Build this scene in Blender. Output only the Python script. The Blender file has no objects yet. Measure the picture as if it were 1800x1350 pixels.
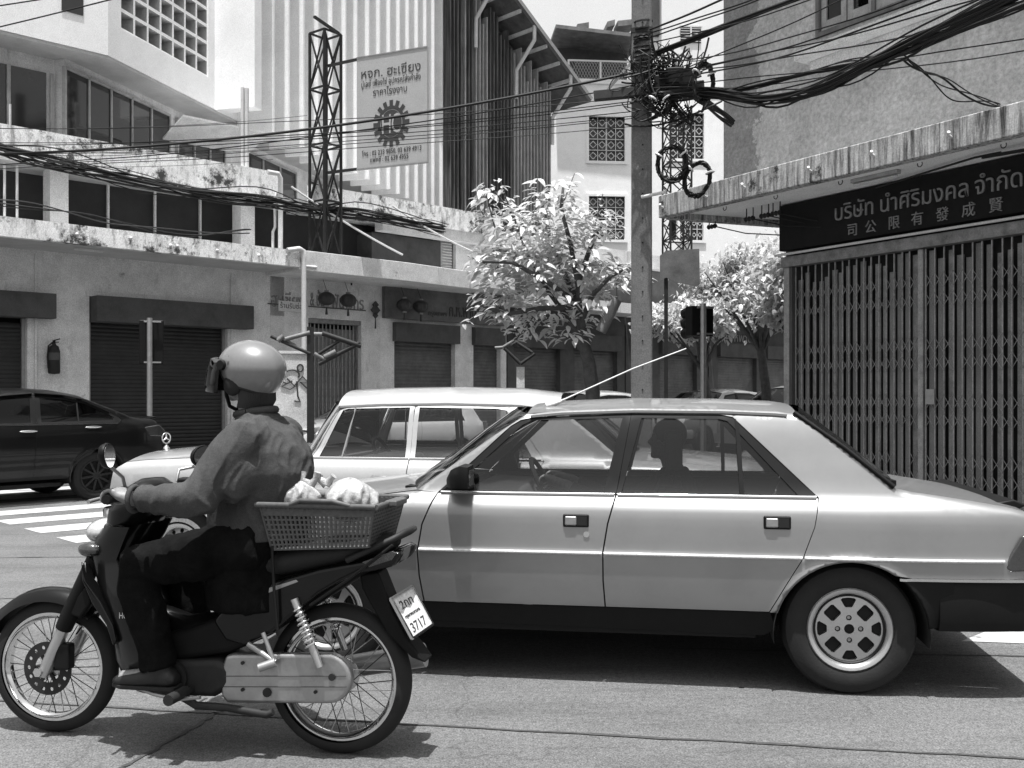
import bpy, bmesh, math, random
from mathutils import Vector, Matrix, Euler
from mathutils.geometry import delaunay_2d_cdt
random.seed(7)
R = math.radians
SC = bpy.context.scene
COL = SC.collection
# ---------------------------------------------------------------- camera, sky, sun, exposure
CAM_Z, FPX, HX, HY = 1.43, 1750.0, 900.0, 695.0        # eye height; lens and horizon in pixels of the 1800 px photograph
cd = bpy.data.cameras.new('camera'); cam = bpy.data.objects.new('camera', cd); COL.objects.link(cam)
cam.location = (0, 0, CAM_Z); cam.rotation_euler = (R(90), 0, 0)
cd.sensor_width = 36.0; cd.lens = 36.0 * FPX / 1800.0; cd.shift_y = (HY - 675.0) / 1800.0
cd.clip_start = .05; cd.clip_end = 2000
SC.camera = cam
SUN = Vector((-.02, -.17, 1)).normalized()              # towards the sun: almost overhead, a little behind the camera
wo = bpy.data.worlds.new('World'); SC.world = wo; wo.use_nodes = True
nt = wo.node_tree
sky = nt.nodes.new('ShaderNodeTexSky'); sky.sky_type = 'NISHITA'; sky.sun_disc = False
sky.sun_elevation = math.asin(SUN.z); sky.sun_rotation = math.atan2(SUN.x, SUN.y)
sky.dust_density = 3.0
bw = nt.nodes.new('ShaderNodeRGBToBW')                  # black and white picture
nt.links.new(sky.outputs[0], bw.inputs[0]); nt.links.new(bw.outputs[0], nt.nodes['Background'].inputs[0])
nt.nodes['Background'].inputs[1].default_value = .15
sl = bpy.data.lights.new('sun', 'SUN'); sl.energy = 4.8; sl.angle = R(.55); sl.color = (1, 1, 1)
so = bpy.data.objects.new('sun', sl); COL.objects.link(so)
so.rotation_euler = SUN.to_track_quat('Z', 'Y').to_euler(); so.location = (0, 0, 40)
vs = SC.view_settings; vs.view_transform = 'Standard'; vs.look = 'None'; vs.exposure = .70; vs.gamma = 1; vs.use_curve_mapping = False
SC.cycles.max_bounces = 8; SC.cycles.caustics_reflective = False; SC.cycles.caustics_refractive = False; SC.cycles.transparent_max_bounces = 24
# ---------------------------------------------------------------- materials
def newmat(name):
    m = bpy.data.materials.new(name); m.use_nodes = True
    return m, m.node_tree, m.node_tree.nodes, m.node_tree.links, m.node_tree.nodes['Principled BSDF']
def g4(v): return (v, v, v, 1)
def noise(nd, lk, scale, detail=6, rough=.6, stretch=None, world=False):
    tc = nd.new('ShaderNodeNewGeometry') if world else nd.new('ShaderNodeTexCoord')
    out = tc.outputs['Position'] if world else tc.outputs['Object']
    if stretch:
        mp = nd.new('ShaderNodeMapping'); mp.inputs['Scale'].default_value = stretch
        lk.new(out, mp.inputs[0]); out = mp.outputs[0]
    n = nd.new('ShaderNodeTexNoise'); n.inputs['Scale'].default_value = scale
    n.inputs['Detail'].default_value = detail; n.inputs['Roughness'].default_value = rough
    lk.new(out, n.inputs['Vector'])
    return n.outputs['Fac']
def ramp(nd, lk, fac, stops):
    r = nd.new('ShaderNodeValToRGB'); lk.new(fac, r.inputs[0])
    e = r.color_ramp.elements
    while len(e) < len(stops): e.new(.5)
    for q, (p, v) in zip(e, stops): q.position = p; q.color = g4(v)
    return r.outputs[0]
def mixc(nd, lk, fac, a, b, mode='MIX'):
    m = nd.new('ShaderNodeMix'); m.data_type = 'RGBA'; m.blend_type = mode
    for sock, v in ((m.inputs['Factor'], fac), (m.inputs['A'], a), (m.inputs['B'], b)):
        if isinstance(v, (int, float)):
            sock.default_value = v if sock.type == 'VALUE' else g4(v)
        else: lk.new(v, sock)
    return m.outputs['Result']
def bump(nd, lk, bsdf, fac, strength=.3, dist=.01):
    b = nd.new('ShaderNodeBump'); b.inputs['Strength'].default_value = strength; b.inputs['Distance'].default_value = dist
    lk.new(fac, b.inputs['Height']); lk.new(b.outputs[0], bsdf.inputs['Normal'])
def plain(name, g, rough=.6, metal=0, var=.12, scale=6, bmp=0, coat=0, spec=.5, dirt=0, dscale=2.2, stretch=None, grain=.13, gscale=75):
    """a grey with grain, an optional layer of blotchy dirt, and a little relief"""
    m, t, nd, lk, b = newmat(name)
    n = noise(nd, lk, scale, 8, .65, stretch)
    c = ramp(nd, lk, n, [(.3, g * (1 - var)), (.7, g * (1 + var))])
    if dirt:
        d = ramp(nd, lk, noise(nd, lk, dscale, 9, .7, stretch, True), [(.47, 1), (.72, 1 - dirt)])
        c = mixc(nd, lk, 1.0, c, d, 'MULTIPLY')
    if grain and g > .02 and metal < .5:
        gr = ramp(nd, lk, noise(nd, lk, gscale, 2, .6, None, True), [(.36, 1 - grain), (.64, 1 + grain)])
        c = mixc(nd, lk, 1.0, c, gr, 'MULTIPLY')
    lk.new(c, b.inputs['Base Color'])
    b.inputs['Roughness'].default_value = rough; b.inputs['Metallic'].default_value = metal
    b.inputs['Specular IOR Level'].default_value = spec
    if coat: b.inputs['Coat Weight'].default_value = coat; b.inputs['Coat Roughness'].default_value = .04
    if bmp: bump(nd, lk, b, noise(nd, lk, scale * 6, 6, .6), bmp, .006)
    return m
def stained(name, g, dark, streak=(7, 7, .9), lo=.5, hi=.66, blot=.6):
    """old painted concrete: vertical rain streaks, black mould blotches and peeling"""
    m, t, nd, lk, b = newmat(name)
    base = ramp(nd, lk, noise(nd, lk, 3.0, 9, .7, None, True), [(.3, g * .75), (.7, g * 1.1)])
    st = ramp(nd, lk, noise(nd, lk, 2.2, 9, .72, streak, True), [(lo, 0), (hi, 1)])
    c = mixc(nd, lk, st, base, dark)
    bl = ramp(nd, lk, noise(nd, lk, 1.7, 12, .78, None, True), [(blot, 0), (blot + .07, 1)])
    c = mixc(nd, lk, bl, c, dark * .5)
    c = mixc(nd, lk, 1.0, c, ramp(nd, lk, noise(nd, lk, 60, 3, .6, None, True), [(.36, .8), (.64, 1.18)]), 'MULTIPLY')
    lk.new(c, b.inputs['Base Color']); b.inputs['Roughness'].default_value = .9
    bump(nd, lk, b, noise(nd, lk, 22, 8, .7, None, True), .35, .01)
    return m
def stucco(name, g):
    """rough cast plaster with a worn, darker painted band of its own shape"""
    m, t, nd, lk, b = newmat(name)
    base = ramp(nd, lk, noise(nd, lk, 1.4, 10, .7), [(.3, g * .72), (.7, g * 1.18)])
    fine = ramp(nd, lk, noise(nd, lk, 17, 6, .75), [(.38, .62), (.62, 1.2)])
    c = mixc(nd, lk, .8, base, fine, 'MULTIPLY')
    tc = nd.new('ShaderNodeTexCoord'); sp = nd.new('ShaderNodeSeparateXYZ'); lk.new(tc.outputs['Object'], sp.inputs[0])
    n2 = noise(nd, lk, 1.1, 8, .7)
    ad = nd.new('ShaderNodeMath'); ad.operation = 'MULTIPLY_ADD'; lk.new(n2, ad.inputs[0]); ad.inputs[1].default_value = -1.3
    lk.new(sp.outputs['X'], ad.inputs[2])
    edge = ramp(nd, lk, ad.outputs[0], [(0, 1), (.012, 0)])
    ad.inputs[1].default_value = -1.3
    sh = nd.new('ShaderNodeMath'); sh.operation = 'ADD'; lk.new(ad.outputs[0], sh.inputs[0]); sh.inputs[1].default_value = 1.25
    lk.new(sh.outputs[0], edge.node.inputs[0])
    c = mixc(nd, lk, edge, c, mixc(nd, lk, 1, c, .56, 'MULTIPLY'))
    lk.new(c, b.inputs['Base Color']); b.inputs['Roughness'].default_value = .92
    bump(nd, lk, b, noise(nd, lk, 26, 8, .75), .9, .02)
    return m
def roadmat(name, g, agg, scale=1.0):
    m, t, nd, lk, b = newmat(name)
    big = ramp(nd, lk, noise(nd, lk, .55 * scale, 8, .65, None, True), [(.28, g * .66), (.5, g), (.74, g * 1.28)])
    spk = ramp(nd, lk, noise(nd, lk, 130, 3, .6, None, True), [(.36, 1 - agg), (.5, 1), (.66, 1 + agg)])
    c = mixc(nd, lk, 1, big, spk, 'MULTIPLY')
    sp2 = ramp(nd, lk, noise(nd, lk, 38, 5, .7, None, True), [(.34, 1 - agg * .7), (.5, 1), (.68, 1 + agg * .6)])
    c = mixc(nd, lk, 1, c, sp2, 'MULTIPLY')
    oil = ramp(nd, lk, noise(nd, lk, 1.3, 10, .7, (.35, 1.6, 1), True), [(.5, 1), (.72, .52)])
    c = mixc(nd, lk, 1, c, oil, 'MULTIPLY')
    vo = nd.new('ShaderNodeTexVoronoi'); vo.feature = 'DISTANCE_TO_EDGE'; vo.inputs['Scale'].default_value = .42
    ge = nd.new('ShaderNodeNewGeometry')
    wv = nd.new('ShaderNodeTexNoise'); wv.inputs['Scale'].default_value = 2.5; wv.inputs['Detail'].default_value = 6
    lk.new(ge.outputs['Position'], wv.inputs['Vector'])
    va = nd.new('ShaderNodeVectorMath'); va.operation = 'MULTIPLY_ADD'; lk.new(wv.outputs['Color'], va.inputs[0]); va.inputs[1].default_value = (.5, .5, .5)
    lk.new(ge.outputs['Position'], va.inputs[2]); lk.new(va.outputs[0], vo.inputs['Vector'])
    cr = ramp(nd, lk, vo.outputs['Distance'], [(0, .72), (.004, 1)])
    c = mixc(nd, lk, 1, c, cr, 'MULTIPLY')
    lk.new(c, b.inputs['Base Color']); b.inputs['Roughness'].default_value = .85
    bump(nd, lk, b, noise(nd, lk, 120, 4, .6, None, True), .55, .008)
    return m
def paint_worn(name, g, under):
    m, t, nd, lk, b = newmat(name)
    w = ramp(nd, lk, noise(nd, lk, 5, 12, .75, None, True), [(.36, 1), (.44, 0)])
    c = mixc(nd, lk, w, g, under)
    c = mixc(nd, lk, 1, c, ramp(nd, lk, noise(nd, lk, 1.2, 6, .6, None, True), [(.3, .85), (.7, 1.05)]), 'MULTIPLY')
    lk.new(c, b.inputs['Base Color']); b.inputs['Roughness'].default_value = .8
    return m
def glass(name, tint=.75, rough=.02, ior=1.5):
    m, t, nd, lk, b = newmat(name); nd.remove(b)
    tr = nd.new('ShaderNodeBsdfTransparent'); tr.inputs[0].default_value = g4(tint)
    gl = nd.new('ShaderNodeBsdfGlossy'); gl.inputs['Roughness'].default_value = rough
    fr = nd.new('ShaderNodeFresnel'); fr.inputs[0].default_value = ior
    mx = nd.new('ShaderNodeMixShader'); lk.new(fr.outputs[0], mx.inputs[0]); lk.new(tr.outputs[0], mx.inputs[1]); lk.new(gl.outputs[0], mx.inputs[2])
    lk.new(mx.outputs[0], nd['Material Output'].inputs[0])
    return m
def leafmat(name, g, tl=.35):
    m, t, nd, lk, b = newmat(name)
    oi = nd.new('ShaderNodeObjectInfo'); n = noise(nd, lk, 3, 3, .6, None, True)
    c = ramp(nd, lk, n, [(.3, g * .55), (.7, g * 1.25)])
    lk.new(c, b.inputs['Base Color']); b.inputs['Roughness'].default_value = .38
    tr = nd.new('ShaderNodeBsdfTranslucent'); lk.new(c, tr.inputs[0])
    mx = nd.new('ShaderNodeMixShader'); mx.inputs[0].default_value = tl
    lk.new(b.outputs[0], mx.inputs[1]); lk.new(tr.outputs[0], mx.inputs[2]); lk.new(mx.outputs[0], nd['Material Output'].inputs[0])
    return m
M = dict(
    road=roadmat('road_concrete', .112, .5), asphalt=roadmat('asphalt', .11, .3), kerb=plain('kerb_concrete', .22, .9, dirt=.5, bmp=.3),
    pave=plain('pavement_slabs', .17, .9, var=.25, scale=3, dirt=.4, bmp=.3), tar=plain('tar_joint', .045, .7, var=.4, scale=20),
    line=paint_worn('road_paint', .42, .13),
    white=plain('white_render', .90, .85, var=.04, scale=2, dirt=.10, dscale=.8, bmp=.25), offw=stained('off_white_render', .68, .22, (3, 3, .7), .58, .82, .64),
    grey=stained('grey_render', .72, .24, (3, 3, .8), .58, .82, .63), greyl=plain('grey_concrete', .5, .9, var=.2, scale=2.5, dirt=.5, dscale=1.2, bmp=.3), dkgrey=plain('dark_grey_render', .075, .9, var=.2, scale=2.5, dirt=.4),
    fin=plain('fin_paint', .90, .8, var=.05, scale=1.5, dirt=.16, dscale=.7), find=stained('weathered_fin', .15, .045, (5, 5, .25), .42, .6, .7),
    finl=stained('weathered_pale_fin', .40, .13, (5, 5, .25), .5, .7, .75),
    awning=stained('stained_white_concrete', .94, .10, (3.5, 3.5, 1.2), .50, .72, .525), awningr=stained('streaked_concrete', .56, .05, (9, 9, .7), .42, .64, .56),
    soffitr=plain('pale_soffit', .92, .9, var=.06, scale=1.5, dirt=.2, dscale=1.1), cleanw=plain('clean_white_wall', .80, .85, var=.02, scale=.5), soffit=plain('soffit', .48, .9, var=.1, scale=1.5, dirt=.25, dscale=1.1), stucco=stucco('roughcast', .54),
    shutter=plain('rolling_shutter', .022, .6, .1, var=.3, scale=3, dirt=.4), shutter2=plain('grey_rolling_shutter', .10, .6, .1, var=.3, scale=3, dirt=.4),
    dark=plain('dark_void', .012, .9), iron=plain('dark_iron', .014, .65, .2, var=.4, scale=12), steel=plain('galvanised_steel', .34, .45, .7, var=.15, scale=15),
    gate=plain('painted_gate', .22, .5, .25, var=.35, scale=9, dirt=.45, dscale=3), gatel=plain('painted_gate_bar', .32, .45, .3, var=.3, scale=9, dirt=.4, dscale=3),
    gboard=plain('gate_boards', .20, .8, var=.4, scale=4, stretch=(1, 1, .2), dirt=.3), signdk=plain('dark_signboard', .013, .7, var=.2, scale=8, spec=.15),
    gold=plain('raised_lettering', .22, .5, var=.2, scale=20), signgr=plain('printed_signboard', .37, .6, var=.05, scale=3), ink=plain('printing_ink', .035, .6),
    lightpr=plain('pale_print', .52, .6), pipe=plain('pvc_pipe', .58, .5, var=.1), concr=stained('pole_concrete', .15, .07, (4, 4, .3), .55, .75, .72),
    cable=plain('black_cable', .008, .6, var=.3, spec=.3), wood=plain('weathered_timber', .16, .8, var=.4, scale=5, stretch=(1, 1, .15)), bark=plain('bark', .07, .95, var=.4, scale=9, bmp=.9),
    leaf=leafmat('leaf', .68), leafy=leafmat('small_leaf', .58), wglass=plain('dark_window_glass', .02, .06, var=.3, scale=.8, spec=.7), wframe=plain('window_frame', .38, .7, var=.2, dirt=.3),
    curtain=plain('curtain', .16, .9, var=.4, scale=3, stretch=(6, 6, .3)), tin=plain('tin_roof', .17, .6, .3, var=.35, scale=3, dirt=.4), red=plain('lantern_paper', .03, .55, var=.2),
    silver=plain('silver_paint', .29, .40, .62, var=.03, scale=5, coat=.55, grain=.05, dirt=.10, dscale=3), chrome=plain('chrome', .72, .1, 1, var=.02), alloy=plain('alloy', .52, .3, .85, var=.06, scale=20),
    wpaint=plain('white_car_paint', .37, .3, 0, var=.03, coat=1, grain=.03, dirt=.08), bpaint=plain('black_car_paint', .003, .3, 0, var=.05, coat=.3, spec=.2), gpaint=plain('grey_car_paint', .3, .3, .4, var=.02, coat=1),
    rubber=plain('rubber', .008, .8, var=.3, scale=14, bmp=.2), blackp=plain('black_plastic', .006, .55, var=.25, scale=10, spec=.2), trim=plain('car_interior', .03, .85, var=.3), trimw=plain('pale_car_interior', .16, .8, var=.2),
    glass=glass('car_glass', .58, ior=1.65), cglass=glass('clear_car_glass', .9, ior=1.6), dglass=glass('tinted_glass', .10), lens=plain('lamp_lens', .035, .12, var=.2, coat=1), lensw=plain('clear_lens', .5, .1, .3, coat=1),
    bike=plain('gloss_black_fairing', .004, .3, 0, var=.2, coat=.3, spec=.2), mud=plain('worn_black_plastic', .006, .6, var=.3, spec=.15), case=plain('chain_case', .36, .38, .8, var=.14, scale=11, dirt=.35, dscale=7),
    denim=plain('trousers', .007, .95, var=.4, scale=12, bmp=.5, spec=.05), jacket=plain('jacket', .062, .95, var=.18, scale=9, bmp=.4, spec=.05, grain=.16, gscale=260), skin=plain('skin', .20, .55, var=.12), helmet=plain('helmet_paint', .17, .3, .1, var=.05, coat=.7, grain=.03),
    glove=plain('glove', .04, .8, var=.3), basket=plain('basket_plastic', .085, .55, var=.15, spec=.3), bag=plain('thin_plastic_bag', .36, .3, var=.1, scale=9, bmp=.8), plate=plain('number_plate', .6, .4, var=.04),
    signmid=plain('weathered_signboard', .12, .8, var=.25, scale=4, dirt=.4), pipedk=plain('weathered_pipe', .13, .6, .2, var=.3, scale=12),
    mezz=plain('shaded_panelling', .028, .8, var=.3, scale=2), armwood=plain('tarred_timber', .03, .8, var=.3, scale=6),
    mirror=plain('mirror_glass', .6, .03, 1, var=.02), shoe=plain('shoe', .008, .6, var=.2), hair=plain('hair', .01, .6),
)
# ---------------------------------------------------------------- objects
def tag(o, label=None, cat=None, group=None, kind=None):
    if label: o['label'] = label
    if cat: o['category'] = cat
    if group: o['group'] = group
    if kind: o['kind'] = kind
    return o
def thing(name, label, cat, loc=(0, 0, 0), rz=0, group=None):
    o = bpy.data.objects.new(name, None); o.empty_display_size = .2; COL.objects.link(o)
    o.location = loc; o.rotation_euler = (0, 0, rz)
    return tag(o, label, cat, group)
def link(name, me, mat, parent=None):
    o = bpy.data.objects.new(name, me); COL.objects.link(o)
    if mat is not None and not me.materials: me.materials.append(M[mat] if isinstance(mat, str) else mat)
    if parent: o.parent = parent
    return o
def copy_of(o, parent=None, loc=None, rot=None, scale=None):
    c = o.copy(); COL.objects.link(c)
    if parent: c.parent = parent
    if loc is not None: c.location = loc
    if rot is not None: c.rotation_euler = rot
    if scale is not None: c.scale = scale
    return c
def copy_tree(o, parent=None):
    c = o.copy(); COL.objects.link(c); c.parent = parent
    for ch in o.children: copy_tree(ch, c)
    return c
def perp(d):
    d = d.normalized(); a = Vector((0, 0, 1)) if abs(d.z) < .9 else Vector((1, 0, 0))
    x = d.cross(a).normalized(); return x, d.cross(x).normalized()
class MB:
    def __init__(s): s.v = []; s.f = []
    def add(s, v, f):
        n = len(s.v); s.v += [tuple(p) for p in v]; s.f += [tuple(i + n for i in q) for q in f]; return s
    def box(s, x0, x1, y0, y1, z0, z1):
        return s.add([(x0, y0, z0), (x1, y0, z0), (x1, y1, z0), (x0, y1, z0), (x0, y0, z1), (x1, y0, z1), (x1, y1, z1), (x0, y1, z1)],
                     [(0, 3, 2, 1), (4, 5, 6, 7), (0, 1, 5, 4), (1, 2, 6, 5), (2, 3, 7, 6), (3, 0, 4, 7)])
    def obox(s, c, ax, ay, az):           # centre and three half-axes
        c = Vector(c); ax, ay, az = Vector(ax), Vector(ay), Vector(az)
        p = [c + i * ax + j * ay + k * az for k in (-1, 1) for i, j in ((-1, -1), (1, -1), (1, 1), (-1, 1))]
        return s.add(p, [(0, 3, 2, 1), (4, 5, 6, 7), (0, 1, 5, 4), (1, 2, 6, 5), (2, 3, 7, 6), (3, 0, 4, 7)])
    def bar(s, p0, p1, w, h=None, up=(0, 0, 1)):   # square bar from p0 to p1
        p0, p1 = Vector(p0), Vector(p1); d = p1 - p0; h = h or w; u = Vector(up)
        if abs(d.normalized().dot(u)) > .98: u = Vector((1, 0, 0))
        a = d.cross(u).normalized(); b = a.cross(d).normalized()
        return s.obox((p0 + p1) / 2, d / 2, a * w / 2, b * h / 2)
    def ring(s, c, x, y, n): return [c + x * math.cos(2 * math.pi * i / n) + y * math.sin(2 * math.pi * i / n) for i in range(n)]
    def loft(s, rings, caps=True, closed=True):
        n = len(rings[0]); v = [p for r in rings for p in r]; f = []
        for i in range(len(rings) - 1):
            for j in range(n if closed else n - 1):
                k = (j + 1) % n; f.append((i * n + j, i * n + k, (i + 1) * n + k, (i + 1) * n + j))
        if caps: f.append(tuple(range(n - 1, -1, -1))); f.append(tuple((len(rings) - 1) * n + j for j in range(n)))
        return s.add(v, f)
    def tube(s, pts, r, n=8, caps=True, flat=None):
        P = [Vector(p) for p in pts]; rs = r if isinstance(r, (list, tuple)) else [r] * len(P); rings = []; x = None
        for i, p in enumerate(P):
            d = (P[min(i + 1, len(P) - 1)] - P[max(i - 1, 0)])
            if d.length < 1e-9: d = Vector((0, 0, 1))
            d.normalize()
            if x is None: x, y = perp(d)
            else:
                x = (x - d * x.dot(d))
                x = x.normalized() if x.length > 1e-6 else perp(d)[0]
                y = d.cross(x)
            rings.append(s.ring(p, x * rs[i], y * rs[i], n))
        return s.loft(rings, caps)
    def cyl(s, p0, p1, r, r1=None, n=16): return s.tube([p0, p1], [r, r if r1 is None else r1], n)
    def lathe(s, prof, o, axis, n=32, caps=False):   # prof: (radius, distance along the axis)
        o = Vector(o); d = Vector(axis).normalized(); x, y = perp(d)
        return s.loft([s.ring(o + d * h, x * max(r, 1e-4), y * max(r, 1e-4), n) for r, h in prof], caps)
    def torus(s, o, axis, R0, r, n=32, m=8, a0=0, a1=2 * math.pi):
        o = Vector(o); d = Vector(axis).normalized(); x, y = perp(d); full = abs(a1 - a0 - 2 * math.pi) < 1e-6
        pts = [o + (x * math.cos(a0 + (a1 - a0) * i / n) + y * math.sin(a0 + (a1 - a0) * i / n)) * R0 for i in range(n + 1)]
        return s.tube(pts, r, m, not full)
    def ball(s, c, r, n=16, m=10, mat=None):
        c = Vector(c); r = Vector(r) if not isinstance(r, (int, float)) else Vector((r, r, r)); q = mat or Matrix.Identity(3); rings = []
        for i in range(m + 1):
            t = math.pi * i / m; st = max(math.sin(t), 1e-3)
            rings.append([c + q @ Vector((r.x * st * math.cos(2 * math.pi * j / n), r.y * st * math.sin(2 * math.pi * j / n), -r.z * math.cos(t))) for j in range(n)])
        return s.loft(rings, True)
    def prism(s, poly, o, ex, ey, ez):    # 2-D outline on the plane (o, ex, ey), pulled along ez
        o, ex, ey, ez = Vector(o), Vector(ex), Vector(ey), Vector(ez); n = len(poly)
        a = [o + ex * p[0] + ey * p[1] for p in poly]
        return s.add(a + [p + ez for p in a], [tuple(range(n - 1, -1, -1)), tuple(range(n, 2 * n))] + [(i, (i + 1) % n, n + (i + 1) % n, n + i) for i in range(n)])
    def mesh(s, name, smooth=None, fix=True):
        me = bpy.data.meshes.new(name); me.from_pydata(s.v, [], s.f)
        if fix:
            bm = bmesh.new(); bm.from_mesh(me); bmesh.ops.recalc_face_normals(bm, faces=bm.faces); bm.to_mesh(me); bm.free()
        if smooth is not None:
            me.polygons.foreach_set('use_smooth', [True] * len(me.polygons))
            if smooth < 180: me.set_sharp_from_angle(angle=R(smooth))
        me.update(); return me
    def build(s, name, mat, parent=None, smooth=None, bevel=0, seg=2, fix=True):
        me = s.mesh(name, smooth, fix)
        o = link(name, me, mat, parent)
        if bevel:
            md = o.modifiers.new('bevel', 'BEVEL'); md.width = bevel; md.segments = seg; md.limit_method = 'ANGLE'; md.angle_limit = R(35); md.harden_normals = False
            if smooth is None:
                me.polygons.foreach_set('use_smooth', [True] * len(me.polygons)); md.harden_normals = True
        return o
def text(name, body, size, origin, ex, ey, mat, parent=None, depth=.004, align='LEFT', width=None, xs=1.0):
    """lettering as a mesh: origin is the left foot of the line, ex / ey its two directions"""
    cu = bpy.data.curves.new(name, 'FONT'); cu.body = body; cu.size = size; cu.extrude = depth; cu.align_x = align; cu.resolution_u = 3
    to = bpy.data.objects.new(name, cu); COL.objects.link(to)
    dg = bpy.context.evaluated_depsgraph_get(); me = bpy.data.meshes.new_from_object(to.evaluated_get(dg))
    bpy.data.objects.remove(to); bpy.data.curves.remove(cu)
    if width and len(me.vertices):
        xs_ = [v.co.x for v in me.vertices]; k = width / max(1e-6, max(xs_) - min(xs_)); x0 = min(xs_)
        for v in me.vertices: v.co.x = (v.co.x - x0) * k
    ex, ey = Vector(ex).normalized(), Vector(ey).normalized(); ez = ex.cross(ey)
    m = Matrix((ex, ey, ez)).transposed().to_4x4(); m.translation = Vector(origin)
    me.transform(m); me.materials.clear()
    return link(name, me, mat, parent)
class Frame:
    """a vertical plane's own axes: x along it, y into it, z up; hit() finds where a sight line meets the plane y = q"""
    def __init__(s, ox, oy, deg):
        a = R(deg); s.o = Vector((ox, oy, 0)); s.a = a; s.u = Vector((math.cos(a), math.sin(a), 0)); s.w = Vector((-math.sin(a), math.cos(a), 0))
    def hit(s, px, py, q=0):
        k = (px - HX) / FPX; b = s.o + s.w * q
        x = (k * b.y - b.x) / (s.u.x - k * s.u.y); Y = b.y + x * s.u.y
        return x, CAM_Z + (HY - py) * Y / FPX
    def X(s, px, q=0): return s.hit(px, HY, q)[0]
    def P(s, px, py, q=0):
        x, z = s.hit(px, py, q); return Vector((x, q, z))
    def W(s, x, q, z): return s.o + s.u * x + s.w * q + Vector((0, 0, z))
    def root(s, name, label, cat, group=None): return thing(name, label, cat, tuple(s.o), s.a, group)
def at(px, py, Y): return Vector(((px - HX) * Y / FPX, Y, CAM_Z + (HY - py) * Y / FPX))
def inpoly(p, poly):
    x, y = p; c = False; j = len(poly) - 1
    for i in range(len(poly)):
        xi, yi = poly[i]; xj, yj = poly[j]
        if (yi > y) != (yj > y) and x < (xj - xi) * (y - yi) / (yj - yi) + xi: c = not c
        j = i
    return c
def densify(poly, step, closed=True):
    out = []; n = len(poly)
    for i in range(n if closed else n - 1):
        a, b = Vector(poly[i][:2]), Vector(poly[(i + 1) % n][:2]); k = max(1, int((b - a).length / step + .5))
        for j in range(k): out.append(tuple(a.lerp(b, j / k)))
    if not closed: out.append(tuple(poly[-1][:2]))
    return out
def inset(poly, d):
    n = len(poly); A = sum(poly[i][0] * poly[(i + 1) % n][1] - poly[(i + 1) % n][0] * poly[i][1] for i in range(n))
    sg = 1 if A > 0 else -1; out = []
    for i in range(n):
        a, b, c = Vector(poly[i - 1]), Vector(poly[i]), Vector(poly[(i + 1) % n])
        d1 = (b - a); d2 = (c - b)
        if d1.length < 1e-7 or d2.length < 1e-7: out.append(tuple(b)); continue
        d1.normalize(); d2.normalize()
        n1 = Vector((-d1.y, d1.x)); n2 = Vector((-d2.y, d2.x)); m = n1 + n2
        if m.length < .2: m = n1
        m.normalize(); k = max(.35, m.dot(n1))
        out.append(tuple(b + m * (sg * d / k)))
    return out
def fill2d(poly, holes=(), step=.06, extra=()):
    """triangulated sheet inside an outline (with holes), with an even grid of inner points"""
    polys = [densify(p, step) for p in [poly] + list(holes)]
    pts = []; ed = []
    for p in polys:
        n0 = len(pts); pts += [Vector(q) for q in p]; ed += [(n0 + i, n0 + (i + 1) % len(p)) for i in range(len(p))]
    xs = [p[0] for p in poly]; ys = [p[1] for p in poly]; nb = len(pts)
    cand = []
    nx = int((max(xs) - min(xs)) / step); ny = int((max(ys) - min(ys)) / step)
    for i in range(1, nx + 1):
        for j in range(1, ny + 1): cand.append((min(xs) + i * step, min(ys) + j * step))
    cand += list(extra)
    bpts = [(p.x, p.y) for p in pts]
    for c in cand:
        if inpoly(c, poly) and not any(inpoly(c, h) for h in holes):
            if min((c[0] - b[0]) ** 2 + (c[1] - b[1]) ** 2 for b in bpts) > (step * .3) ** 2: pts.append(Vector(c))
    v, e, f, _, _, _ = delaunay_2d_cdt(pts, ed, [], 0, 1e-6)
    F = []
    for t in f:
        c = sum((v[i] for i in t), Vector((0, 0))) / len(t)
        if inpoly(c, poly) and not any(inpoly(c, h) for h in holes): F.append(tuple(t))
    return [tuple(p) for p in v], F
def lerpf(tab, x):
    if x <= tab[0][0]: return tab[0][1]
    for (a, b), (c, d) in zip(tab, tab[1:]):
        if x <= c: return b + (d - b) * (x - a) / (c - a)
    return tab[-1][1]
def smoothf(tab, x):
    """monotone smooth curve through (x, y) knots"""
    n = len(tab)
    if x <= tab[0][0]: return tab[0][1]
    if x >= tab[-1][0]: return tab[-1][1]
    for i in range(n - 1):
        if x <= tab[i + 1][0]: break
    def sl(k): return (tab[k + 1][1] - tab[k][1]) / (tab[k + 1][0] - tab[k][0])
    def tan(k):
        if k == 0: return sl(0)
        if k == n - 1: return sl(n - 2)
        a, b = sl(k - 1), sl(k)
        return 0 if a * b <= 0 else 2 * a * b / (a + b)
    (x0, y0), (x1, y1) = tab[i], tab[i + 1]; h = x1 - x0; t = (x - x0) / h; m0, m1 = tan(i) * h, tan(i + 1) * h
    return y0 * (2 * t ** 3 - 3 * t * t + 1) + m0 * (t ** 3 - 2 * t * t + t) + y1 * (3 * t * t - 2 * t ** 3) + m1 * (t ** 3 - t * t)
# ================================================================ the setting
L = Frame(-6.6, 19.25, 44.2)           # street front of the shop row, running away to the right
RB = Frame(3.6, 12.95, -58.3)          # gate front of the corner building, running away to the left
def sheet(name, pts, z, mat, kind='structure'):
    mb = MB(); mb.add([(p[0], p[1], z) for p in pts], [tuple(range(len(pts)))])
    o = mb.build(name, mat); me = o.data
    if me.polygons[0].normal.z < 0: me.flip_normals()
    return tag(o, kind=kind)
sheet('ground', [(-700, -700), (700, -700), (700, 900), (-700, 900)], -.008, 'asphalt')
sheet('road', [(-60, -12), (60, -12), (60, 60), (-60, 60)], 0, 'road')
def flat(frame, pts, z): return [tuple(frame.W(x, q, 0))[:2] for x, q in pts]
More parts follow.
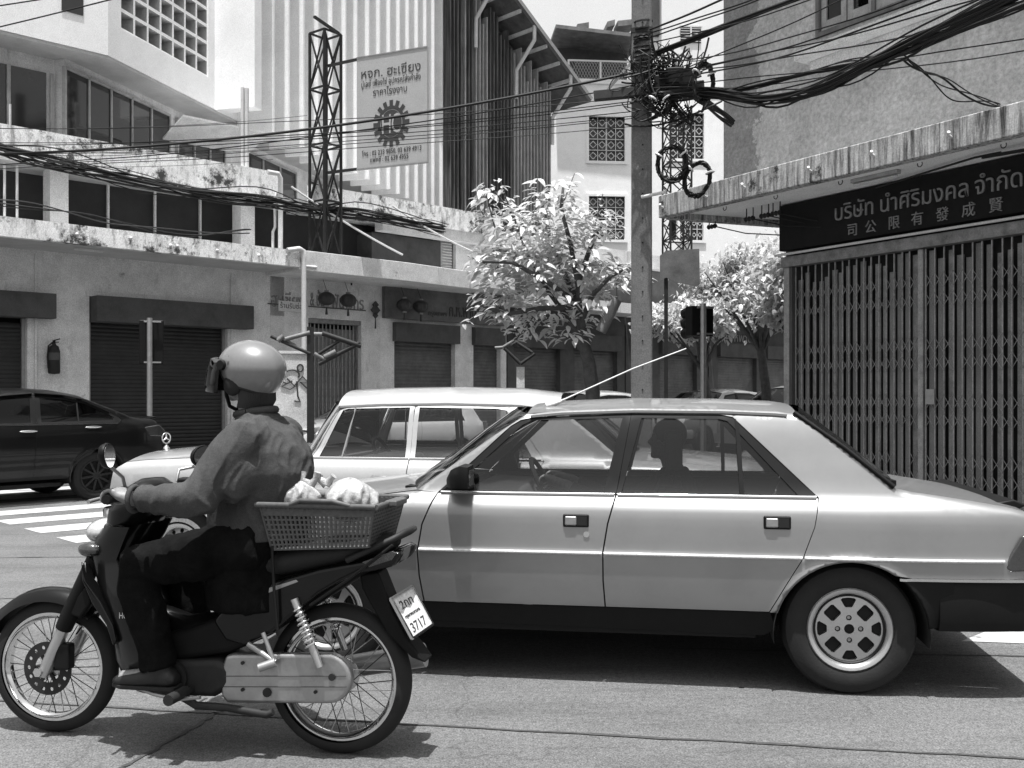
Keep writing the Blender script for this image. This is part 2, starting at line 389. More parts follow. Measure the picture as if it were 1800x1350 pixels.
# pavements with kerbs
def pavement(frame, x0, x1, q0, q1, h=.14):
    mb = MB(); mb.box(x0, x1, q0 + .15, q1, 0.004, h - .004); o = mb.build('pavement', 'pave'); o.location = frame.o; o.rotation_euler = (0, 0, frame.a); tag(o, kind='structure')
    n = int((x1 - x0) / 1.0); k0 = None
    for i in range(n):
        if k0 is None:
            mb = MB(); mb.box(0, .985, 0, .15, .002, h); k0 = mb.build('kerb', 'kerb', o, bevel=.02); k0.location = (x0 + i, q0, 0)
        else: copy_of(k0, o, (x0 + i, q0, 0))
    s0 = None                               # the slabs that lie on it
    nx = int((x1 - x0) / .6); nq = int((q1 - q0 - .15) / .6)
    cnt = 0
    for j in range(nq):
        for i in range(nx):
            if cnt >= 280: break
            loc = (x0 + i * .6 + .3, q0 + .15 + j * .6 + .3, h - .004 + random.uniform(-.001, .003))
            if s0 is None:
                mb = MB(); mb.box(-.295, .295, -.295, .295, -.01, .01); s0 = mb.build('paving_slab', 'pave', o); s0.location = loc
            else: copy_of(s0, o, loc)
            cnt += 1
    return o
pavement(L, -14, 40, -2.35, 0)
pavement(RB, -1.6, 7, -1.25, 0)
# the road's own marks: joints, crossing bars, lane mark
def tar(name, pts, w, z=.004):
    mb = MB(); P = [Vector(p) for p in pts]
    for i, (a, b) in enumerate(zip(P, P[1:])):
        d = (b - a).normalized(); n = Vector((-d.y, d.x)) * w / 2; k = random.uniform(.7, 1.3)
        mb.add([(*(a - n * k), z), (*(b - n * k), z), (*(b + n * k), z), (*(a + n * k), z)], [(0, 1, 2, 3)])
    o = mb.build(name, 'tar'); tag(o, kind='structure')
    for p in o.data.polygons:
        if p.normal.z < 0: p.flip()
    return o
def gp(px, py): Y = CAM_Z * FPX / (py - HY); return ((px - HX) * Y / FPX, Y)
def wob(a, b, n, amp):
    a, b = Vector(a), Vector(b); d = (b - a).normalized(); q = Vector((-d.y, d.x))
    return [a.lerp(b, i / n) + q * random.uniform(-amp, amp) * (0 < i < n) for i in range(n + 1)]
ja, jb = Vector(gp(690, 1272)), Vector(gp(1800, 1334)); jd = (jb - ja)
tar('road_joint', wob(ja - jd * 2.2, jb + jd * 2.5, 90, .007), .019)
tar('road_joint', wob(gp(180, 1372), gp(392, 1248), 26, .012), .022)
tar('road_joint', wob(gp(-400, 1062), gp(180, 1049), 22, .012), .018)
tar('road_joint', wob(gp(-400, 985), gp(200, 979), 14, .012), .02)
tar('road_joint', wob(gp(1150, 1140), gp(2400, 1168), 22, .012), .02)
def stripe(frame, x0, x1, q0, q1):
    pts = []
    for i in range(9): pts.append((x0 + (x1 - x0) * i / 8, q0 + random.uniform(-.012, .012)))
    for i in range(9): pts.append((x1 - (x1 - x0) * i / 8, q1 + random.uniform(-.012, .012)))
    return sheet('crossing_stripe', flat(frame, pts, 0), .004, 'line')
# crossing bars lie parallel to the shop row
for k in range(-7, 4):
    stripe(L, -5.0, -1.55, -6.9 - .95 * k + -2.6, -6.9 - .95 * k - 2.1)
sheet('lane_mark', [gp(1690, 1128), gp(1760, 1100), gp(2300, 1118), gp(2300, 1150)], .004, 'line')
# ================================================================ helpers for house fronts
def wall(parent, frame_boxes, mat, name='wall'):
    mb = MB()
    for b in frame_boxes: mb.box(*b)
    return mb.build(name, mat, parent)
def shutter(parent, x0, x1, q, z0, z1, mat='shutter', pitch=.075, name='shutter'):
    mb = MB(); n = int((z1 - z0) / pitch); P = []
    prof = []
    for i in range(n):
        z = z0 + i * pitch; prof += [(0, z), (-.014, z + pitch * .25), (-.016, z + pitch * .55), (-.004, z + pitch * .9)]
    prof.append((0, z1))
    mb.loft([[Vector((x, q + a, z)) for a, z in prof] for x in (x0, x1)], False, False)
    o = mb.build(name, mat, parent, smooth=60)
    return o
def bars_gate(parent, x0, x1, q, z0, z1, n, name='folding_gate', rows=(), mat='gate', light='gatel', w=.014, board=True, side_split=.5):
    """folding iron gate: upright bars, each a part, crossed lattice links, boards behind"""
    dx = (x1 - x0) / n
    mb = MB(); mb.box(-w / 2, w / 2, -w / 2, w / 2, 0, z1 - z0)
    first = mb.build('gate_bar', light, parent); first.location = (x0, q, z0)
    for i in range(1, n + 1):
        copy_of(first, parent, (x0 + i * dx + random.uniform(-.006, .006), q, z0))
    if board:
        b0 = None
        for i in range(n):
            wd = dx * random.choice((.5, .6, .72)); lo = random.uniform(0, .05); hi = random.uniform(0, .22)
            mb = MB(); mb.box(-wd / 2, wd / 2, -.006, .006, z0 + lo, z1 - hi)
            b = mb.build('gate_board', random.choice(('gboard', 'gate', 'gboard')), parent); b.location = (x0 + (i + .5) * dx + random.uniform(-.012, .012), q + .045, 0)
    link_me = None
    for rz, rh in rows:
        for i in range(n):
            if random.random() < .06: continue
            for sgn in ((1, -1) if i % 2 else (-1, 1)):
                if link_me is None:
                    mb = MB(); mb.bar((-dx / 2, 0, -.5), (dx / 2, 0, .5), .004, .010, up=(0, 1, 0)); link_me = mb.build('lattice_link', light, parent); o = link_me
                else: o = copy_of(link_me, parent)
                o.location = (x0 + (i + .5) * dx, q - .012, rz); o.scale = (sgn, 1, rh * random.uniform(.92, 1.05))
def grille(parent, x0, x1, q, z0, z1, nx, nz, mat='wframe', r=.010, curls=True):
    mb = MB()
    for i in range(nx + 1):
        x = x0 + (x1 - x0) * i / nx; mb.bar((x, q, z0), (x, q, z1), r * 1.6)
    for j in range(nz + 1):
        z = z0 + (z1 - z0) * j / nz; mb.bar((x0, q, z), (x1, q, z), r * 1.6)
    if curls:
        for i in range(nx):
            for j in range(nz):
                cx, cz = x0 + (x1 - x0) * (i + .5) / nx, z0 + (z1 - z0) * (j + .5) / nz; s = min((x1 - x0) / nx, (z1 - z0) / nz) * .42
                mb.add([(cx - s, q, cz), (cx, q, cz - s), (cx + s, q, cz), (cx, q, cz + s), (cx - s + r * 2, q, cz), (cx, q, cz - s + r * 2), (cx + s - r * 2, q, cz), (cx, q, cz + s - r * 2)],
                       [(0, 1, 5, 4), (1, 2, 6, 5), (2, 3, 7, 6), (3, 0, 4, 7)])
    return mb.build('grille', mat, parent)
# ================================================================ left building: shops below, cantilevered block above
XA = L.X(542)                          # party line between the two shop houses
A = L.root('shop_building', 'white corner shop building with stained awning, stepped upper block and tall concrete fins', 'building')
x48, x157, x400 = L.X(48), L.X(157), L.X(400); XL = -13.0
wall(A, [(x48, x157, 0, .35, .1, 4.05), (x157, x400, 0, .35, 3.28, 4.05), (x400, XA, 0, .35, .1, 4.05), (XL, x48, 0, .35, 2.95, 4.05), (XL, -6.2, 0, .35, .1, 2.95)], 'grey')
wall(A, [(XL, XA, .38, 7, .1, 4.0)], 'dark', 'core')
wall(A, [(x157 - .07, x400 + .0, -.05, -.003, 3.24, 3.34)], 'offw', 'lintel')
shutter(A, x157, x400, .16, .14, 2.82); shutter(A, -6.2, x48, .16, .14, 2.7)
mb = MB(); mb.box(x157 + .02, L.X(447, -.3), -.3, .15, 2.77, 3.24); mb.build('shutter_box', 'dkgrey', A, bevel=.015)
mb = MB(); mb.box(-6.3, L.X(100, -.25), -.25, .15, 2.78, 3.22); mb.build('shutter_box', 'dkgrey', A, bevel=.015)
for xx in (x157 + .03, x400 - .03, x48 - .03):
    mb = MB(); mb.box(xx - .03, xx + .03, .1, .155, .14, 2.85); mb.build('shutter_rail', 'steel', A)
for px in (62, 406): mb = MB(); x = L.X(px); mb.tube([(x, -.03, .2), (x, -.03, 3.9)], .022, 8); mb.build('conduit', 'grey', A, smooth=60)
aw = MB(); x1 = L.X(532, -1.3); aw.box(XL, x1, -1.3, -1.16, 3.98, 4.30); aw.box(XL, x1, -1.159, .4, 4.02, 4.16); o = aw.build('awning', 'awning', A)
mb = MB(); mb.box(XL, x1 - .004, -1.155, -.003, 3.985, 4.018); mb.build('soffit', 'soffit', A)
# dark mezzanine behind the awning with posts
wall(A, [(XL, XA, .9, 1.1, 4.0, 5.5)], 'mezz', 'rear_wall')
for px in (108, 440): x = L.X(px); mb = MB(); mb.box(x - .16, x + .16, .1, .45, 4.16, 5.5); mb.build('post', 'grey', A)
for px in (202, 285, 365): x = L.X(px, .5); mb = MB(); mb.box(x - .02, x + .02, .8, .86, 4.16, 5.5); mb.build('mullion', 'grey', A)
# sloping concrete lip seen above the awning
mb = MB(); mb.prism([(-.2, 4.17), (.5, 4.17), (.5, 4.55)], (x157 - .6, 0, 0), (0, 1, 0), (0, 0, 1), (L.X(470) - x157, 0, 0)); mb.build('ledge', 'grey', A)
# parapet of the terrace
mb = MB(); mb.box(XL, L.X(492, -.2), -.2, .02, 5.50, 6.06); mb.build('parapet', 'awning', A)
mb = MB(); mb.box(XL, XA, .022, 7, 5.50, 5.62); mb.build('terrace_slab', 'soffit', A)
# plan of the cantilevered block (world axes turned into this building's axes)
c1x, c1z = L.hit(190, 97, -.2); C1 = L.W(c1x, -.2, 0)
V = Frame(C1.x, C1.y, 74.9)            # the receding face with the fins
def VL(t, q, z=0):                     # V-frame point in the building's own axes
    d = V.W(t, q, z) - L.o; return Vector((d.dot(L.u), d.dot(L.w), z))
ZB = 7.65; ZT = 19.0
TV = V.X(778, -.9) + .4
def vprism(name, mat, pts, z0, z1):
    mb = MB(); mb.prism([tuple(VL(*p))[:2] for p in pts], (0, 0, z0), (1, 0, 0), (0, 1, 0), (0, 0, z1 - z0)); return mb.build(name, mat, A)
# face wall in pieces round the pierced-block opening
tb0, tb1 = V.X(213), V.X(366); zb0 = 8.27; 
vprism('upper_wall', 'white', [(0, 0), (tb0, 0), (tb0, .3), (0, .3)], ZB, ZT)
vprism('upper_wall', 'white', [(tb0, 0), (tb1, 0), (tb1, .3), (tb0, .3)], ZB, zb0)
vprism('upper_wall', 'white', [(tb1, 0), (TV, 0), (TV, .3), (tb1, .3)], ZB, ZT)
mb = MB(); mb.box(XL, c1x, -.2, .1, ZB, ZT); mb.build('upper_wall', 'white', A)
vprism('upper_core', 'dark', [(tb0 - .2, .9), (tb1 + .6, .9), (tb1 + .6, 1.2), (tb0 - .2, 1.2)], ZB, ZT)
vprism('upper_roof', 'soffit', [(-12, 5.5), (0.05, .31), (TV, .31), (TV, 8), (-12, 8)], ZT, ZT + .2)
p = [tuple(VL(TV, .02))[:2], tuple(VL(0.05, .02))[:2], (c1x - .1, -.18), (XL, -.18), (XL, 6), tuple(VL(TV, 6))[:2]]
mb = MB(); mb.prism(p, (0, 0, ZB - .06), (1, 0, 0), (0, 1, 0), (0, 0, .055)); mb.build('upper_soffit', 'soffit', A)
# pierced concrete blocks, one by one
ncol = 7; dt = (tb1 - tb0) / ncol; hz = .365
mb = MB(); e = .034
mb.box(0, dt, .02, .38, 0, e); mb.box(0, dt, .02, .38, hz - e, hz); mb.box(0, e * .8, .02, .38, e, hz - e); mb.box(dt - e * .8, dt, .02, .38, e, hz - e)
b0 = None
ang = V.a - L.a
for i in range(ncol):
    for j in range(9):
        loc = VL(tb0 + i * dt, 0, zb0 + j * hz)
        if b0 is None:
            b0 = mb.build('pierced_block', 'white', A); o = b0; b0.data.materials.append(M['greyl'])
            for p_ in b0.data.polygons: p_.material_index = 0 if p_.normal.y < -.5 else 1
        else: o = copy_of(b0, A)
        o.location = loc; o.rotation_euler = (0, 0, ang)
vprism('upper_wall', 'white', [(tb0, 0), (tb1, 0), (tb1, .3), (tb0, .3)], zb0 + 9 * hz, ZT)
# small window slot high on the fascia
mb = MB(); x0, z0 = L.hit(108, 18, -.2); x1, _ = L.hit(146, 18, -.2); mb.box(x0, x1, -.215, -.19, z0, z0 + .8); mb.build('window', 'wglass', A)
# broad end pier and the fins, each a part
t377 = V.X(377)
vprism('pier', 'white', [(t377, -.97), (t377 + .3, -.97), (t377 + .3, -.002), (t377, -.002)], ZB - .02, ZT)
fpx = [447, 480, 507, 533, 559, 583, 607, 627, 648, 667, 685, 702, 718, 734, 749, 763, 778]
f0 = None
for i, px in enumerate(fpx[1:]):
    t = V.X(px, -.9)
    if f0 is None:
        mb = MB(); mb.box(0, .07, -.9, -.002, 0, ZT - 7.30); f0 = mb.build('concrete_fin', 'fin', A); o = f0
    else: o = copy_of(f0, A)
    o.location = VL(t, 0, 7.32 + .012 * i); o.rotation_euler = (0, 0, ang)
# glazed terrace front, set back under the block
def vglaze(px0, px1, q, z0, z1, nm, lab=None):
    t0, t1 = V.X(px0, q), V.X(px1, q)
    vprism('window', 'wglass', [(t0, q), (t1, q), (t1, q + .04), (t0, q + .04)], z0, z1)
    for k in range(nm + 1):
        t = t0 + (t1 - t0) * k / nm; vprism('mullion', 'wframe', [(t - .02, q - .03), (t + .02, q - .03), (t + .02, q + .045), (t - .02, q + .045)], z0, z1)
    vprism('window_rail', 'wframe', [(t0, q - .03), (t1, q - .03), (t1, q - .001), (t0, q - .001)], z1 - .05, z1)
vprism('terrace_wall', 'offw', [(-.2, .75), (26, .75), (26, 1.0), (-.2, 1.0)], 5.62, ZB - .06)
vglaze(114, 298, .7, 5.75, 7.42, 5); vglaze(312, 395, .7, 5.75, 7.42, 3); vglaze(430, 520, .7, 5.75, 7.42, 3); vglaze(545, 640, .7, 5.8, 7.42, 3)
x0, x1 = -7.5, L.X(92, .2)
mb = MB(); mb.box(XL, x1 + .5, .55, .7, 5.62, ZB - .06); mb.build('terrace_wall', 'offw', A)
mb = MB(); mb.box(x0, x1, .5, .545, 5.75, 7.3); mb.build('window', 'wglass', A)
for px in (16, 92): x = L.X(px, .45); mb = MB(); mb.box(x - .03, x + .03, .46, .499, 5.75, 7.3); mb.build('mullion', 'wframe', A)
# sloped canopy flap, vent pipes, railing post on the parapet
mb = MB(); a, b, c = L.P(325, 203, .1), L.P(423, 200, -.1), L.P(420, 218, .6)
mb.prism([(0, 0), (1.9, 0), (1.9, .04), (0, .04)], L.P(322, 205, .1), (1, 0, 0), (0, 0, 1), (0, .9, -.28)); mb.build('flap_canopy', 'grey', A)
for px, r in ((427, .035), (434, .05)):
    x = L.X(px, -.05); mb = MB(); mb.tube([(x, -.03, 5.9), (x, -.03, 7.7)], r, 12); mb.build('vent_pipe', 'pipe', A, smooth=60)
for px in (8, 30):
    x = L.X(px, -.6); mb = MB(); mb.tube([(x, -.6, 4.2), (x, -.6, 5.3)], .022, 8); mb.build('bracket_post', 'pipe', A, smooth=60)
    mb = MB(); mb.tube([(x, -.25, 5.9), (x, -.25, 6.4)], .02, 8); mb.build('bracket_post', 'pipe', A, smooth=60)
# pipes down the party line
mb = MB(); x = L.X(483, -.26)
mb.tube([(x + .1, -.26, 5.55), (x + .02, -.27, 5.62), (x, -.27, 5.5), (x, -.27, 4.9), (x - .05, -.27, 4.8), (x - .05, -.27, 4.35)], .03, 10); mb.build('waste_pipe', 'pipe', A, smooth=60)
mb = MB(); x = L.X(493, -.4); mb.tube([(x - .3, -.4, 5.98), (x - .05, -.4, 5.98), (x, -.4, 5.9), (x, -.4, 4.2)], .05, 12); mb.build('waste_pipe', 'pipe', A, smooth=60)
mb = MB(); p = [L.P(505, 440, -1.35), L.P(526, 437, -1.36), L.P(533, 441, -1.37), L.P(534, 452, -1.37), L.P(534, 590, -1.37)]
q = L.P(534, 590, -1.37); p[-1] = Vector((p[-2].x, -1.37, .14)); mb.tube(p, .05, 12); mb.build('down_pipe', 'pipe', A, smooth=60)
mb = MB(); mb.tube([L.P(536, 468, -1.3), L.P(556, 470, -1.3)], .03, 8); mb.build('overflow_pipe', 'pipe', A, smooth=60)
# lamp tube holder and iron fittings on the awning's edge
for px in (135, 230, 300, 312, 382, 455, 505, 520):
    x = L.X(px, -1.31); mb = MB(); mb.ball((x, -1.315, 4.15 + random.uniform(-.05, .05)), (.03, .03, .03), 8, 6); mb.build('insulator_knob', 'plate', A, smooth=60)
mb = MB(); x = L.X(131, -.9); mb.box(x, x + .5, -.9, -.86, 3.93, 3.97); mb.build('tube_lamp', 'plate', A)
# ================================================================ second shop house: canopy, folding gate, signs
B = L.root('shop_house', 'pale shop house with boxed canopy, folding iron gate and raised shop lettering', 'building')
xg0, xg1, xc = L.X(475), L.X(635), L.X(668)
wall(B, [(XA + .003 - .6, xg0, -.004, .3, .1, 4.2), (xg0, xg1, -.004, .3, 3.1, 4.2), (xg1, xc, -.004, .3, .1, 4.2)], 'offw')
wall(B, [(xg0 - .05, xg1 + .3, .35, 6, .1, 4.2)], 'dark', 'core')
bars_gate(B, xg0 + .03, xg1 - .03, .12, .14, 3.08, 22, rows=((2.1, .5), (1.2, .5)), board=False, w=.02)
mb = MB(); mb.box(xg0, xg1, .2, .24, .14, 2.9); mb.build('gate_backing', 'gboard', B)
mb = MB(); mb.box(xg0, xg1, .03, .16, 3.0, 3.097); mb.build('gate_header', 'gate', B)
xb0, xb1, xb2 = L.X(527, -1.3), L.X(715, -1.3), L.X(860, -1.0)
mb = MB(); mb.prism([(xb0, -1.3), (xb1, -1.3), (xb2, -1.0), (xb2, -.005), (xb0, -.005)], (0, 0, 3.92), (1, 0, 0), (0, 1, 0), (0, 0, .40)); mb.build('canopy', 'offw', B, bevel=.01)
wall(B, [(XA, xg1 + 4.2, -.15, .05, 5.45, 5.95), (XA + .01, xg1 + 4.2, .051, 8, 5.45, 5.55)], 'awning', 'parapet')
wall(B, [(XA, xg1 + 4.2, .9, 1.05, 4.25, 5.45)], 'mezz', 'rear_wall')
x0 = L.X(775, .3); mb = MB(); mb.box(x0, x0 + .35, .3, .6, 4.33, 5.4); mb.build('louvre_frame', 'wframe', B)
for k in range(14): mb = MB(); mb.obox((x0 + .175, .28, 4.4 + k * .07), (.15, 0, 0), (0, .02, .012), (0, -.002, .006)); mb.build('louvre', 'offw', B)
mb = MB(); mb.box(x0 + .4, x0 + 1.6, .2, .5, 4.33, 5.4); mb.build('boxed_bay', 'offw', B)
ex, ez = (1, 0, 0), (0, 0, 1)
text('lettering', 'ฮะเซียง', .42, (L.X(478, -.03), -.01, L.P(478, 532)[2] - .08), ex, ez, 'gold', B, .012, width=L.X(535) - L.X(478))
text('lettering', '& ปั้น', .42, (L.X(546, -.03), -.01, L.P(546, 532)[2] - .06), ex, ez, 'gold', B, .012, width=L.X(570) - L.X(546))
text('lettering', 'ฟัน จักร', .40, (L.X(584, -.03), -.01, L.P(584, 536)[2] - .06), ex, ez, 'gold', B, .012, width=L.X(640) - L.X(584))
x, z = L.hit(488, 545); mb = MB(); mb.box(x, x + .72, -.04, -.01, z - .02, z + .2); sg = mb.build('name_board', 'plate', B)
text('lettering', 'ร้านรับซ่อม', .15, (x + .04, -.041, z + .05), ex, ez, 'ink', B, .002, width=.62)
for px in (478, 560): 
    mb = MB(); z = L.P(px, 540)[2]; mb.box(L.X(470), L.X(642), -.03, -.008, z - .012, z + .008)
mb.build('picture_rail', 'dkgrey', B)
mb = MB(); p0 = L.P(583, 487, -.1); p1 = L.P(618, 492, -.1); mb.tube([p0, p1], .012, 6); mb.tube([p1, p1 + Vector((0, 0, -.12))], .02, 6); mb.build('lamp_bracket', 'iron', B)
# third and following shop houses
def shop(name, label, px0, px1, doors, zc, mat='grey', sign=None, box=True, canopy=None):
    x0, x1 = L.X(px0) + .004, L.X(px1)
    T = L.root(name, label, 'building', None)
    prev = x0; boxes = []
    for (d0, d1) in doors:
        a, b = L.X(d0), L.X(d1); boxes.append((prev, a, 0, .3, .1, zc)); boxes.append((a, b, 0, .3, 2.72, zc)); prev = b
        shutter(T, a, b, .16, .14, 2.7, 'shutter2', .085)
        if box:
            mb = MB(); mb.box(a - .05, b + .05, -.14, .1, 2.68, 3.12); mb.build('shutter_box', 'dkgrey', T)
    boxes.append((prev, x1, 0, .3, .1, zc)); wall(T, boxes, mat)
    mb = MB(); mb.box(x0, x1 - .01, .32, 6, .1, zc + 1.2); mb.build('core', 'dkgrey', T)
    if canopy:
        mb = MB(); mb.box(x0, x1 - .01, -canopy[0], -.002, zc - canopy[1], zc - .02); mb.build('canopy', canopy[2], T)
    return T, x0, x1
T3, a3, b3 = shop('shop_house', 'grey shop house with paper lanterns and wide dark signboard', 668, 890, [(693, 800), (832, 880)], 4.0, 'grey')
mb = MB(); mb.box(a3 + .05, b3, -.12, -.01, 3.2, 3.95); mb.build('signboard', 'signmid', T3)
text('lettering', 'กรุงเทพฯ', .16, (L.X(752, -.13), -.125, 3.33), ex, ez, 'ink', T3, .008)
text('lettering', 'ก.ห.พานิช ฮ จำกัด', .42, (L.X(790, -.13), -.125, 3.34), ex, ez, 'ink', T3, .012, width=1.9)
mb = MB(); mb.tube([(a3 + .1, -.2, 4.0), (L.X(780, -.2), -.2, 4.02), (L.X(880, -.2), -.2, 4.05)], .02, 6); mb.build('conduit', 'pipe', T3)
mb = MB(); mb.prism([(xb2 + .01, -1.0), (L.X(905, -1), -1.0), (L.X(905), -.003), (xb2 + .01, -.003)], (0, 0, 4.0), (1, 0, 0), (0, 1, 0), (0, 0, .3)); mb.build('canopy', 'offw', T3)
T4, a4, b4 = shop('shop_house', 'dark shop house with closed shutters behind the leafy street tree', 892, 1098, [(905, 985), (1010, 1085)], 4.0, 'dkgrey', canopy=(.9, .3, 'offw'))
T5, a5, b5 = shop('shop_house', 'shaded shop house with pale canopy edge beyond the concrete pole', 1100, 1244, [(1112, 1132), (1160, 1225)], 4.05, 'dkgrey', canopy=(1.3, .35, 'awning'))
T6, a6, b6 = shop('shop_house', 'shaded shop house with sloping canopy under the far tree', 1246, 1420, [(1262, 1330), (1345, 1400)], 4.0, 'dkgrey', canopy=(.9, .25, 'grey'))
text('lettering', 'สหพานิช', .4, (L.X(1290, -.2), -.02, 3.2), ex, ez, 'gold', T6, .01, width=1.6)
for T_, xa, xb in ((T3, a3, b3), (T4, a4, b4), (T5, a5, b5), (T6, a6, b6)):
    mb = MB(); mb.box(xa, xb - .01, -.1, .2, 5.2, 5.6); mb.build('parapet', 'offw', T_)
# paper lanterns and charms
def lantern(px, py, lab):
    p = L.W(*[L.P(px, py, -.35)[i] for i in (0, 1, 2)]); t = thing('paper_lantern', lab, 'lantern', p, L.a, 'round paper lanterns hanging along the shop fronts')
    mb = MB(); n = 20
    for i in range(n):                                # gored globe
        pass
    rings = []
    for i in range(11):
        a = math.pi * i / 10; r = .175 * max(.12, math.sin(a))
        rings.append([Vector((r * (1 + .05 * math.cos(j * math.pi)) * math.cos(2 * math.pi * j / 24), r * (1 + .05 * math.cos(j * math.pi)) * math.sin(2 * math.pi * j / 24), -.15 * math.cos(a))) for j in range(24)])
    mb.loft(rings); mb.build('globe', 'red', t, smooth=40)
    mb = MB(); mb.cyl((0, 0, .14), (0, 0, .18), .05, n=12); mb.cyl((0, 0, -.18), (0, 0, -.14), .05, n=12); mb.build('ring', 'gold', t, smooth=40)
    mb = MB(); mb.tube([(0, 0, .18), (0, .2, .55)], .006, 5); mb.build('cord', 'cable', t)
    mb = MB(); mb.cyl((0, 0, -.34), (0, 0, -.18), .03, .015, 8); mb.build('tassel', 'red', t)
lantern(574, 525, 'round paper lantern hanging before the pale shop house gate'); lantern(612, 528, 'round paper lantern hanging before the pale shop house gate')
lantern(711, 536, 'round paper lantern hanging on the grey shop signboard'); lantern(740, 539, 'round paper lantern hanging on the grey shop signboard')
p = L.P(660, 545, -.1); t = thing('hanging_charm', 'knotted hanging charm with tassel beside the folding gate', 'charm', L.W(*p), L.a)
mb = MB(); 
for k, (s, z) in enumerate(((.06, .12), (.09, 0), (.05, -.12))): mb.obox((0, 0, z), (s * .7, 0, s * .7), (0, .02, 0), (s * -.7, 0, s * .7))
mb.build('knot', 'red', t); mb = MB(); mb.cyl((0, 0, -.42), (0, 0, -.15), .02, .008, 6); mb.build('tassel', 'red', t)
# fire extinguisher on the pillar
p = L.P(95, 628, -.12); t = thing('fire_extinguisher', 'black looking fire extinguisher hung on the grey pillar between shutters', 'extinguisher', L.W(p.x, p.y, p.z), L.a)
mb = MB(); mb.lathe([(.001, -.3), (.09, -.29), (.10, -.26), (.10, .1), (.075, .19), (.035, .22), (.03, .25)], (0, 0, 0), (0, 0, 1), 20, True); mb.build('cylinder', 'iron', t, smooth=40)
mb = MB(); mb.box(-.02, .02, -.02, .02, .25, .29); mb.bar((-.02, 0, .29), (.1, 0, .33), .02); mb.bar((-.02, 0, .265), (.08, 0, .27), .015); mb.build('valve', 'blackp', t)
mb = MB(); mb.tube([(-.03, 0, .26), (-.1, -.02, .2), (-.12, -.02, 0), (-.105, -.02, -.2)], .014, 8); mb.build('hose', 'rubber', t, smooth=60)
mb = MB(); mb.lathe([(.1015, -.05), (.1015, .08)], (0, 0, 0), (0, 0, 1), 20); mb.build('label_band', 'dkgrey', t, smooth=60)
mb = MB(); mb.box(-.05, .05, .09, .118, -.1, .12); mb.build('wall_bracket', 'steel', t)
# ================================================================ dark finned block and pale houses further back
c2 = V.W(V.X(778, -.95) + .1, -.95, 0)
D = Frame(c2.x, c2.y, 44.2)
DB = D.root('finned_building', 'weathered dark concrete block with close vertical fins and overhanging tin roof', 'building')
xe = D.X(968)
def roofz(x):                                        # the slanting verge of its roof
    px0, z0 = D.hit(856, 0); px1, z1 = D.hit(968, 148); return z0 + (x - px0) / (px1 - px0) * (z1 - z0)
mb = MB(); mb.prism([(0, 3), (xe, 3), (xe, roofz(xe) - .1), (0, roofz(0) - .1)], (0, .35, 0), (1, 0, 0), (0, 0, 1), (0, 9, 0)); mb.build('wall', 'find', DB)
n = 30
for i in range(n):
    x = .1 + (xe - .2) * i / n; dk = (i % 9 < 5) if i < 20 else False
    mb = MB(); mb.box(x, x + .05, -.22, .346, 3, roofz(x) - .35 - random.choice((0, 0, .5, .9))); mb.build('concrete_fin', 'find' if (i < 7 or 11 <= i < 18) and i != 4 else 'finl', DB)
mb = MB(); mb.prism([(-1, roofz(-1)), (xe + 1.0, roofz(xe + 1.0)), (xe + 1.0, roofz(xe + 1) + .12), (-1, roofz(-1) + .12)], (0, -1.1, 0), (1, 0, 0), (0, 0, 1), (0, 10.6, 0)); mb.build('roof', 'tin', DB)
for k in range(9):
    x = k * xe / 8; mb = MB(); mb.bar((x, -1.05, roofz(x) - .07), (x, .3, roofz(x) - .07), .08, .12); mb.build('rafter', 'grey', DB)
mb = MB(); mb.bar((-.9, -1.15, roofz(-.9) + .05), (xe + .95, -1.15, roofz(xe + .95) + .05), .14); mb.build('gutter', 'steel', DB)
for k in (.25, .62, .98):
    x = xe * k; z = roofz(x); mb = MB(); mb.tube([(x, -1.1, z), (x, -1.1, z - .5), (x - .1, -.3, z - 1.4), (x - .1, -.28, z - 2.4)], .07, 8); mb.build('down_pipe', 'pipe', DB, smooth=60)
# pale house behind
W = Frame(2.0, 44.0, 5)
WB = W.root('pale_house', 'tall pale rendered house with grilled windows and roof terrace', 'building')
xa, xb = W.X(962), W.X(1420)
def wz(py, px=1050): return W.hit(px, py)[1]
wins = [(1035, 1098, 205, 283), (1035, 1098, 345, 421), (1176, 1237, 195, 276), (1195, 1236, 340, 420)]
rows = sorted(set())
mb = MB()
ztop = wz(140)
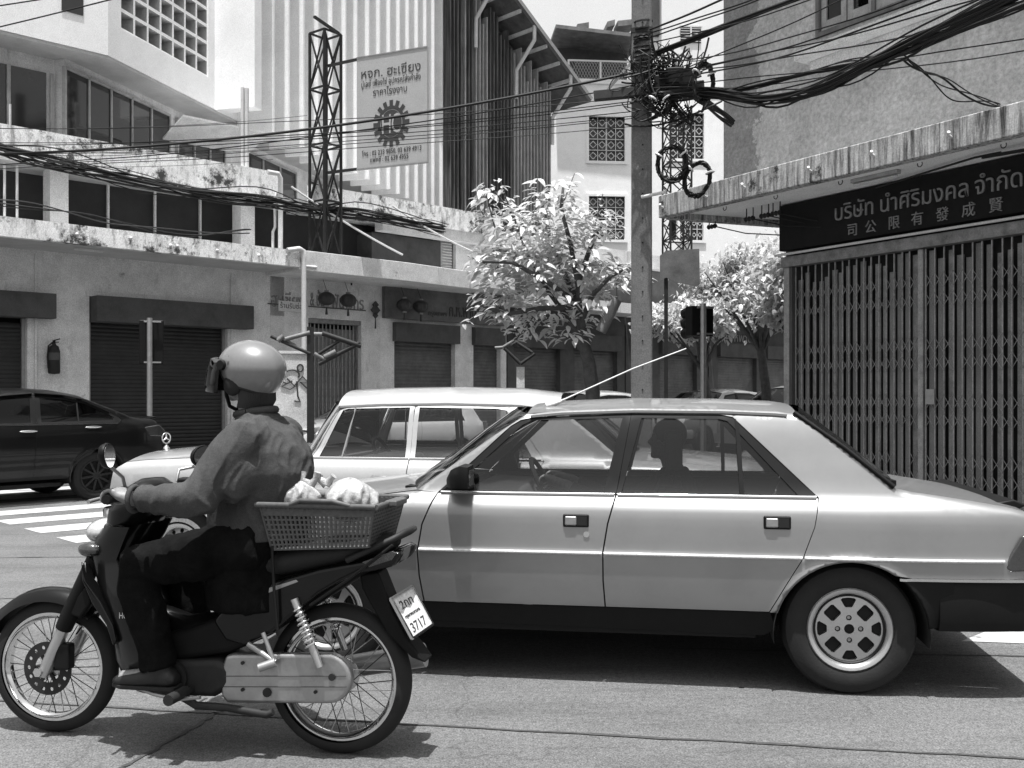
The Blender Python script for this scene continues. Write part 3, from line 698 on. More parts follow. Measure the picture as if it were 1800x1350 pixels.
# wall made of strips round its windows
cols = [(xa, W.X(1035)), (W.X(1035), W.X(1098)), (W.X(1098), W.X(1176)), (W.X(1176), W.X(1237)), (W.X(1237), xb)]
for ci, (c0, c1_) in enumerate(cols):
    if ci in (1, 3):
        ws = [w for w in wins if abs(W.X(w[0]) - c0) < .6]; z = 0
        for w in sorted(ws, key=lambda w: -w[3]):
            mb.box(c0, c1_, 0, .3, z, wz(w[3])); z = wz(w[2])
        mb.box(c0, c1_, 0, .3, z, ztop)
    else: mb.box(c0, c1_, 0, .3, 0, ztop)
mb.build('wall', 'white', WB)
mb = MB(); mb.box(xa, xb, .8, 8, 0, ztop - .3); mb.build('core', 'dkgrey', WB)
for (p0, p1, y0, y1) in wins:
    c0, c1_ = W.X(p0), W.X(p1); z0, z1 = wz(y1), wz(y0)
    mb = MB(); mb.box(c0, c1_, .2, .22, z0, z1); w = mb.build('window', 'wglass', WB)
    mb = MB(); mb.box(c0 - .12, c0, -.06, .2, z0 - .12, z1 + .12); mb.box(c1_, c1_ + .12, -.06, .2, z0 - .12, z1 + .12); mb.box(c0, c1_, -.06, .2, z0 - .12, z0); mb.box(c0, c1_, -.06, .2, z1, z1 + .12)
    mb.box((c0 + c1_) / 2 - .03, (c0 + c1_) / 2 + .03, .1, .18, z0, z1); o = mb.build('frame', 'white', WB); 
    g_ = grille(w, c0, c1_, .05, z0, z1, 4, 4, 'offw', .018)
mb = MB(); mb.box(xa, W.X(1420), -.1, .5, wz(148), wz(140)); mb.build('cornice', 'white', WB)
c0, c1_ = W.X(1000), W.X(1112); mb = MB()
for k in range(3): x = c0 + (c1_ - c0) * k / 2; mb.bar((x, .1, wz(140)), (x, .1, wz(105)), .08)
mb.bar((c0, .1, wz(106)), (c1_, .1, wz(106)), .07)
mb.build('terrace_rail', 'white', WB)
mb = MB(); n = 22
for k in range(n):
    x = c0 + (c1_ - c0) * k / n; d = (c1_ - c0) / n * 3; z0, z1 = wz(138), wz(108)
    mb.bar((x, .1, z0), (min(x + d, c1_), .1, z1), .02); mb.bar((min(x + d, c1_), .1, z0), (x, .1, z1), .02)
mb.build('terrace_mesh', 'steel', WB)
mb = MB(); mb.prism([(W.X(972), wz(60)), (W.X(1118), wz(72)), (W.X(1118), wz(78)), (W.X(972), wz(66))], (0, -1, 0), (1, 0, 0), (0, 0, 1), (0, 6, 0)); mb.build('lean_to_roof', 'tin', WB)
mb = MB(); mb.box(W.X(985), W.X(1112), 1.2, 1.4, wz(140), wz(70)); mb.build('terrace_rear_wall', 'dkgrey', WB)
for (p0, p1, y0) in ((1010, 1030, 58), (1062, 1075, 52), (1080, 1108, 50)): 
    mb = MB(); mb.obox(((W.X(p0) + W.X(p1)) / 2, -.3, wz(y0)), ((W.X(p1) - W.X(p0)) / 2, 0, .05), (0, .5, 0), (0, 0, .12)); mb.build('loose_sheet', 'tin', WB)
U = Frame(6, 52, 5)
UB = U.root('tower_house', 'tall blank white tower house rising behind the tin roofs', 'building')
mb = MB(); mb.box(U.X(860), U.X(1113), 0, 6, 0, 32); mb.box(U.X(1113), U.X(1163), .5, 6, 0, 32); mb.box(U.X(1163), U.X(1480), 0, 6, 0, 32); mb.build('wall', 'cleanw', UB)
mb = MB(); mb.box(U.X(1113) + .05, U.X(1163) - .05, .3, .49, U.hit(1130, 58)[1], 26); mb.build('shaft_louvre', 'dkgrey', UB)
c0, c1_ = U.X(1196), U.X(1232); z0, z1 = U.hit(1200, 75)[1], U.hit(1200, 48)[1]
mb = MB(); mb.box(c0, c1_, -.04, -.01, z0, z1); w = mb.build('window', 'wglass', UB)
mb = MB(); mb.box((c0 + c1_) / 2 - .04, (c0 + c1_) / 2 + .04, -.08, -.041, z0, z1); mb.box(c0 - .06, c1_ + .06, -.08, -.041, z1, z1 + .08); mb.build('frame', 'offw', UB)
for k in range(6): z = z0 + (z1 - z0) * (k + .5) / 6; mb = MB(); mb.box(c0, c1_, -.07, -.042, z - .015, z + .015); mb.build('louvre', 'offw', UB)
# ================================================================ corner building on the right
G = RB.root('corner_building', 'grey roughcast corner building with streaked concrete awning, dark company sign and folding gate', 'building')
def rw(boxes, mat, name): 
    mb = MB(); [mb.box(*b) for b in boxes]; return mb.build(name, mat, G)
ux = RB.X(1272)
w0, w1, wz0 = RB.X(1435), RB.X(1435) + 3.3, 5.92
rw([(ux, w0, 0, .3, 4.1, 9.5), (w0, w1, 0, .3, 4.1, wz0), (w0, w1, 0, .3, 7.7, 9.5), (w1, 9.5, 0, .3, 4.1, 9.5)], 'stucco', 'upper_wall')
rw([(ux + .01, 9.5, .31, 7, 4.1, 9.4)], 'dkgrey', 'upper_core'); rw([(.02, 9.5, .31, 7, .1, 4.0)], 'dark', 'core')
rw([(3.2 + 2.9, 9.5, -.02, .3, .1, 4.0), (0.0, .1, -.05, .3, .1, 3.85)], 'dkgrey', 'pier')
rw([(ux - .6, 10, -1.2, 7, 9.5, 9.75)], 'grey', 'added_shade_eave')  # roof out of view, added so its overhang shades the wall below
# window row with its sill
mb = MB(); mb.box(w0, w1, .16, .18, wz0, 7.7); wn = mb.build('window', 'curtain', G)
k = 0; x = w0
mb = MB(); mb.box(w0, w1, -.02, .14, wz0, wz0 + .07); mb.box(w0, w0 + .05, -.02, .14, wz0 + .07, 7.7); mb.build('window_frame', 'wood', G)
nl = 8; dw = (w1 - w0 - .05) / nl
for i in range(nl):
    a = w0 + .05 + i * dw; mb = MB()
    mb.box(a + .01, a + .09, .02, .08, wz0 + .08, 7.69); mb.box(a + dw - .09, a + dw - .01, .02, .08, wz0 + .08, 7.69); mb.box(a + .09, a + dw - .09, .02, .08, wz0 + .08, wz0 + .2)
    o = mb.build('casement', 'wframe', G, bevel=.006)
    mb = MB(); mb.box(a + .09, a + dw - .09, .045, .055, wz0 + .2, 7.69); mb.build('pane', 'dglass', o)
    if i % 2: mb = MB(); mb.box(a + dw - .025, a + dw + .025, -.01, .12, wz0 + .075, 7.69); mb.build('mullion', 'wood', G)
mb = MB(); s0 = RB.X(1395, -.3); mb.box(s0, w1 + .3, -.3, -.003, 5.62, 5.74); mb.build('sill', 'offw', G, bevel=.008)
mb = MB(); mb.box(s0 + .1, w1 + .3, -.12, -.003, 5.48, 5.615); mb.build('sill_moulding', 'grey', G)
# awning: streaked edge beam, thin roof, soffit; corner runs round the side
ax0 = -1.3; pr = -1.1
side = (RB.u * 0 + Vector((0.0, 0, 0)))
mb = MB(); mb.box(ax0, 9.5, pr, pr + .14, 3.83, 4.13); mb.build('awning_beam', 'awningr', G, bevel=.012)
mb = MB(); mb.prism([(ax0 + .05, pr + .135), (9.5, pr + .135), (9.5, 2.2), (ax0 + .65, 2.2)], (0, 0, 3.90), (1, 0, 0), (0, 1, 0), (0, 0, .16)); mb.build('awning_slab', 'soffitr', G)
mb = MB(); mb.prism([(ax0 - .003, pr + .145), (ax0 + .14, pr + .145), (ax0 + .74, 2.2), (ax0 + .597, 2.2)], (0, 0, 3.82), (1, 0, 0), (0, 1, 0), (0, 0, .31)); mb.build('awning_side_beam', 'awningr', G)
rw([(ux + .02, 9.4, -.001 + .002, .3, 4.07, 4.098)], 'grey', 'drip_course')
# sign board with two lines of raised letters, white tube below
mb = MB(); mb.box(-.05, 6.2, -.12, -.03, 3.30, 3.885); sb = mb.build('signboard', 'signdk', G)
tx0, tx1 = RB.X(1468, -.13), RB.X(1797, -.13)
for wd_, p0_, p1_ in (('บริษัท', 1468, 1535), ('นำศิริมงคล', 1548, 1702), ('จำกัด', 1714, 1797)):
    a_ = RB.X(p0_, -.13); text('lettering', wd_, .27, (a_, -.125, 3.56), (1, 0, 0), (0, 0, 1), 'gold', G, .012, width=RB.X(p1_, -.13) - a_)
for ch, px in zip('司公限有發成賢', (1498, 1530, 1571, 1612, 1656, 1702, 1750)):
    x = RB.X(px, -.13); text('lettering', ch, .165, (x - .08, -.125, 3.355), (1, 0, 0), (0, 0, 1), 'gold', G, .01)
mb = MB(); mb.tube([(-.1, -.15, 3.245), (6.2, -.15, 3.245)], .016, 8); mb.build('white_tube', 'plate', G, smooth=60)
rw([(-.05, 6.2, -.09, .05, 3.09, 3.22)], 'gate', 'gate_header')
rw([(-.03, .06, -.06, .05, .12, 3.088)], 'gatel', 'gate_jamb')
bars_gate(G, .12, 1.93, 0, .14, 3.08, 17, rows=((2.72, .17), (2.5, .17), (2.0, .17), (1.8, .17), (1.35, .17), (1.15, .17), (.7, .17), (.5, .17)))
bars_gate(G, 2.03, 5.9, 0, .14, 3.08, 34, rows=((2.72, .17), (2.5, .17), (2.0, .17), (1.8, .17), (1.35, .17), (1.15, .17), (.7, .17), (.5, .17)))
rw([(1.95, 2.01, -.03, .02, .14, 3.08)], 'gatel', 'gate_post')
mb = MB(); mb.box(2.05, 2.16, -.035, -.02, 1.33, 1.5); mb.build('lock_plate', 'steel', G)
rw([(.11, 6.0, .12, .16, .12, 3.5)], 'dark', 'gate_backing')
# hooks and knobs along the awning's lower edge, lamp, knob insulators
for x in (-.9, -.1, .75, 1.7, 2.7, 3.6):
    mb = MB(); mb.torus((x, pr + .07, 3.78), (0, 1, 0), .028, .005, 14, 6, -.6, 3.6); mb.build('hook', 'iron', G)
for x in (-1.2, -.35, .32, 1.35, 2.2, 3.1):
    mb = MB(); mb.tube([(x, pr + .01, 3.95), (x, pr - .05, 3.97), (x + .03, pr - .08, 3.99)], .016, 8); mb.build('insulator_knob', 'pipe', G)
mb = MB(); x = RB.X(1500, -.55); mb.box(x, x + .62, -.6, -.53, 3.855, 3.897); mb.build('lamp_housing', 'wframe', G); mb = MB(); mb.tube([(x + .02, -.565, 3.835), (x + .6, -.565, 3.835)], .014, 8); mb.build('tube_lamp', 'plate', G)
for px in (1252, 1318, 1345, 1365):
    x = RB.X(px, -.3); mb = MB(); mb.tube([(x - .06, -.3, 3.9), (x - .06, -.3, 3.78)], .008, 5); mb.tube([(x + .06, -.3, 3.9), (x + .06, -.3, 3.78)], .008, 5)
    mb.lathe([(.02, -.09), (.035, -.07), (.02, -.04), (.035, -.01), (.02, .02), (.035, .05), (.02, .08)], (x, -.3, 3.76), (1, 0, 0), 10, True); mb.build('reel_insulator', 'iron', G, smooth=40)
for px, q1 in ((1255, .6), (1320, .5), (1347, .4), (1367, .3)):
    x = RB.X(px, -.3); mb = MB(); mb.tube([(x, -.3, 3.76), (x + .5, -.2, 3.6), (x + 1.1, -.1, 3.5)] if px < 1340 else [(x, -.3, 3.76), (x + .3, -.2, 3.66), (x + .5, -.14, 3.6)], .008, 5); mb.build('service_wire', 'cable', G)
mb = MB(); x = RB.X(1745, -.5); mb.tube([(x - 1.7, -.12, 3.86), (x - .2, -.5, 3.86), (x + .1, -.52, 3.85)], .012, 6); mb.bar((x - .1, -.52, 3.84), (x + .9, -.5, 3.80), .03); mb.build('conduit', 'iron', G)
# ================================================================ concrete power pole, tangle, coils
PX, PY = 1128, 12.3
pb = at(PX, HY, PY); 
pole = thing('utility_pole', 'tall tapered concrete utility pole carrying a tangle of black cables', 'pole', (pb.x, PY, 0), R(-8))
mb = MB(); w0_, w1_ = .132, .118
mb.loft([[Vector((a * w, b * w * .85, z)) for a, b in ((-.86, -1), (.86, -1), (1, -.86), (1, .86), (.86, 1), (-.86, 1), (-1, .86), (-1, -.86))] for z, w in ((0, w0_), (10, w1_))]); mb.build('shaft', 'concr', pole)
for k in range(22):
    mb = MB(); mb.cyl((0.012, -.118, 1.2 + k * .3), (.012, -.1, 1.2 + k * .3), .010, n=8); mb.build('bolt_hole', 'dark', pole)
def pz(py): return CAM_Z + (HY - py) * PY / FPX
mb = MB(); mb.bar((-.58, -.17, pz(173)), (.75, -.17, pz(163)), .11, .115); mb.build('cross_arm', 'armwood', pole, bevel=.01)
mb = MB(); mb.bar((-.42, -.18, pz(165)), (-.09, -.14, pz(110)), .03); mb.bar((.6, -.19, pz(170)), (.08, -.14, pz(120)), .03); mb.build('arm_brace', 'steel', pole)
for z in (pz(160), pz(120), pz(58)):
    mb = MB(); mb.box(-.135, .135, -.12, .12, z - .03, z + .03); mb.build('band', 'iron', pole)
for (px, py, q) in ((1185, 150, -.25), (1205, 152, -.25), (1165, 160, -.2)):
    p = (at(px, py, PY) - Vector((pb.x, PY, 0))); mb = MB(); mb.box(p.x - .11, p.x + .11, q - .1, q + .08, p.z - .1, p.z + .1); mb.build('junction_box', 'blackp', pole, bevel=.02)
mb = MB(); mb.tube([(-.7 + .7, -.2, pz(352)), (.3, -.3, pz(347))], .02, 8); mb.build('stay_rod', 'pipe', pole)
rnd = random.Random(3)
def coil(px, py, r, tilt, lab, turns=9, Y=PY - .5, rx=1.0):
    c = at(px, py, Y); t = thing('cable_coil', lab, 'cable coil', c, 0, 'coils of spare cable tied up at the pole')
    mb = MB(); pts = []
    for i in range(turns * 28 + 1):
        a = 2 * math.pi * i / 28; rr = r + rnd.uniform(-.012, .012) + .02 * math.sin(i * .37)
        pts.append((rr * math.cos(a) * rx, rnd.uniform(-.035, .035), rr * math.sin(a)))
    mb.tube(pts, .011, 5); o = mb.build('winding', 'cable', t, smooth=60); o.rotation_euler = (0, tilt, rnd.uniform(-.3, .3))
    for a in (.6, 2.6): mb = MB(); mb.torus((r * math.cos(a) * rx, 0, r * math.sin(a)), (-math.sin(a), 0, math.cos(a)), .05, .012, 10, 5); o2 = mb.build('tie', 'pipe', t); o2.rotation_euler = o.rotation_euler
coil(1237, 146, .215, .08, 'narrow upright cable coil hanging on the pole arm', 10, PY - 1.0, rx=.5)
coil(1181, 288, .2, 0, 'round black cable coil hanging below the pole arm', rx=.85)
coil(1226, 315, .2, .3, 'drooping black cable coil resting behind the awning tip', rx=.72)
coil(1160, 182, .12, 0, 'small cable coil tied against the pole under the arm', 5, rx=.8)
mb = MB()                                # loose tangle round the pole head
for k in range(150):
    a = Vector((rnd.gauss(.28, .25), rnd.gauss(-.25, .08), rnd.uniform(pz(215), pz(95)))); b = Vector((rnd.gauss(.25, .28), rnd.gauss(-.25, .08), rnd.uniform(pz(235), pz(80))))
    c = (a + b) / 2 + Vector((rnd.uniform(-.25, .25), rnd.uniform(-.1, .1), -rnd.uniform(.0, .3)))
    mb.tube([a.lerp(c, t).lerp(c.lerp(b, t), t) for t in [i / 9 for i in range(10)]], rnd.choice((.005, .007, .012)), 4)
for k in range(14):
    z0 = rnd.uniform(pz(120), pz(40)); mb.tube([(.13 * math.cos(a * .6 + k) , .12 * math.sin(a * .6 + k) - .02, z0 + a * .01) for a in range(12)], .012, 4)
tg = mb.build('cable_tangle', 'cable'); tg.location = pole.location; tag(tg, 'loose tangle of black wires knotted round the pole head', 'wires', kind='stuff')
# ================================================================ overhead cables: each its own thing
def sag(a, b, s, n=26, wav=0):
    a, b = Vector(a), Vector(b); out = []
    ph = rnd.uniform(0, 6)
    for i in range(n + 1):
        t = i / n; p = a.lerp(b, t); p.z -= s * 4 * t * (1 - t); p.z += wav * math.sin(ph + t * 17) * t * (1 - t) * 4; out.append(p)
    return out
def cable(pts, r, lab, group, name='overhead_cable', mat='cable', n=6):
    mb = MB(); o0 = Vector(pts[0]); mb.tube([Vector(p) - o0 for p in pts], r, n); o = mb.build(name, mat, None, smooth=60); o.location = o0
    return tag(o, lab, 'cable', group)
g1 = 'cables strung from the pole across the junction to the left'
cable(sag(at(-420, 262, 15), at(1112, 128, PY - .2), .42), .018, 'thickest black cable sagging across in front of the sign tower', g1)
for (y0, y1, Y0, s, r) in ((292, 150, 16, .35, .008), (238, 178, 15, .3, .006), (225, 182, 15, .35, .006), (268, 196, 16, .2, .006), (300, 208, 15.5, .15, .005), (262, 204, 16.5, .25, .005), (215, 172, 16, .22, .005), (310, 222, 15, .1, .005)):
    cable(sag(at(-420, y0, Y0), at(1113, y1, PY - .15), s, wav=.01), r, 'thin black wire crossing the junction from the pole head', g1)
for (x0, y0, x1, y1) in ((-400, 135, 420, -60), (-400, 60, 300, -40)):
    cable(sag(at(x0, y0, 13), at(x1, y1, 11), .05), .008, 'wire passing high before the white fascia', 'wires high before the white fascia')
g2 = 'cables strung from the pole to the right past the corner building'
for k, (py0, px1, py1, r, s) in enumerate(((58, 1800, -260, .008, .1), (66, 1800, -230, .008, .05), (52, 1700, -260, .012, .05), (75, 1800, -190, .007, .15), (95, 1800, -210, .02, .02), (100, 1800, -205, .016, .02), (130, 1850, -60, .008, .12), (128, 1900, -20, .007, .14), (140, 1900, -190, .009, .3), (150, 1900, 60, .006, .1),
                                         (112, 1800, -150, .007, .25), (135, 1800, -130, .008, .2), (168, 1900, 95, .006, .05), (146, 1850, -240, .007, .06))):
    cable(sag(at(1143, py0, PY - .15), at(px1 + 250, py1 - 60, 6.2 + .15 * k % 1), s, wav=.01), r, 'thick black cable rising steeply from the pole head' if r > .011 else 'thin black wire rising from the pole past the roughcast wall', g2)
# heavy bundles
def bundle(keys, n, spread, r, lab, group=None, loose=4):
    t = thing('cable_bundle', lab, 'cables', keys[0], 0, group); o0 = Vector(keys[0])
    for k in range(n):
        off = Vector((rnd.gauss(0, spread), rnd.gauss(0, spread), rnd.gauss(0, spread))); pts = []
        ph, am = rnd.uniform(0, 6), rnd.uniform(.3, 1) * spread * (3 if k < loose else .8)
        m = 34
        for i in range(m + 1):
            u = i / m * (len(keys) - 1); j = min(int(u), len(keys) - 2); f = u - j
            P0, P1, P2, P3 = [Vector(keys[max(0, min(len(keys) - 1, q))]) for q in (j - 1, j, j + 1, j + 2)]
            p = .5 * ((2 * P1) + (P2 - P0) * f + (2 * P0 - 5 * P1 + 4 * P2 - P3) * f * f + (3 * P1 - P0 - 3 * P2 + P3) * f ** 3)
            pts.append(p + off + Vector((0, 0, am * math.sin(ph + u * 2.7))) - o0)
        mb = MB(); mb.tube(pts, r * rnd.uniform(.6, 1.3), 5); mb.build('strand', 'cable', t, smooth=60)
    return t
bundle([at(1150, 168, PY - .25), at(1250, 165, 11.2), at(1340, 176, 10.2), at(1430, 160, 9.4), at(1520, 118, 8.7), at(1640, 60, 7.8), at(1800, -20, 7.0), at(2100, -190, 6)], 26, .026, .009, 'thick sagging bundle of black cables along the roughcast wall', loose=7)
bundle([at(1240, 172, 11.4), at(1330, 150, 10.6), at(1460, 120, 9.6), at(1560, 100, 8.9), at(1700, 50, 8.0), at(1850, -10, 7.2)], 8, .014, .010, 'slimmer cable bundle strapped above the thick sagging one')
bundle([at(1215, 160, 12.2), at(1250, 185, 12.6), at(1290, 215, 12.9)], 10, .02, .014, 'short taut bundle running from the pole to the wall corner')
bundle([at(1590, 95, 8.5), at(1640, 130, 9.0), at(1690, 160, 9.3), at(1760, 180, 9.4)], 4, .02, .008, 'loose pair of wires dropping from the bundle to the awning')
zf = L.W(L.X(0, -1.5), -1.5, 0)
def LP(px, py, q): p = L.P(px, py, q); return L.W(*p)
bundle([LP(-300, 205, -.6), LP(-60, 250, -.6), LP(60, 282, -.6), LP(200, 312, -.6), LP(360, 345, -.6), LP(480, 358, -.6), LP(560, 372, -.6), LP(640, 380, -.6), LP(780, 405, -.6)], 22, .045, .012, 'sagging bundle of black cables along the stained parapet', loose=8)
bundle([LP(-300, 340, -.7), LP(-30, 352, -.7), LP(110, 372, -.7), LP(220, 392, -.7), LP(340, 412, -.7), LP(440, 405, -.7)], 3, .02, .013, 'slack black cables lying along the left awning top')
for (x0, y0, x1, y1, r) in ((0, 265, 300, 266, .005), (0, 226, 540, 203, .005), (160, 268, 540, 255, .005), (0, 290, 480, 280, .004)):
    cable(sag(LP(x0, y0, -2), LP(x1, y1, -1.6), .08), r, 'thin wire hung before the terrace glazing', 'thin wires before the terrace glazing')
# two white sleeved stays from the parapet down to the canopy
for (x0, y0, x1, y1, q0) in ((512, 328, 708, 448, -.3), (690, 362, 838, 446, -.3)):
    a = L.W(*L.P(x0, y0, q0)); b = L.W(*L.P(x1, y1, -1.25)); cable(sag(a, b, .06), .021, 'white sleeved stay slanting from the parapet to the canopy', 'white sleeved stays', 'stay_cable', 'plate', 8)
# ================================================================ lattice tower with the hanging sign
def lattice(name, lab, base, rz, w, h, nb, mat='iron', th=.05, plan=4):
    t = thing(name, lab, 'tower', base, rz)
    c = [(-w / 2, -w / 2), (w / 2, -w / 2), (w / 2, w / 2), (-w / 2, w / 2)]
    for (x, y) in c: mb = MB(); mb.bar((x, y, 0), (x, y, h), th); mb.build('upright', mat, t)
    for k in range(nb + 1):
        z = h * k / nb
        if k % 2 == 0 or nb < 5:
            mb = MB()
            for i in range(4): a, b = c[i], c[(i + 1) % 4]; mb.bar((*a, z), (*b, z), th * .8)
            mb.build('ring_frame', mat, t)
        if k < nb:
            for i in range(4):
                a, b = c[i], c[(i + 1) % 4]; z1 = h * (k + 1) / nb
                mb = MB(); mb.bar((*a, z), (*b, z1), th * .6); mb.build('brace', mat, t); mb = MB(); mb.bar((*b, z), (*a, z1), th * .6); mb.build('brace', mat, t)
    return t
tb = L.W(L.X(572, -.55), -.55, 4.325); th_ = CAM_Z + (HY - 60) * tb.y / FPX - 4.325
tw = lattice('sign_tower', 'black iron lattice tower standing on the canopy, holding a sign', tb, R(52), .46, th_, 4, th=.045)
mb = MB(); mb.bar((-.65, -.4, th_ + .08), (.15, -.25, th_ + .0), .05); mb.build('top_bar', 'iron', tw)
# the sign board
S_ = Frame(0, 0, -27)
pc = at(627, 200, tb.y - .55); S_ = Frame(pc.x, pc.y, -24)
sx1 = S_.X(751, 0); sz0, sz1 = S_.hit(628, 299)[1], S_.hit(626, 101)[1]
SG = S_.root('hanging_sign', 'grey trade sign with gear emblem hanging from the lattice tower', 'sign')
mb = MB(); mb.box(0, sx1, 0, .06, sz0, sz1); mb.build('board', 'signgr', SG, bevel=.006)
mb = MB(); mb.bar((-.75, .03, sz1 - .07), (.05, .03, sz1 - .03), .05); mb.bar((-.75, .03, sz0 + .02), (.05, .03, sz0 + .03), .05); mb.build('arm', 'iron', SG)
for z in (sz0 + .012, sz1 - .012): mb = MB(); mb.box(0, sx1, -.012, -.003, z - .012, z + .012); mb.build('edge_trim', 'steel', SG)
H = sz1 - sz0; Wd = sx1
def st(s, fx, fz, fw, fs): text('lettering', s, H * fs, (Wd * fx, -.006, sz0 + H * fz), (1, 0, 0), (0, 0, 1), 'ink', SG, .002, width=Wd * fw)
st('หจก. ฮะเซียง', .07, .80, .84, .115); st('มู่เลย์ เฟืองโซ่ อุปกรณ์ส่งกำลัง', .07, .725, .84, .07); st('ราคาโรงงาน', .24, .635, .48, .085)
st('โทร : 02 233 9850, 02 639 4913', .08, .115, .84, .06); st('แฟกซ์ : 02 639 4955', .20, .055, .54, .06)
cx, cz, r0 = Wd * .5, sz0 + H * .375, Wd * .195
poly = []
for k in range(16):
    a = 2 * math.pi * k / 16
    for da, rr in ((-.125, 1), (-.1, 1.32), (.1, 1.32), (.125, 1)): poly.append((r0 * rr * 1.0 * math.sin(a + da), r0 * rr * 1.12 * math.cos(a + da)))
hole = [(r0 * .80 * math.sin(-2 * math.pi * k / 40), r0 * .80 * 1.12 * math.cos(2 * math.pi * k / 40)) for k in range(40)]
def plate2d(name, poly, holes, y, mat, parent, dy=.003, step=.05):
    v, f = fill2d(poly, holes, step); mb = MB(); mb.add([(cx + p[0], y, cz + p[1]) for p in v], f); o = mb.build(name, mat, parent); return o
plate2d('gear_emblem', poly, [hole], -.006, 'ink', SG)
disc = [(r0 * .76 * math.sin(2 * math.pi * k / 40), r0 * .76 * 1.12 * math.cos(2 * math.pi * k / 40)) for k in range(40)]
plate2d('gear_emblem_disc', disc, [], -.006, 'ink', SG)
text('lettering', 'H', r0 * 1.75, (cx - r0 * .66, -.009, cz - r0 * .6), (1, 0, 0), (0, 0, 1), 'signgr', SG, .002, width=r0 * .62)
text('lettering', 'C', r0 * 1.75, (cx + r0 * .04, -.009, cz - r0 * .6), (1, 0, 0), (0, 0, 1), 'signgr', SG, .002, width=r0 * .62)
# second lattice mast behind the pole, with its rusted sign
mx_ = L.X(1190, 1.2); mp_ = L.W(mx_, 1.2, 5.26); lattice('sign_mast', 'slender lattice mast on the roof behind the concrete pole', mp_, R(12), .72, CAM_Z + (HY - 190) * mp_.y / FPX - 5.26, 9, 'iron', .05)
q_ = at(1160, 500, 15.9); t = thing('rusted_sign', 'blank grey sheet sign with ragged lower edge behind the pole', 'sign', (q_.x, 15.9, 0), R(-6)); k = 15.9 / FPX
mb = MB(); pl = [(0, 0), (.1, .05), (.24, -.02), (.4, -.06), (.58, -.1), (.63, -.06), (.62, .5), (.1, .48), (0, .4)]
mb.prism(pl, (0, 0, q_.z + .06), (1, 0, 0), (0, 0, 1), (0, .03, 0)); mb.build('sheet', 'tin', t)
mb = MB(); mb.bar((.1, .06, 0), (.1, .06, q_.z + .5), .06); mb.build('post', 'iron', t)
# ================================================================ street furniture
def signal(px, ytop, ybot, Y, lab, flip=1, wpx=22, side=-8):
    b = at(px, HY, Y); t = thing('traffic_signal', lab, 'traffic light', (b.x, Y, 0), R(20)); k = Y / FPX
    z1, z0 = CAM_Z + (HY - ytop) * k, CAM_Z + (HY - ybot) * k
    mb = MB(); mb.tube([(0, 0, 0), (0, 0, z1 + .03)], .045, 14); mb.build('pole', 'steel', t, smooth=60)
    for s in (-1, 1):
        o = s * .098 + .03
        mb = MB(); mb.box(o - .095, o + .095, .06, .26, z0, z1); mb.build('housing', 'blackp', t, bevel=.02)
        for j in range(3):
            z = z0 + (z1 - z0) * (j + .5) / 3; mb = MB(); mb.lathe([(.08, 0), (.085, .16)], (o, .26, z), (0, 1, -.15), 16); mb.build('visor', 'blackp', t, smooth=60)
    for z in (z0 + .03, z1 - .03): mb = MB(); mb.bar((-.09, .0, z), (.18, .0, z), .025); mb.bar((-.06, 0, z), (-.06, .08, z), .025); mb.bar((.12, 0, z), (.12, .08, z), .025); mb.build('bracket', 'steel', t)
    return t
signal(263, 562, 640, 16.6, 'black traffic signal heads on a slim steel pole before the shutter')
signal(1236, 537, 590, 15.0, 'black traffic signal heads on a slim pole beyond the sedans')
# graffiti cabinet with the bent pipe frame behind the rider
cb = at(515, 690, 17.0); t = thing('street_cabinet', 'pale street cabinet with black graffiti scrawls behind the rider', 'cabinet', (cb.x, 17.0, 0), R(18)); zc = CAM_Z + (HY - 622) * 17 / FPX
mb = MB(); mb.box(-.42, .3, 0, .45, .14, zc); mb.build('box', 'offw', t, bevel=.01)
mb = MB(); mb.box(-.45, .33, -.03, .48, zc + .003, zc + .05); mb.build('lid', 'grey', t)
mb = MB(); mb.box(-.4, .28, -.012, -.002, .3, zc - .08); mb.build('door', 'offw', t)
def scrawl(pts, r=.014): mb = MB(); mb.tube([(a, -.014, b) for a, b in pts], r, 5); return mb
def arc(cx, cz, rx, rz, a0, a1, n=14): return [(cx + rx * math.cos(a0 + (a1 - a0) * i / n), cz + rz * math.sin(a0 + (a1 - a0) * i / n)) for i in range(n + 1)]
zz = zc - .52
for pts in (arc(.12, zz + .28, .05, .06, 0, 6.3), arc(-.02, zz + .16, .12, .09, -.5, 3.6), [(-.1, zz + .1), (.02, zz - .02), (.16, zz + .14), (.26, zz + .02), (.12, zz + .04), (.27, zz - .1)], [(.06, zz + .05), (.08, zz - .2), (.12, zz - .3), (.02, zz - .28)], [(-.24, zz + .06), (-.1, zz + .02), (-.02, zz + .06), (-.2, zz - .04), (-.05, zz - .08), (.04, zz - .02)]):
    scrawl(pts).build('graffiti_stroke', 'ink', t, smooth=60)
for pts in (arc(-.3, zz + .14, .05, .05, 0, 6.3), arc(-.3, zz + .12, .1, .1, .3, 5.5), [(-.35, zz + .02), (-.28, zz - .06), (-.24, zz + .03)]): scrawl(pts, .007).build('graffiti_stroke', 'ink', t, smooth=60)
f_ = at(546, 620, 16.7); t = thing('pipe_frame', 'rusty welded pipe frame on a post beside the graffiti cabinet', 'frame', (f_.x, 16.7, 0), R(10)); k = 16.7 / FPX
def fp(px, py, q=0): return Vector(((px - 546) * k, q, CAM_Z + (HY - py) * k))
mb = MB(); mb.box(-.06, .06, -.06, .06, .14, fp(546, 575).z); mb.build('post', 'iron', t)
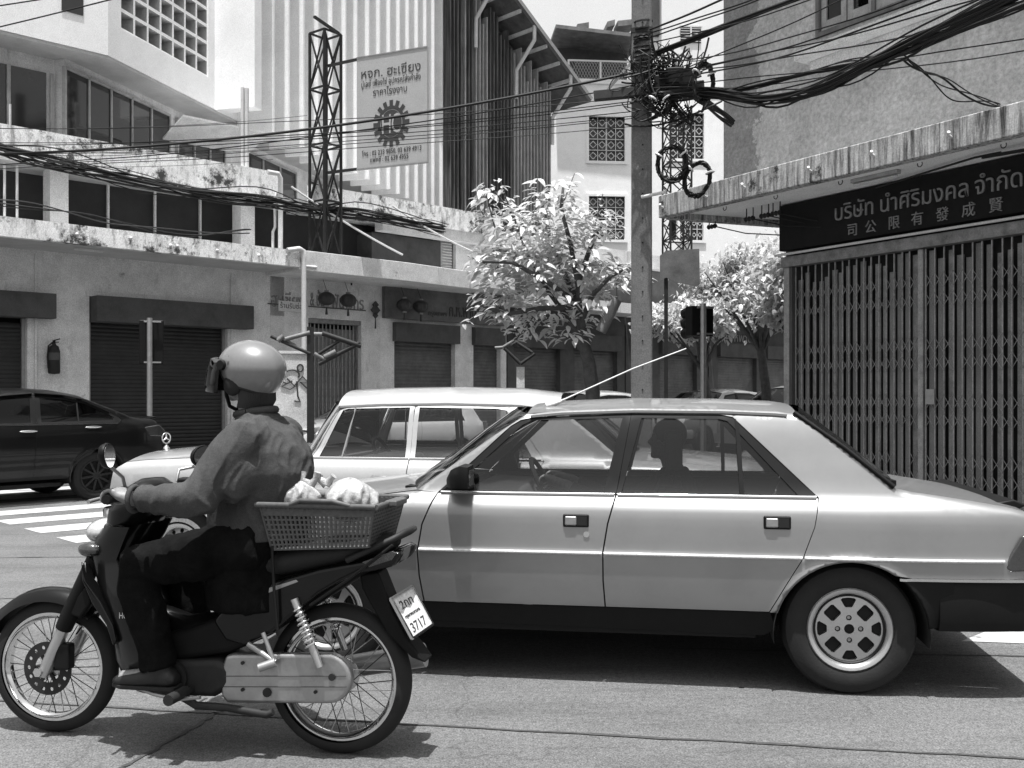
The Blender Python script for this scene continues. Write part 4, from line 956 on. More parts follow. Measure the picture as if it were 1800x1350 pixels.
for a, b, r, m_ in (((500, 598), (545, 585), .04, 'pipedk'), ((490, 600), (500, 592), .05, 'pipedk'), ((502, 597), (545, 622), .02, 'pipedk'), ((552, 588), (566, 588), .04, 'pipedk'), ((566, 586), (634, 608), .045, 'iron'), ((632, 602), (560, 640), .04, 'iron'), ((552, 622), (572, 633), .04, 'pipedk'), ((570, 628), (590, 618), .05, 'pipedk'), ((560, 622), (600, 596), .03, 'iron'), ((478, 592), (545, 622), .03, 'iron')):
    mb = MB(); mb.tube([fp(*a, -.05), fp(*b, -.05)], r, 10); mb.build('pipe_arm', m_, t, smooth=60)
f_ = at(905, 612, 17.5); t = thing('pipe_frame', 'small pipe bracket on a short post under the leafy tree', 'frame', (f_.x, 17.5, 0), 0); k = 17.5 / FPX
def fq(px, py): return Vector(((px - 905) * k, -.05, CAM_Z + (HY - py) * k))
mb = MB(); mb.box(.03, .17, -.03, .08, .14, fq(905, 645).z); mb.build('post', 'offw', t)
for a, b in (((870, 612), (884, 611)), ((884, 611), (904, 599)), ((886, 612), (915, 640)), ((904, 600), (935, 620)), ((915, 640), (940, 622))): mb = MB(); mb.tube([fq(*a), fq(*b)], .03, 8); mb.build('pipe_arm', 'pipedk' if a[1] < 613 and b[0] < 910 else 'iron', t, smooth=60)
# ================================================================ trees
def leaf_mesh(l, w, bend=.25):
    mb = MB(); n = 5; v = []; f = []
    for i in range(n + 1):
        t_ = i / n; ww = w * math.sin(math.pi * min(1, t_ * .93 + .03)) ** .8 * (1 - .35 * t_); z = -bend * l * t_ * t_
        v += [(t_ * l, -ww, z + .28 * ww), (t_ * l, 0, z), (t_ * l, ww, z + .28 * ww)]
    for i in range(n):
        a = i * 3; f += [(a, a + 3, a + 4, a + 1), (a + 1, a + 4, a + 5, a + 2)]
    mb.add(v, f); return mb
def big_tree():
    Y = 15.6; b = at(1034, HY, Y); rt = random.Random(11)
    T = thing('street_tree', 'small street tree with large bright glossy leaves and forked dark trunk', 'tree', (b.x, Y, 0), 0)
    k = Y / FPX
    def tp(px, py, q=0): return Vector(((px - 1034) * k, q, CAM_Z + (HY - py) * k))
    trunk = [tp(1040, 850), tp(1042, 690), tp(1036, 640), tp(1026, 600), tp(1020, 560), tp(1010, 520)]
    mb = MB(); mb.tube(trunk, [.14, .115, .105, .09, .07, .05], 12); mb.build('trunk', 'bark', T, smooth=60)
    limbs = [[tp(1026, 600), tp(1000, 560, .1), tp(965, 510, .2), tp(930, 450, .3), tp(905, 380, .2), tp(870, 335, .1)], [tp(1020, 560), tp(1015, 500, -.1), tp(1000, 430, -.3), tp(985, 370, -.2), tp(990, 330, 0)],
             [tp(1020, 570), tp(1040, 520, -.2), tp(1070, 490, -.3), tp(1090, 480, -.4)], [tp(1010, 530), tp(960, 500, -.4), tp(900, 470, -.6), tp(850, 470, -.7)], [tp(1010, 520), tp(980, 440, .5), tp(950, 390, .7)],
             [tp(1005, 540), tp(950, 545, -.3), tp(890, 555, -.3), tp(850, 540, -.2)], [tp(1015, 500), tp(1040, 430, .1), tp(1060, 390, .1)]]
    for lb in limbs: mb = MB(); mb.tube(lb, [.042 * (1 - .8 * i / len(lb)) + .006 for i in range(len(lb))], 8); mb.build('limb', 'bark', T, smooth=60)
    mb = MB(); mb.tube([tp(1053, 585, -.3), tp(1080, 530, -.32)], .09, 10); mb.build('sawn_branch', 'wood', T, smooth=60)
    blobs = [(905, 425, 70, 60, .9), (960, 395, 75, 65, .9), (1010, 400, 50, 50, .7), (870, 470, 48, 42, .7), (940, 470, 90, 50, 1.0), (1020, 460, 70, 50, .9), (1080, 490, 38, 32, .6), (985, 345, 30, 40, .4), (865, 355, 32, 40, .4), (1055, 395, 30, 30, .5), (900, 540, 52, 38, .7), (970, 530, 70, 35, .8), (1040, 540, 45, 30, .7), (870, 530, 42, 32, .5), (930, 575, 42, 26, .5), (1000, 580, 40, 25, .5), (1105, 490, 30, 20, .4)]
    metas = [leaf_mesh(.18, .050, .3).mesh('leaf'), leaf_mesh(.15, .042, .15).mesh('leaf'), leaf_mesh(.21, .055, .45).mesh('leaf')]
    pts = []
    for (px, py, rx, ry, d) in blobs:
        for _ in range(int(rx * ry / 17)):
            while True:
                u = Vector((rt.uniform(-1, 1), rt.uniform(-1, 1), rt.uniform(-1, 1)))
                if .25 < u.length < 1: break
            c = tp(px, py); pts.append((Vector((c.x + u.x * rx * k, u.y * d * .8, c.z + u.z * ry * k)), Vector((u.x, u.y * .8, 0))))
    # long whippy shoots
    for sh in ((900, 380, 880, 318), (940, 360, 945, 312), (870, 470, 822, 450), (1070, 470, 1125, 462), (1040, 420, 1060, 340), (870, 400, 850, 325), (985, 370, 1010, 305), (1040, 420, 1075, 375), (860, 540, 815, 570), (950, 540, 905, 600)):
        for i in range(9): t_ = i / 8; c = tp(sh[0] + (sh[2] - sh[0]) * t_, sh[1] + (sh[3] - sh[1]) * t_, rt.uniform(-.2, .1)); pts.append((c, Vector((rt.uniform(-1, 1), rt.uniform(-1, .3), 0))))
        mb = MB(); mb.tube([tp(sh[0], sh[1]), tp(sh[2], sh[3])], [.015, .006], 5); mb.build('shoot', 'bark', T)
    rt.shuffle(pts)
    pts.sort(key=lambda p: p[0].y)
    stuff = MB()
    for i, (p, o) in enumerate(pts):
        yaw = math.atan2(o.y, o.x) + rt.uniform(-.9, .9); rot = Euler((rt.uniform(-.45, .45), rt.uniform(-.35, .55), yaw)); s = rt.uniform(.6, 1.05)
        if i < 300:
            l_ = link('leaf', metas[i % 3], 'leaf', T); l_.location = p; l_.rotation_euler = rot; l_.scale = (s, s, s)
        else:
            m_ = Matrix.LocRotScale(p, rot, (s, s, s)); me = metas[i % 3]; stuff.add([m_ @ v.co for v in me.vertices], [tuple(q.vertices) for q in me.polygons])
    for me in metas: me.polygons.foreach_set('use_smooth', [True] * len(me.polygons))
    o = stuff.build('crown', 'leaf', T, smooth=180, fix=False); tag(o, kind='stuff')
big_tree()
def bushy(name, lab, px, py, Y, rx, ry, rz, n, seed, trunkpx=None, mat='leafy', ls=.16, grp='trees beyond the gate building'):
    rt = random.Random(seed); c = at(px, py, Y); T = thing(name, lab, 'tree', (c.x, Y, 0), 0, grp)
    mb = MB(); mb.tube([(0.3, 0, 0), (.2, 0, c.z * .4), (0, 0, c.z * .8), (-.1, 0, c.z)], [.12, .10, .08, .04], 10); mb.build('trunk', 'bark', T, smooth=60)
    mb2 = MB()
    for k in range(9):
        a = rt.uniform(0, 6.28); e = Vector((rx * .8 * math.cos(a), rz * .8 * math.sin(a), c.z + rt.uniform(-.5, .7) * ry)); mb2.tube([(.1, 0, c.z * .6), (e.x * .4, e.y * .4, c.z * .8), e], [.05, .03, .01], 6)
    mb2.build('limbs', 'bark', T, smooth=60)
    me = leaf_mesh(ls, ls * .3, .3); S = MB(); cl = []
    for k in range(46):
        while True:
            u = Vector((rt.uniform(-1, 1), rt.uniform(-1, 1), rt.uniform(-1, 1)))
            if u.length < 1: break
        cl.append((Vector((u.x * rx, u.y * rz, c.z + u.z * ry)), rt.uniform(.22, .45)))
    for i in range(n):
        cc, cr = rt.choice(cl); u = Vector((rt.gauss(0, 1), rt.gauss(0, 1), rt.gauss(0, .6))) * cr * .6; p = cc + u
        m_ = Matrix.LocRotScale(p, Euler((rt.uniform(-.6, .6), rt.uniform(-.2, .9), rt.uniform(0, 6.3))), Vector((1, 1, 1)) * rt.uniform(.6, 1.2))
        S.add([m_ @ Vector(v) for v in me.v], me.f)
    o = S.build('crown', mat, T, smooth=180, fix=False); tag(o, kind='stuff')
bushy('street_tree', 'dense small leaved tree whose bright crown hangs over the far street', 1330, 492, 21, 1.5, .72, 1.3, 11000, 5, ls=.12)
bushy('street_tree', 'smaller leafy tree half hidden behind the gate front', 1400, 500, 18.5, .9, .7, .9, 4500, 8)
bushy('street_tree', 'shaded tree whose low dark branches droop under the far canopy', 1230, 560, 25, 1.3, .5, 1.2, 3500, 9)
# ================================================================ cars
def norm_mesh(name, v, f, nrm=None):
    me = bpy.data.meshes.new(name); me.from_pydata(v, [], f)
    me.polygons.foreach_set('use_smooth', [True] * len(f)); me.update()
    if nrm: me.normals_split_custom_set_from_vertices(nrm)
    return me
class Car:
    def __init__(c, name, label, P, loc, ang, group=None):
        c.P = P; c.root = thing(name, label, 'car', (loc[0], loc[1], 0), R(ang), group)
        c.W, c.wb, c.R = P['W'], P['wb'], P['R']; c.paint = P['paint']; c.step = P.get('step', .06)
        c.sec = P['sec']; c.segs = P['top']; c.top = []
        for s in c.segs:
            if s[0] in ('nose', 'tail'): continue
            c.top += [p for p in s[1] if not c.top or p != c.top[-1]]
        c.tz = sorted([(x, z) for x, z in c.top]); c.xf = c.segs[0][1][0][0]; c.xr = min(p[0] for s in c.segs for p in s[1]); c.xF = max(p[0] for s in c.segs for p in s[1])
        c.Ra = P['Ra']; c.arcz = P.get('arcz', c.R - .01)
    def plan(c, x):
        w = 1.0; a = c.P.get('ftap', .07); b = c.P.get('rtap', .05)
        u = (x - (c.xF - .9)) / .9
        if u > 0: w -= a * u ** 2.4
        u = ((c.xr + .8) - x) / .8
        if u > 0: w -= b * u ** 2.4
        return w
    def f(c, x, z, raw=False):
        w = c.W * c.plan(x) * smoothf(c.sec, z)
        if raw: return w
        r = c.P.get('rr', .035); d = lerpf(c.tz, x) - z
        if d < r:
            sl_ = abs(lerpf(c.tz, x + .02) - lerpf(c.tz, x - .02)) / .04; r *= max(.3, min(1, 1.25 - 1.5 * sl_))
        if d < r: q = min(1, max(0, (r - d) / r)); w -= r * (1 - math.sqrt(max(0, 1 - q * q * .98)))
        for cx in (0, c.wb):
            k = math.hypot(x - cx, z - c.arcz) - c.Ra
            if 0 <= k < .05 and z < c.P['belt'] - .1: w += c.P.get('flare', .012) * (1 - k / .05) ** 2
        return w
    def nrm(c, x, z, s):
        e = .004; dx = (c.f(x + e, z) - c.f(x - e, z)) / (2 * e); dz = (c.f(x, z + e) - c.f(x, z - e)) / (2 * e)
        dz = max(-6, min(6, dz)); return Vector((-dx, s, -dz)).normalized()
    def panel(c, name, poly, mat, side, holes=(), off=0, parent=None, gap=None, step=None, thick=0):
        gap = c.P.get('gap', .0022) if gap is None else gap
        if gap: poly = inset(poly, gap)
        step = step or c.step; ex = []
        xs = [p[0] for p in poly]
        if off >= -.02:
            x = min(xs)
            while x < max(xs):
                t = lerpf(c.tz, x); ex += [(x, t - k * c.P.get('rr', .035)) for k in (.08, .2, .38, .62, 1.0, 1.5)]; x += min(step * .8, .035)
        for zc in c.P.get('crease', ()):
            x = min(xs)
            while x < max(xs): ex += [(x, zc - .012), (x, zc + .012)]; x += step
        for cx in (0, c.wb):
            for rr_ in (.012, .026, .05):
                for i in range(40):
                    a = math.pi * i / 39; ex.append((cx + (c.Ra + rr_) * math.cos(a), c.arcz + (c.Ra + rr_) * math.sin(a)))
        v, f = fill2d(poly, holes, step, ex)
        V3 = [(x, side * (c.f(x, z) + off), z) for x, z in v]; N = [c.nrm(x, z, side) for x, z in v]
        F = []
        for t in f:
            a, b, d = [Vector(V3[i]) for i in t[:3]]
            n = (b - a).cross(d - a); F.append(t if n.y * side > 0 else tuple(reversed(t)))
        me = norm_mesh(name, V3, F, N); return link(name, me, mat, parent or c.root)
    def sub(c, x0, x1):     # part of the top edge between two x
        pts = [p for p in c.top if min(x0, x1) + 1e-6 < p[0] < max(x0, x1) - 1e-6]
        pts = [(x0, lerpf(c.tz, x0))] + (pts if x0 > x1 else pts[::-1]) + [(x1, lerpf(c.tz, x1))]
        out = [pts[0]]
        for p in pts[1:]:
            if abs(p[0] - out[-1][0]) + abs(p[1] - out[-1][1]) > 1e-5: out.append(p)
        return out
    def arc(c, cx, zend, rev=False, n=22):   # wheel arch from the rear foot to the front foot
        a = math.asin(max(-1, min(1, (zend - c.arcz) / c.Ra))); pts = [(cx - c.Ra * math.cos(a + (math.pi - 2 * a) * i / n), c.arcz + c.Ra * math.sin(a + (math.pi - 2 * a) * i / n)) for i in range(n + 1)]
        return pts[::-1] if rev else pts
    def strip(c, name, x0, x1, z, h, out, mat, side, n=24, parent=None, zf=None, th=.012):
        rings = []
        for i in range(n + 1):
            x = x0 + (x1 - x0) * i / n; zz = zf(x) if zf else z; y = c.f(x, zz)
            rings.append([Vector((x, side * (y - .004), zz - h / 2)), Vector((x, side * (y + out), zz - h / 2)), Vector((x, side * (y + out), zz + h / 2)), Vector((x, side * (y - .004), zz + h / 2))])
        mb = MB(); mb.loft(rings); return mb.build(name, mat, parent or c.root, smooth=50)
    def bead(c, name, x0, x1, z, r, mat, side, n=20, zf=None):
        mb = MB(); mb.tube([(x, side * (c.f(x, zf(x) if zf else z) + r * .3), zf(x) if zf else z) for x in [x0 + (x1 - x0) * i / n for i in range(n + 1)]], r, 8); return mb.build(name, mat, c.root, smooth=70)
    def loft_top(c):
        nT = 18
        for seg in c.segs:
            name, pts, crown, bow, mat = seg[:5]
            dp = densify(pts, c.step, False); rings = []
            for (x, z) in dp:
                y = c.f(x, z); r = []
                for j in range(nT + 1):
                    t = -1 + 2 * j / nT; k = 1 - abs(t) ** 2.4
                    r.append(Vector((x + bow * k, y * t, z + crown * k)))
                rings.append(r)
            if len(seg) > 5: seg[5](rings)
            mb = MB(); mb.loft(rings, False, False); me = mb.mesh(name, 180, False)
            o = link(name, me, mat, c.root)
            n = me.polygons[len(me.polygons) // 2].normal; want = Vector((1 if name == 'nose' else -1 if name == 'tail' else 0, 0, 0 if name in ('nose', 'tail') else 1))
            if n.dot(want) < 0: me.flip_normals()
    def wheels(c, style):
        P = c.P; tw = P.get('tw', .185); R_ = c.R; rr = P['rim']
        first = {}
        for cx in (0, c.wb):
            for s in (1, -1):
                ty = c.W * P.get('track', .93) - tw / 2
                if 'w' not in first:
                    mb = MB(); h = tw / 2
                    mb.lathe([(rr, -h * .8), (rr + .02, -h * .98), (R_ - .05, -h * 1.04), (R_ - .015, -h * .9), (R_, -h * .6), (R_, h * .6), (R_ - .015, h * .9), (R_ - .05, h * 1.04), (rr + .02, h * .98), (rr, h * .8)], (0, 0, 0), (0, 1, 0), 48)
                    w = mb.build('wheel', 'rubber', c.root, smooth=40); first['w'] = w
                    rm = style(w, rr, h); first['r'] = list(w.children)
                else:
                    w = copy_of(first['w'], c.root)
                    for r_ in first['r']: q = r_.copy(); COL.objects.link(q); q.parent = w
                w.location = (cx, s * ty, R_); w.rotation_euler = (0, (.5 if cx else .12), 0 if s > 0 else math.pi)
                mb = MB(); rw0 = c.Ra + .006; yo = c.f(cx, c.arcz + c.Ra + .01) - .014; aa = [R(-8 + 196 * i / 24) for i in range(25)]; rg = []
                for (r0_, y0_) in ((rw0, yo), (rw0, yo - .42), (.03, yo - .42)): rg.append([Vector((cx + r0_ * math.cos(a), s * y0_, c.arcz + r0_ * math.sin(a))) for a in aa])
                mb.loft(rg, False, False); mb.build('wheel_well', 'dark', c.root, smooth=60)
    def body(c, S):
        """S: seams and outlines in side view"""
        P = c.P; sill = P['sill']; belt = P['belt']
        DF, DM, DR, U = S['DF'], S['DM'], S['DR'], S['U']; ai, bi, ci = S['Uidx']     # indices in U: A base, B top, rail end before C
        nose = c.segs[0][1]; tail = c.segs[-1][1]
        for s in (1, -1):
            xa = U[0][0]
            fend = list(reversed(nose))[::-1]
            fr = [p for p in nose][::-1]                       # from hood lip down to the bottom? nose runs bottom -> top
            fp_ = [(c.wb + math.sqrt(max(0, c.Ra ** 2 - (nose[0][1] - c.arcz) ** 2)), nose[0][1])] if False else []
            zb = nose[0][1]
            poly = [(DF[0][0], sill)] + DF[1:] + [U[0]] + [q for q in c.sub(S['cowl'], nose[-1][0])] + list(reversed(nose))[1:]
            a = c.arc(c.wb, sill); poly += [(a[-1][0], zb)] + [p for p in reversed(a) if p[1] > zb - 1e-6 or p[0] < c.wb] 
            c.panel('fender', poly, c.paint, s)
            d1 = [(DF[0][0], sill)] + DF[1:] + list(reversed(DM))
            o = c.panel('door', d1, c.paint, s); S.get('hand', lambda *a: None)(c, o, 0, s)
            d2 = DM + list(reversed(DR))
            dz = c.arc(0, sill)
            o = c.panel('door', d2, c.paint, s); S.get('hand', lambda *a: None)(c, o, 1, s)
            wf = [DF[-1]] + U[1:bi + 1] + [DM[-1]]
            c.panel('window_frame', wf, S.get('fmat', 'blackp'), s, [S['win'][0]], off=-.004, step=.09, gap=.001)
            wr = [DM[-1]] + U[bi:] + [DR[-1]] if U[-1] != DR[-1] else [DM[-1]] + U[bi:]
            c.panel('window_frame', wr, S.get('fmat', 'blackp'), s, [S['win'][1]], off=-.004, step=.09, gap=.001)
            for w in S['win'][:2]: c.panel('side_window', w, P.get('gl', 'glass'), s, off=-.012, gap=-.012, step=.12)
            # A pillar and roof rail in one pressing, then the quarter panel with the C pillar
            rail = U[0:ci + 1] + [(U[ci][0], lerpf(c.tz, U[ci][0]))] + c.sub(U[ci][0], S['cowl'])[1:]
            c.panel('roof_rail', rail, c.paint, s, gap=.0005)
            q = DR + U[ci:][::-1][1:] if U[-1] == DR[-1] else DR + U[ci:][::-1]
            tr = c.sub(U[ci][0], tail[0][0])
            zt_ = tail[-1][1]; ar = c.arc(0, sill)
            quarter = q + tr + tail[1:] + [(ar[0][0], zt_)] + [p for p in ar if p[1] > zt_ - 1e-6 or p[0] > 0]
            if abs(quarter[-1][0] - DR[0][0]) < .02 or quarter[-1][0] > DR[0][0]: 
                while quarter[-1][0] > DR[0][0] - .004 and quarter[-1][1] < .6: quarter.pop()
            c.panel('quarter_panel', quarter, c.paint, s, gap=.0005)
            ln = [(DF[0][0] + .0, sill), DF[-1], DM[-1], DR[-1], (DR[0][0] - .0, sill)]
            ln = [(DF[0][0] + .15, sill), (DF[-1][0], belt - .03), (DR[-1][0], belt - .03), (DR[0][0] + .02, sill)]
            c.panel('door_liner', ln, P.get('trim', 'trim'), s, off=-.045, gap=0, step=.15)
        # floor, dash, bulkheads
        hw = c.W * .86
        mb = MB(); mb.box(c.Ra + .08, c.wb - c.Ra - .08, -hw, hw, P['floor'], P['floor'] + .05); mb.box(c.wb + c.Ra + .02, c.xF - .2, -hw * .8, hw * .8, P['floor'], P['floor'] + .04); mb.box(c.xr + .15, -c.Ra - .02, -hw * .85, hw * .85, P['floor'] + .05, P['floor'] + .1)
        mb.box(-c.Ra, c.Ra, -hw * .6, hw * .6, P['floor'], P['floor'] + .2); mb.box(c.wb - c.Ra, c.wb + c.Ra, -hw * .55, hw * .55, P['floor'], P['floor'] + .2); mb.build('floor_pan', 'dark', c.root)
        cw = S['cowl']; mb = MB(); mb.box(cw - .12, cw - .05, -hw, hw, .3, belt - .01); mb.build('bulkhead', 'dark', c.root)
        mb = MB(); mb.prism([(cw - .16, belt - .02), (cw - .45, belt - .04), (cw - .5, belt - .12), (cw - .42, belt - .3), (cw - .16, belt - .3)], (0, -hw * .97, 0), (1, 0, 0), (0, 0, 1), (0, hw * 1.94, 0)); mb.build('dashboard', P.get('trim', 'trim'), c.root, bevel=.02)
        for s in (1, -1): c.seat(S['seat'][0], s * .36, .5, belt, S.get('hr', .2))
        c.seat(S['seat'][1], 0, 1.25, belt, S.get('hr2', .0))
        xsw = S['seat'][0] + .62; mb = MB(); mb.torus((xsw, -.36, belt - .07), (-.9, 0, .45), .19, .015, 28, 8); mb.bar((xsw, -.36, belt - .07), (xsw + .3, -.36, belt - .2), .04)
        mb.bar((xsw, -.54, belt - .08), (xsw, -.18, belt - .08), .02); mb.build('steering_wheel', 'blackp', c.root, smooth=40)
    def seat(c, x, y, w, belt, hr):
        P = c.P; z0 = P['floor'] + .12; h = belt - z0 - .02
        mb = MB(); mb.box(x - .02, x + .5, y - w / 2, y + w / 2, z0, z0 + .18); mb.prism([(x, z0 + .15), (x + .14, z0 + .15), (x - .08, z0 + h + .05), (x - .2, z0 + h + .04)], (0, y - w / 2, 0), (1, 0, 0), (0, 0, 1), (0, w, 0))
        if hr:
            mb.box(x - .2, x - .11, y - .13, y + .13, z0 + h + .12, z0 + h + .12 + hr); mb.bar((x - .16, y - .06, z0 + h), (x - .155, y - .06, z0 + h + .14), .012); mb.bar((x - .16, y + .06, z0 + h), (x - .155, y + .06, z0 + h + .14), .012)
        mb.build('seat', P.get('trim', 'trim'), c.root, bevel=.035, seg=3)
# ---- wheel styles -------------------------------------------------------------------
def circ(cx, cy, r, n=20, a0=0): return [(cx + r * math.cos(a0 + 2 * math.pi * i / n), cy + r * math.sin(a0 + 2 * math.pi * i / n)) for i in range(n)]
def punched(parent, name, r, holes, y, depth, mat, dome=.0, n=48):
    v, f = fill2d(circ(0, 0, r, n), holes, r * .14); mb = MB()
    def yy(p): return y - dome * (math.hypot(*p) / r) ** 2
    nv = len(v); V = [(p[0], yy(p), p[1]) for p in v] + [(p[0], yy(p) - depth, p[1]) for p in v]
    F = [tuple(t) for t in f] + [tuple(nv + i for i in reversed(t)) for t in f]
    cnt = {}
    for t in f:
        for i in range(3): e = tuple(sorted((t[i], t[(i + 1) % 3]))); cnt[e] = cnt.get(e, 0) + 1
    F += [(a, b, nv + b, nv + a) for (a, b), k in cnt.items() if k == 1]
    mb.add(V, F); return mb.build(name, mat, parent, smooth=35)
def rot2(p, a): return (p[0] * math.cos(a) - p[1] * math.sin(a), p[0] * math.sin(a) + p[1] * math.cos(a))
def alloy_wheel(w, rr, h):
    mb = MB(); mb.lathe([(rr + .012, h * .93), (rr + .006, h * 1.0), (rr - .004, h * .98), (rr - .018, h * .86), (rr - .024, h * .6), (rr - .03, -h * .5)], (0, 0, 0), (0, 1, 0), 48); mb.build('rim', 'alloy', w, smooth=40)
    holes = []; k = rr / .19
    for i in range(4):
        a = math.pi / 4 + i * math.pi / 2 + .1; q = .0315 * k
        holes.append([rot2((.108 * k + x, y), a) for x, y in ((-q, -q * .75), (-q * .75, -q), (q * .75, -q), (q, -q * .75), (q, q * .75), (q * .75, q), (-q * .75, q), (-q, q * .75))])
        a += math.pi / 4
        holes.append([rot2(p, a) for p in ((.104 * k, -.014 * k), (.11 * k, -.020 * k), (.140 * k, -.036 * k), (.148 * k, -.028 * k), (.151 * k, 0), (.148 * k, .028 * k), (.140 * k, .036 * k), (.11 * k, .020 * k), (.104 * k, .014 * k))])
        holes.append(circ(*rot2((.054 * k, 0), a), .0135 * k, 12))
    holes.append(circ(0, 0, .024 * k, 16))
    punched(w, 'rim_face', rr - .022, holes, h * .72, .02, 'alloy', .006)
    mb = MB(); mb.lathe([(.001, h * .45), (rr - .02, h * .42)], (0, 0, 0), (0, 1, 0), 32); mb.build('brake_disc', 'dark', w)
    mb = MB(); mb.torus((0, h * .70, 0), (0, 1, 0), rr - .026, .006, 48, 6); mb.build('rim_groove', 'iron', w, smooth=60)
    for i in range(4): x, z = rot2((.054 * k, 0), i * math.pi / 2 + .1); mb = MB(); mb.cyl((x, h * .5, z), (x, h * .64, z), .009 * k, n=6); mb.build('wheel_nut', 'steel', w)
    mb = MB(); mb.cyl((0, h * .4, 0), (0, h * .66, 0), .022 * k, n=16); mb.build('centre_cap', 'blackp', w, smooth=40)
def hub_wheel(w, rr, h):
    mb = MB(); mb.lathe([(rr + .055, h * 1.045), (rr + .02, h * 1.0)], (0, 0, 0), (0, 1, 0), 48); mb.build('white_wall', 'plate', w, smooth=60)
    mb = MB(); mb.lathe([(rr + .006, h * .99), (rr - .01, h * .97), (rr - .03, h * .75), (rr - .035, h * .3)], (0, 0, 0), (0, 1, 0), 48); mb.build('rim', 'chrome', w, smooth=50)
    holes = [circ(*rot2((rr * .72, 0), 2 * math.pi * i / 12), rr * .09, 8) for i in range(12)]
    punched(w, 'wheel_disc', rr - .03, holes, h * .6, .01, 'steel', .02)
    mb = MB(); mb.lathe([(rr * .56, h * .55), (rr * .52, h * .8), (rr * .3, h * .98), (.001, h * 1.02)], (0, 0, 0), (0, 1, 0), 32); mb.build('hub_cap', 'chrome', w, smooth=50)
    mb = MB(); mb.lathe([(.001, h * .2), (rr - .02, h * .2)], (0, 0, 0), (0, 1, 0), 24); mb.build('brake_drum', 'dark', w)
def spoke_wheel(w, rr, h):
    mb = MB(); mb.lathe([(rr + .01, h * .95), (rr - .008, h * .96), (rr - .02, h * .7), (rr - .03, -h * .5)], (0, 0, 0), (0, 1, 0), 40); mb.build('rim', 'iron', w, smooth=40)
    mb = MB()
    for i in range(10): a = 2 * math.pi * i / 10; mb.bar((.03 * math.cos(a), h * .8, .03 * math.sin(a)), ((rr - .01) * math.cos(a), h * .7, (rr - .01) * math.sin(a)), .03, .02, up=(0, 1, 0))
    mb.cyl((0, h * .5, 0), (0, h * .85, 0), .05, n=20); mb.build('spokes', 'iron', w, bevel=.004)
    mb = MB(); mb.lathe([(.001, h * .2), (rr - .02, h * .2)], (0, 0, 0), (0, 1, 0), 24); mb.build('brake_disc', 'dark', w)
# ---- silver sedan ---------------------------------------------------------------------
sec505 = [(.20, .90), (.30, .945), (.385, .968), (.50, .985), (.60, .996), (.652, 1.0), (.668, .992), (.75, .985), (.83, .977), (.862, .968), (.895, .945), (.936, .908), (.96, .893), (1.1, .835), (1.25, .775), (1.33, .735), (1.42, .68)]
def hand505(c, door, k, s):
    x = (1.306, .34)[k]; z = (.812, .82)[k]; y = c.f(x, z)
    mb = MB(); mb.box(x - .064, x + .064, s * y - .012, s * y + .012, z - .032, z + .032); mb.build('handle_frame', 'blackp', door, bevel=.008)
    mb = MB(); mb.box(x - .004, x + .054, s * y - .018, s * y + .018, z - .022, z + .022); mb.build('handle', 'steel', door, bevel=.006)
    mb = MB(); mb.box(x - .054, x - .004 - .002, s * y - .0135, s * y + .0135, z - .022, z + .022); mb.build('handle_cup', 'dark', door)
    if k == 0: mb = MB(); mb.cyl((1.254, s * (y - .01), .746), (1.254, s * (c.f(1.254, .746) + .006), .746), .015, n=16); mb.build('key_lock', 'chrome', door, smooth=40)
P505 = dict(gap=.0036, W=.86, wb=2.60, R=.312, Ra=.352, arcz=.29, rim=.188, tw=.185, track=.955, sill=.387, belt=.936, floor=.24, paint='silver', sec=sec505, ftap=.09, rtap=.07, flare=.016, crease=(.652, .878), step=.036,
    top=[('nose', [(3.14, .40), (3.18, .50), (3.19, .62), (3.175, .72), (3.14, .80)], 0, .10, 'silver'),
         ('hood', [(3.14, .80), (3.06, .825), (2.8, .865), (2.45, .905), (2.13, .945)], .035, .03, 'silver'),
         ('windshield', [(2.13, .945), (1.95, 1.075), (1.75, 1.22), (1.58, 1.335)], .03, .12, 'glass'),
         ('roof', [(1.58, 1.335), (1.4, 1.352), (1.04, 1.365), (.6, 1.362), (.30, 1.35), (.22, 1.338)], .05, .0, 'silver'),
         ('rear_window', [(.22, 1.338), (0.0, 1.165), (-.22, .985)], .04, -.06, 'glass'),
         ('trunk_lid', [(-.22, .985), (-.30, .968), (-.5, .940), (-.72, .905), (-.80, .885)], .012, -.02, 'silver'),
         ('tail', [(-.80, .885), (-.835, .84), (-.845, .7), (-.835, .61), (-.83, .562)], 0, -.05, 'silver')])
car1 = Car('sedan_car', 'silver four door sedan in profile with alloy wheels and roof aerial', P505, (1.733, 5.552), 171.4)
S505 = dict(DF=[(2.076, .387), (2.098, .52), (2.106, .65), (2.085, .78), (2.04, .89), (2.018, .936)], DM=[(1.162, .387), (1.172, .52), (1.173, .66), (1.15, .80), (1.112, .936)], DR=[(.375, .387), (.30, .52), (.219, .656), (.165, .80), (.138, .936)],
    U=[(2.018, .936), (1.66, 1.272), (1.61, 1.302), (1.54, 1.318), (1.04, 1.338), (.60, 1.334), (.535, 1.322), (.138, .936)], Uidx=(0, 4, 6), cowl=2.13,
    win=[[(1.955, .947), (1.60, 1.277), (1.55, 1.30), (1.085, 1.316), (1.175, .947)], [(1.085, .947), (.99, 1.314), (.60, 1.31), (.56, 1.30), (.235, .947)]], hand=hand505, seat=(.98, .1), hr=.19)
car1.body(S505); car1.loft_top(); car1.wheels(alloy_wheel)
c = car1
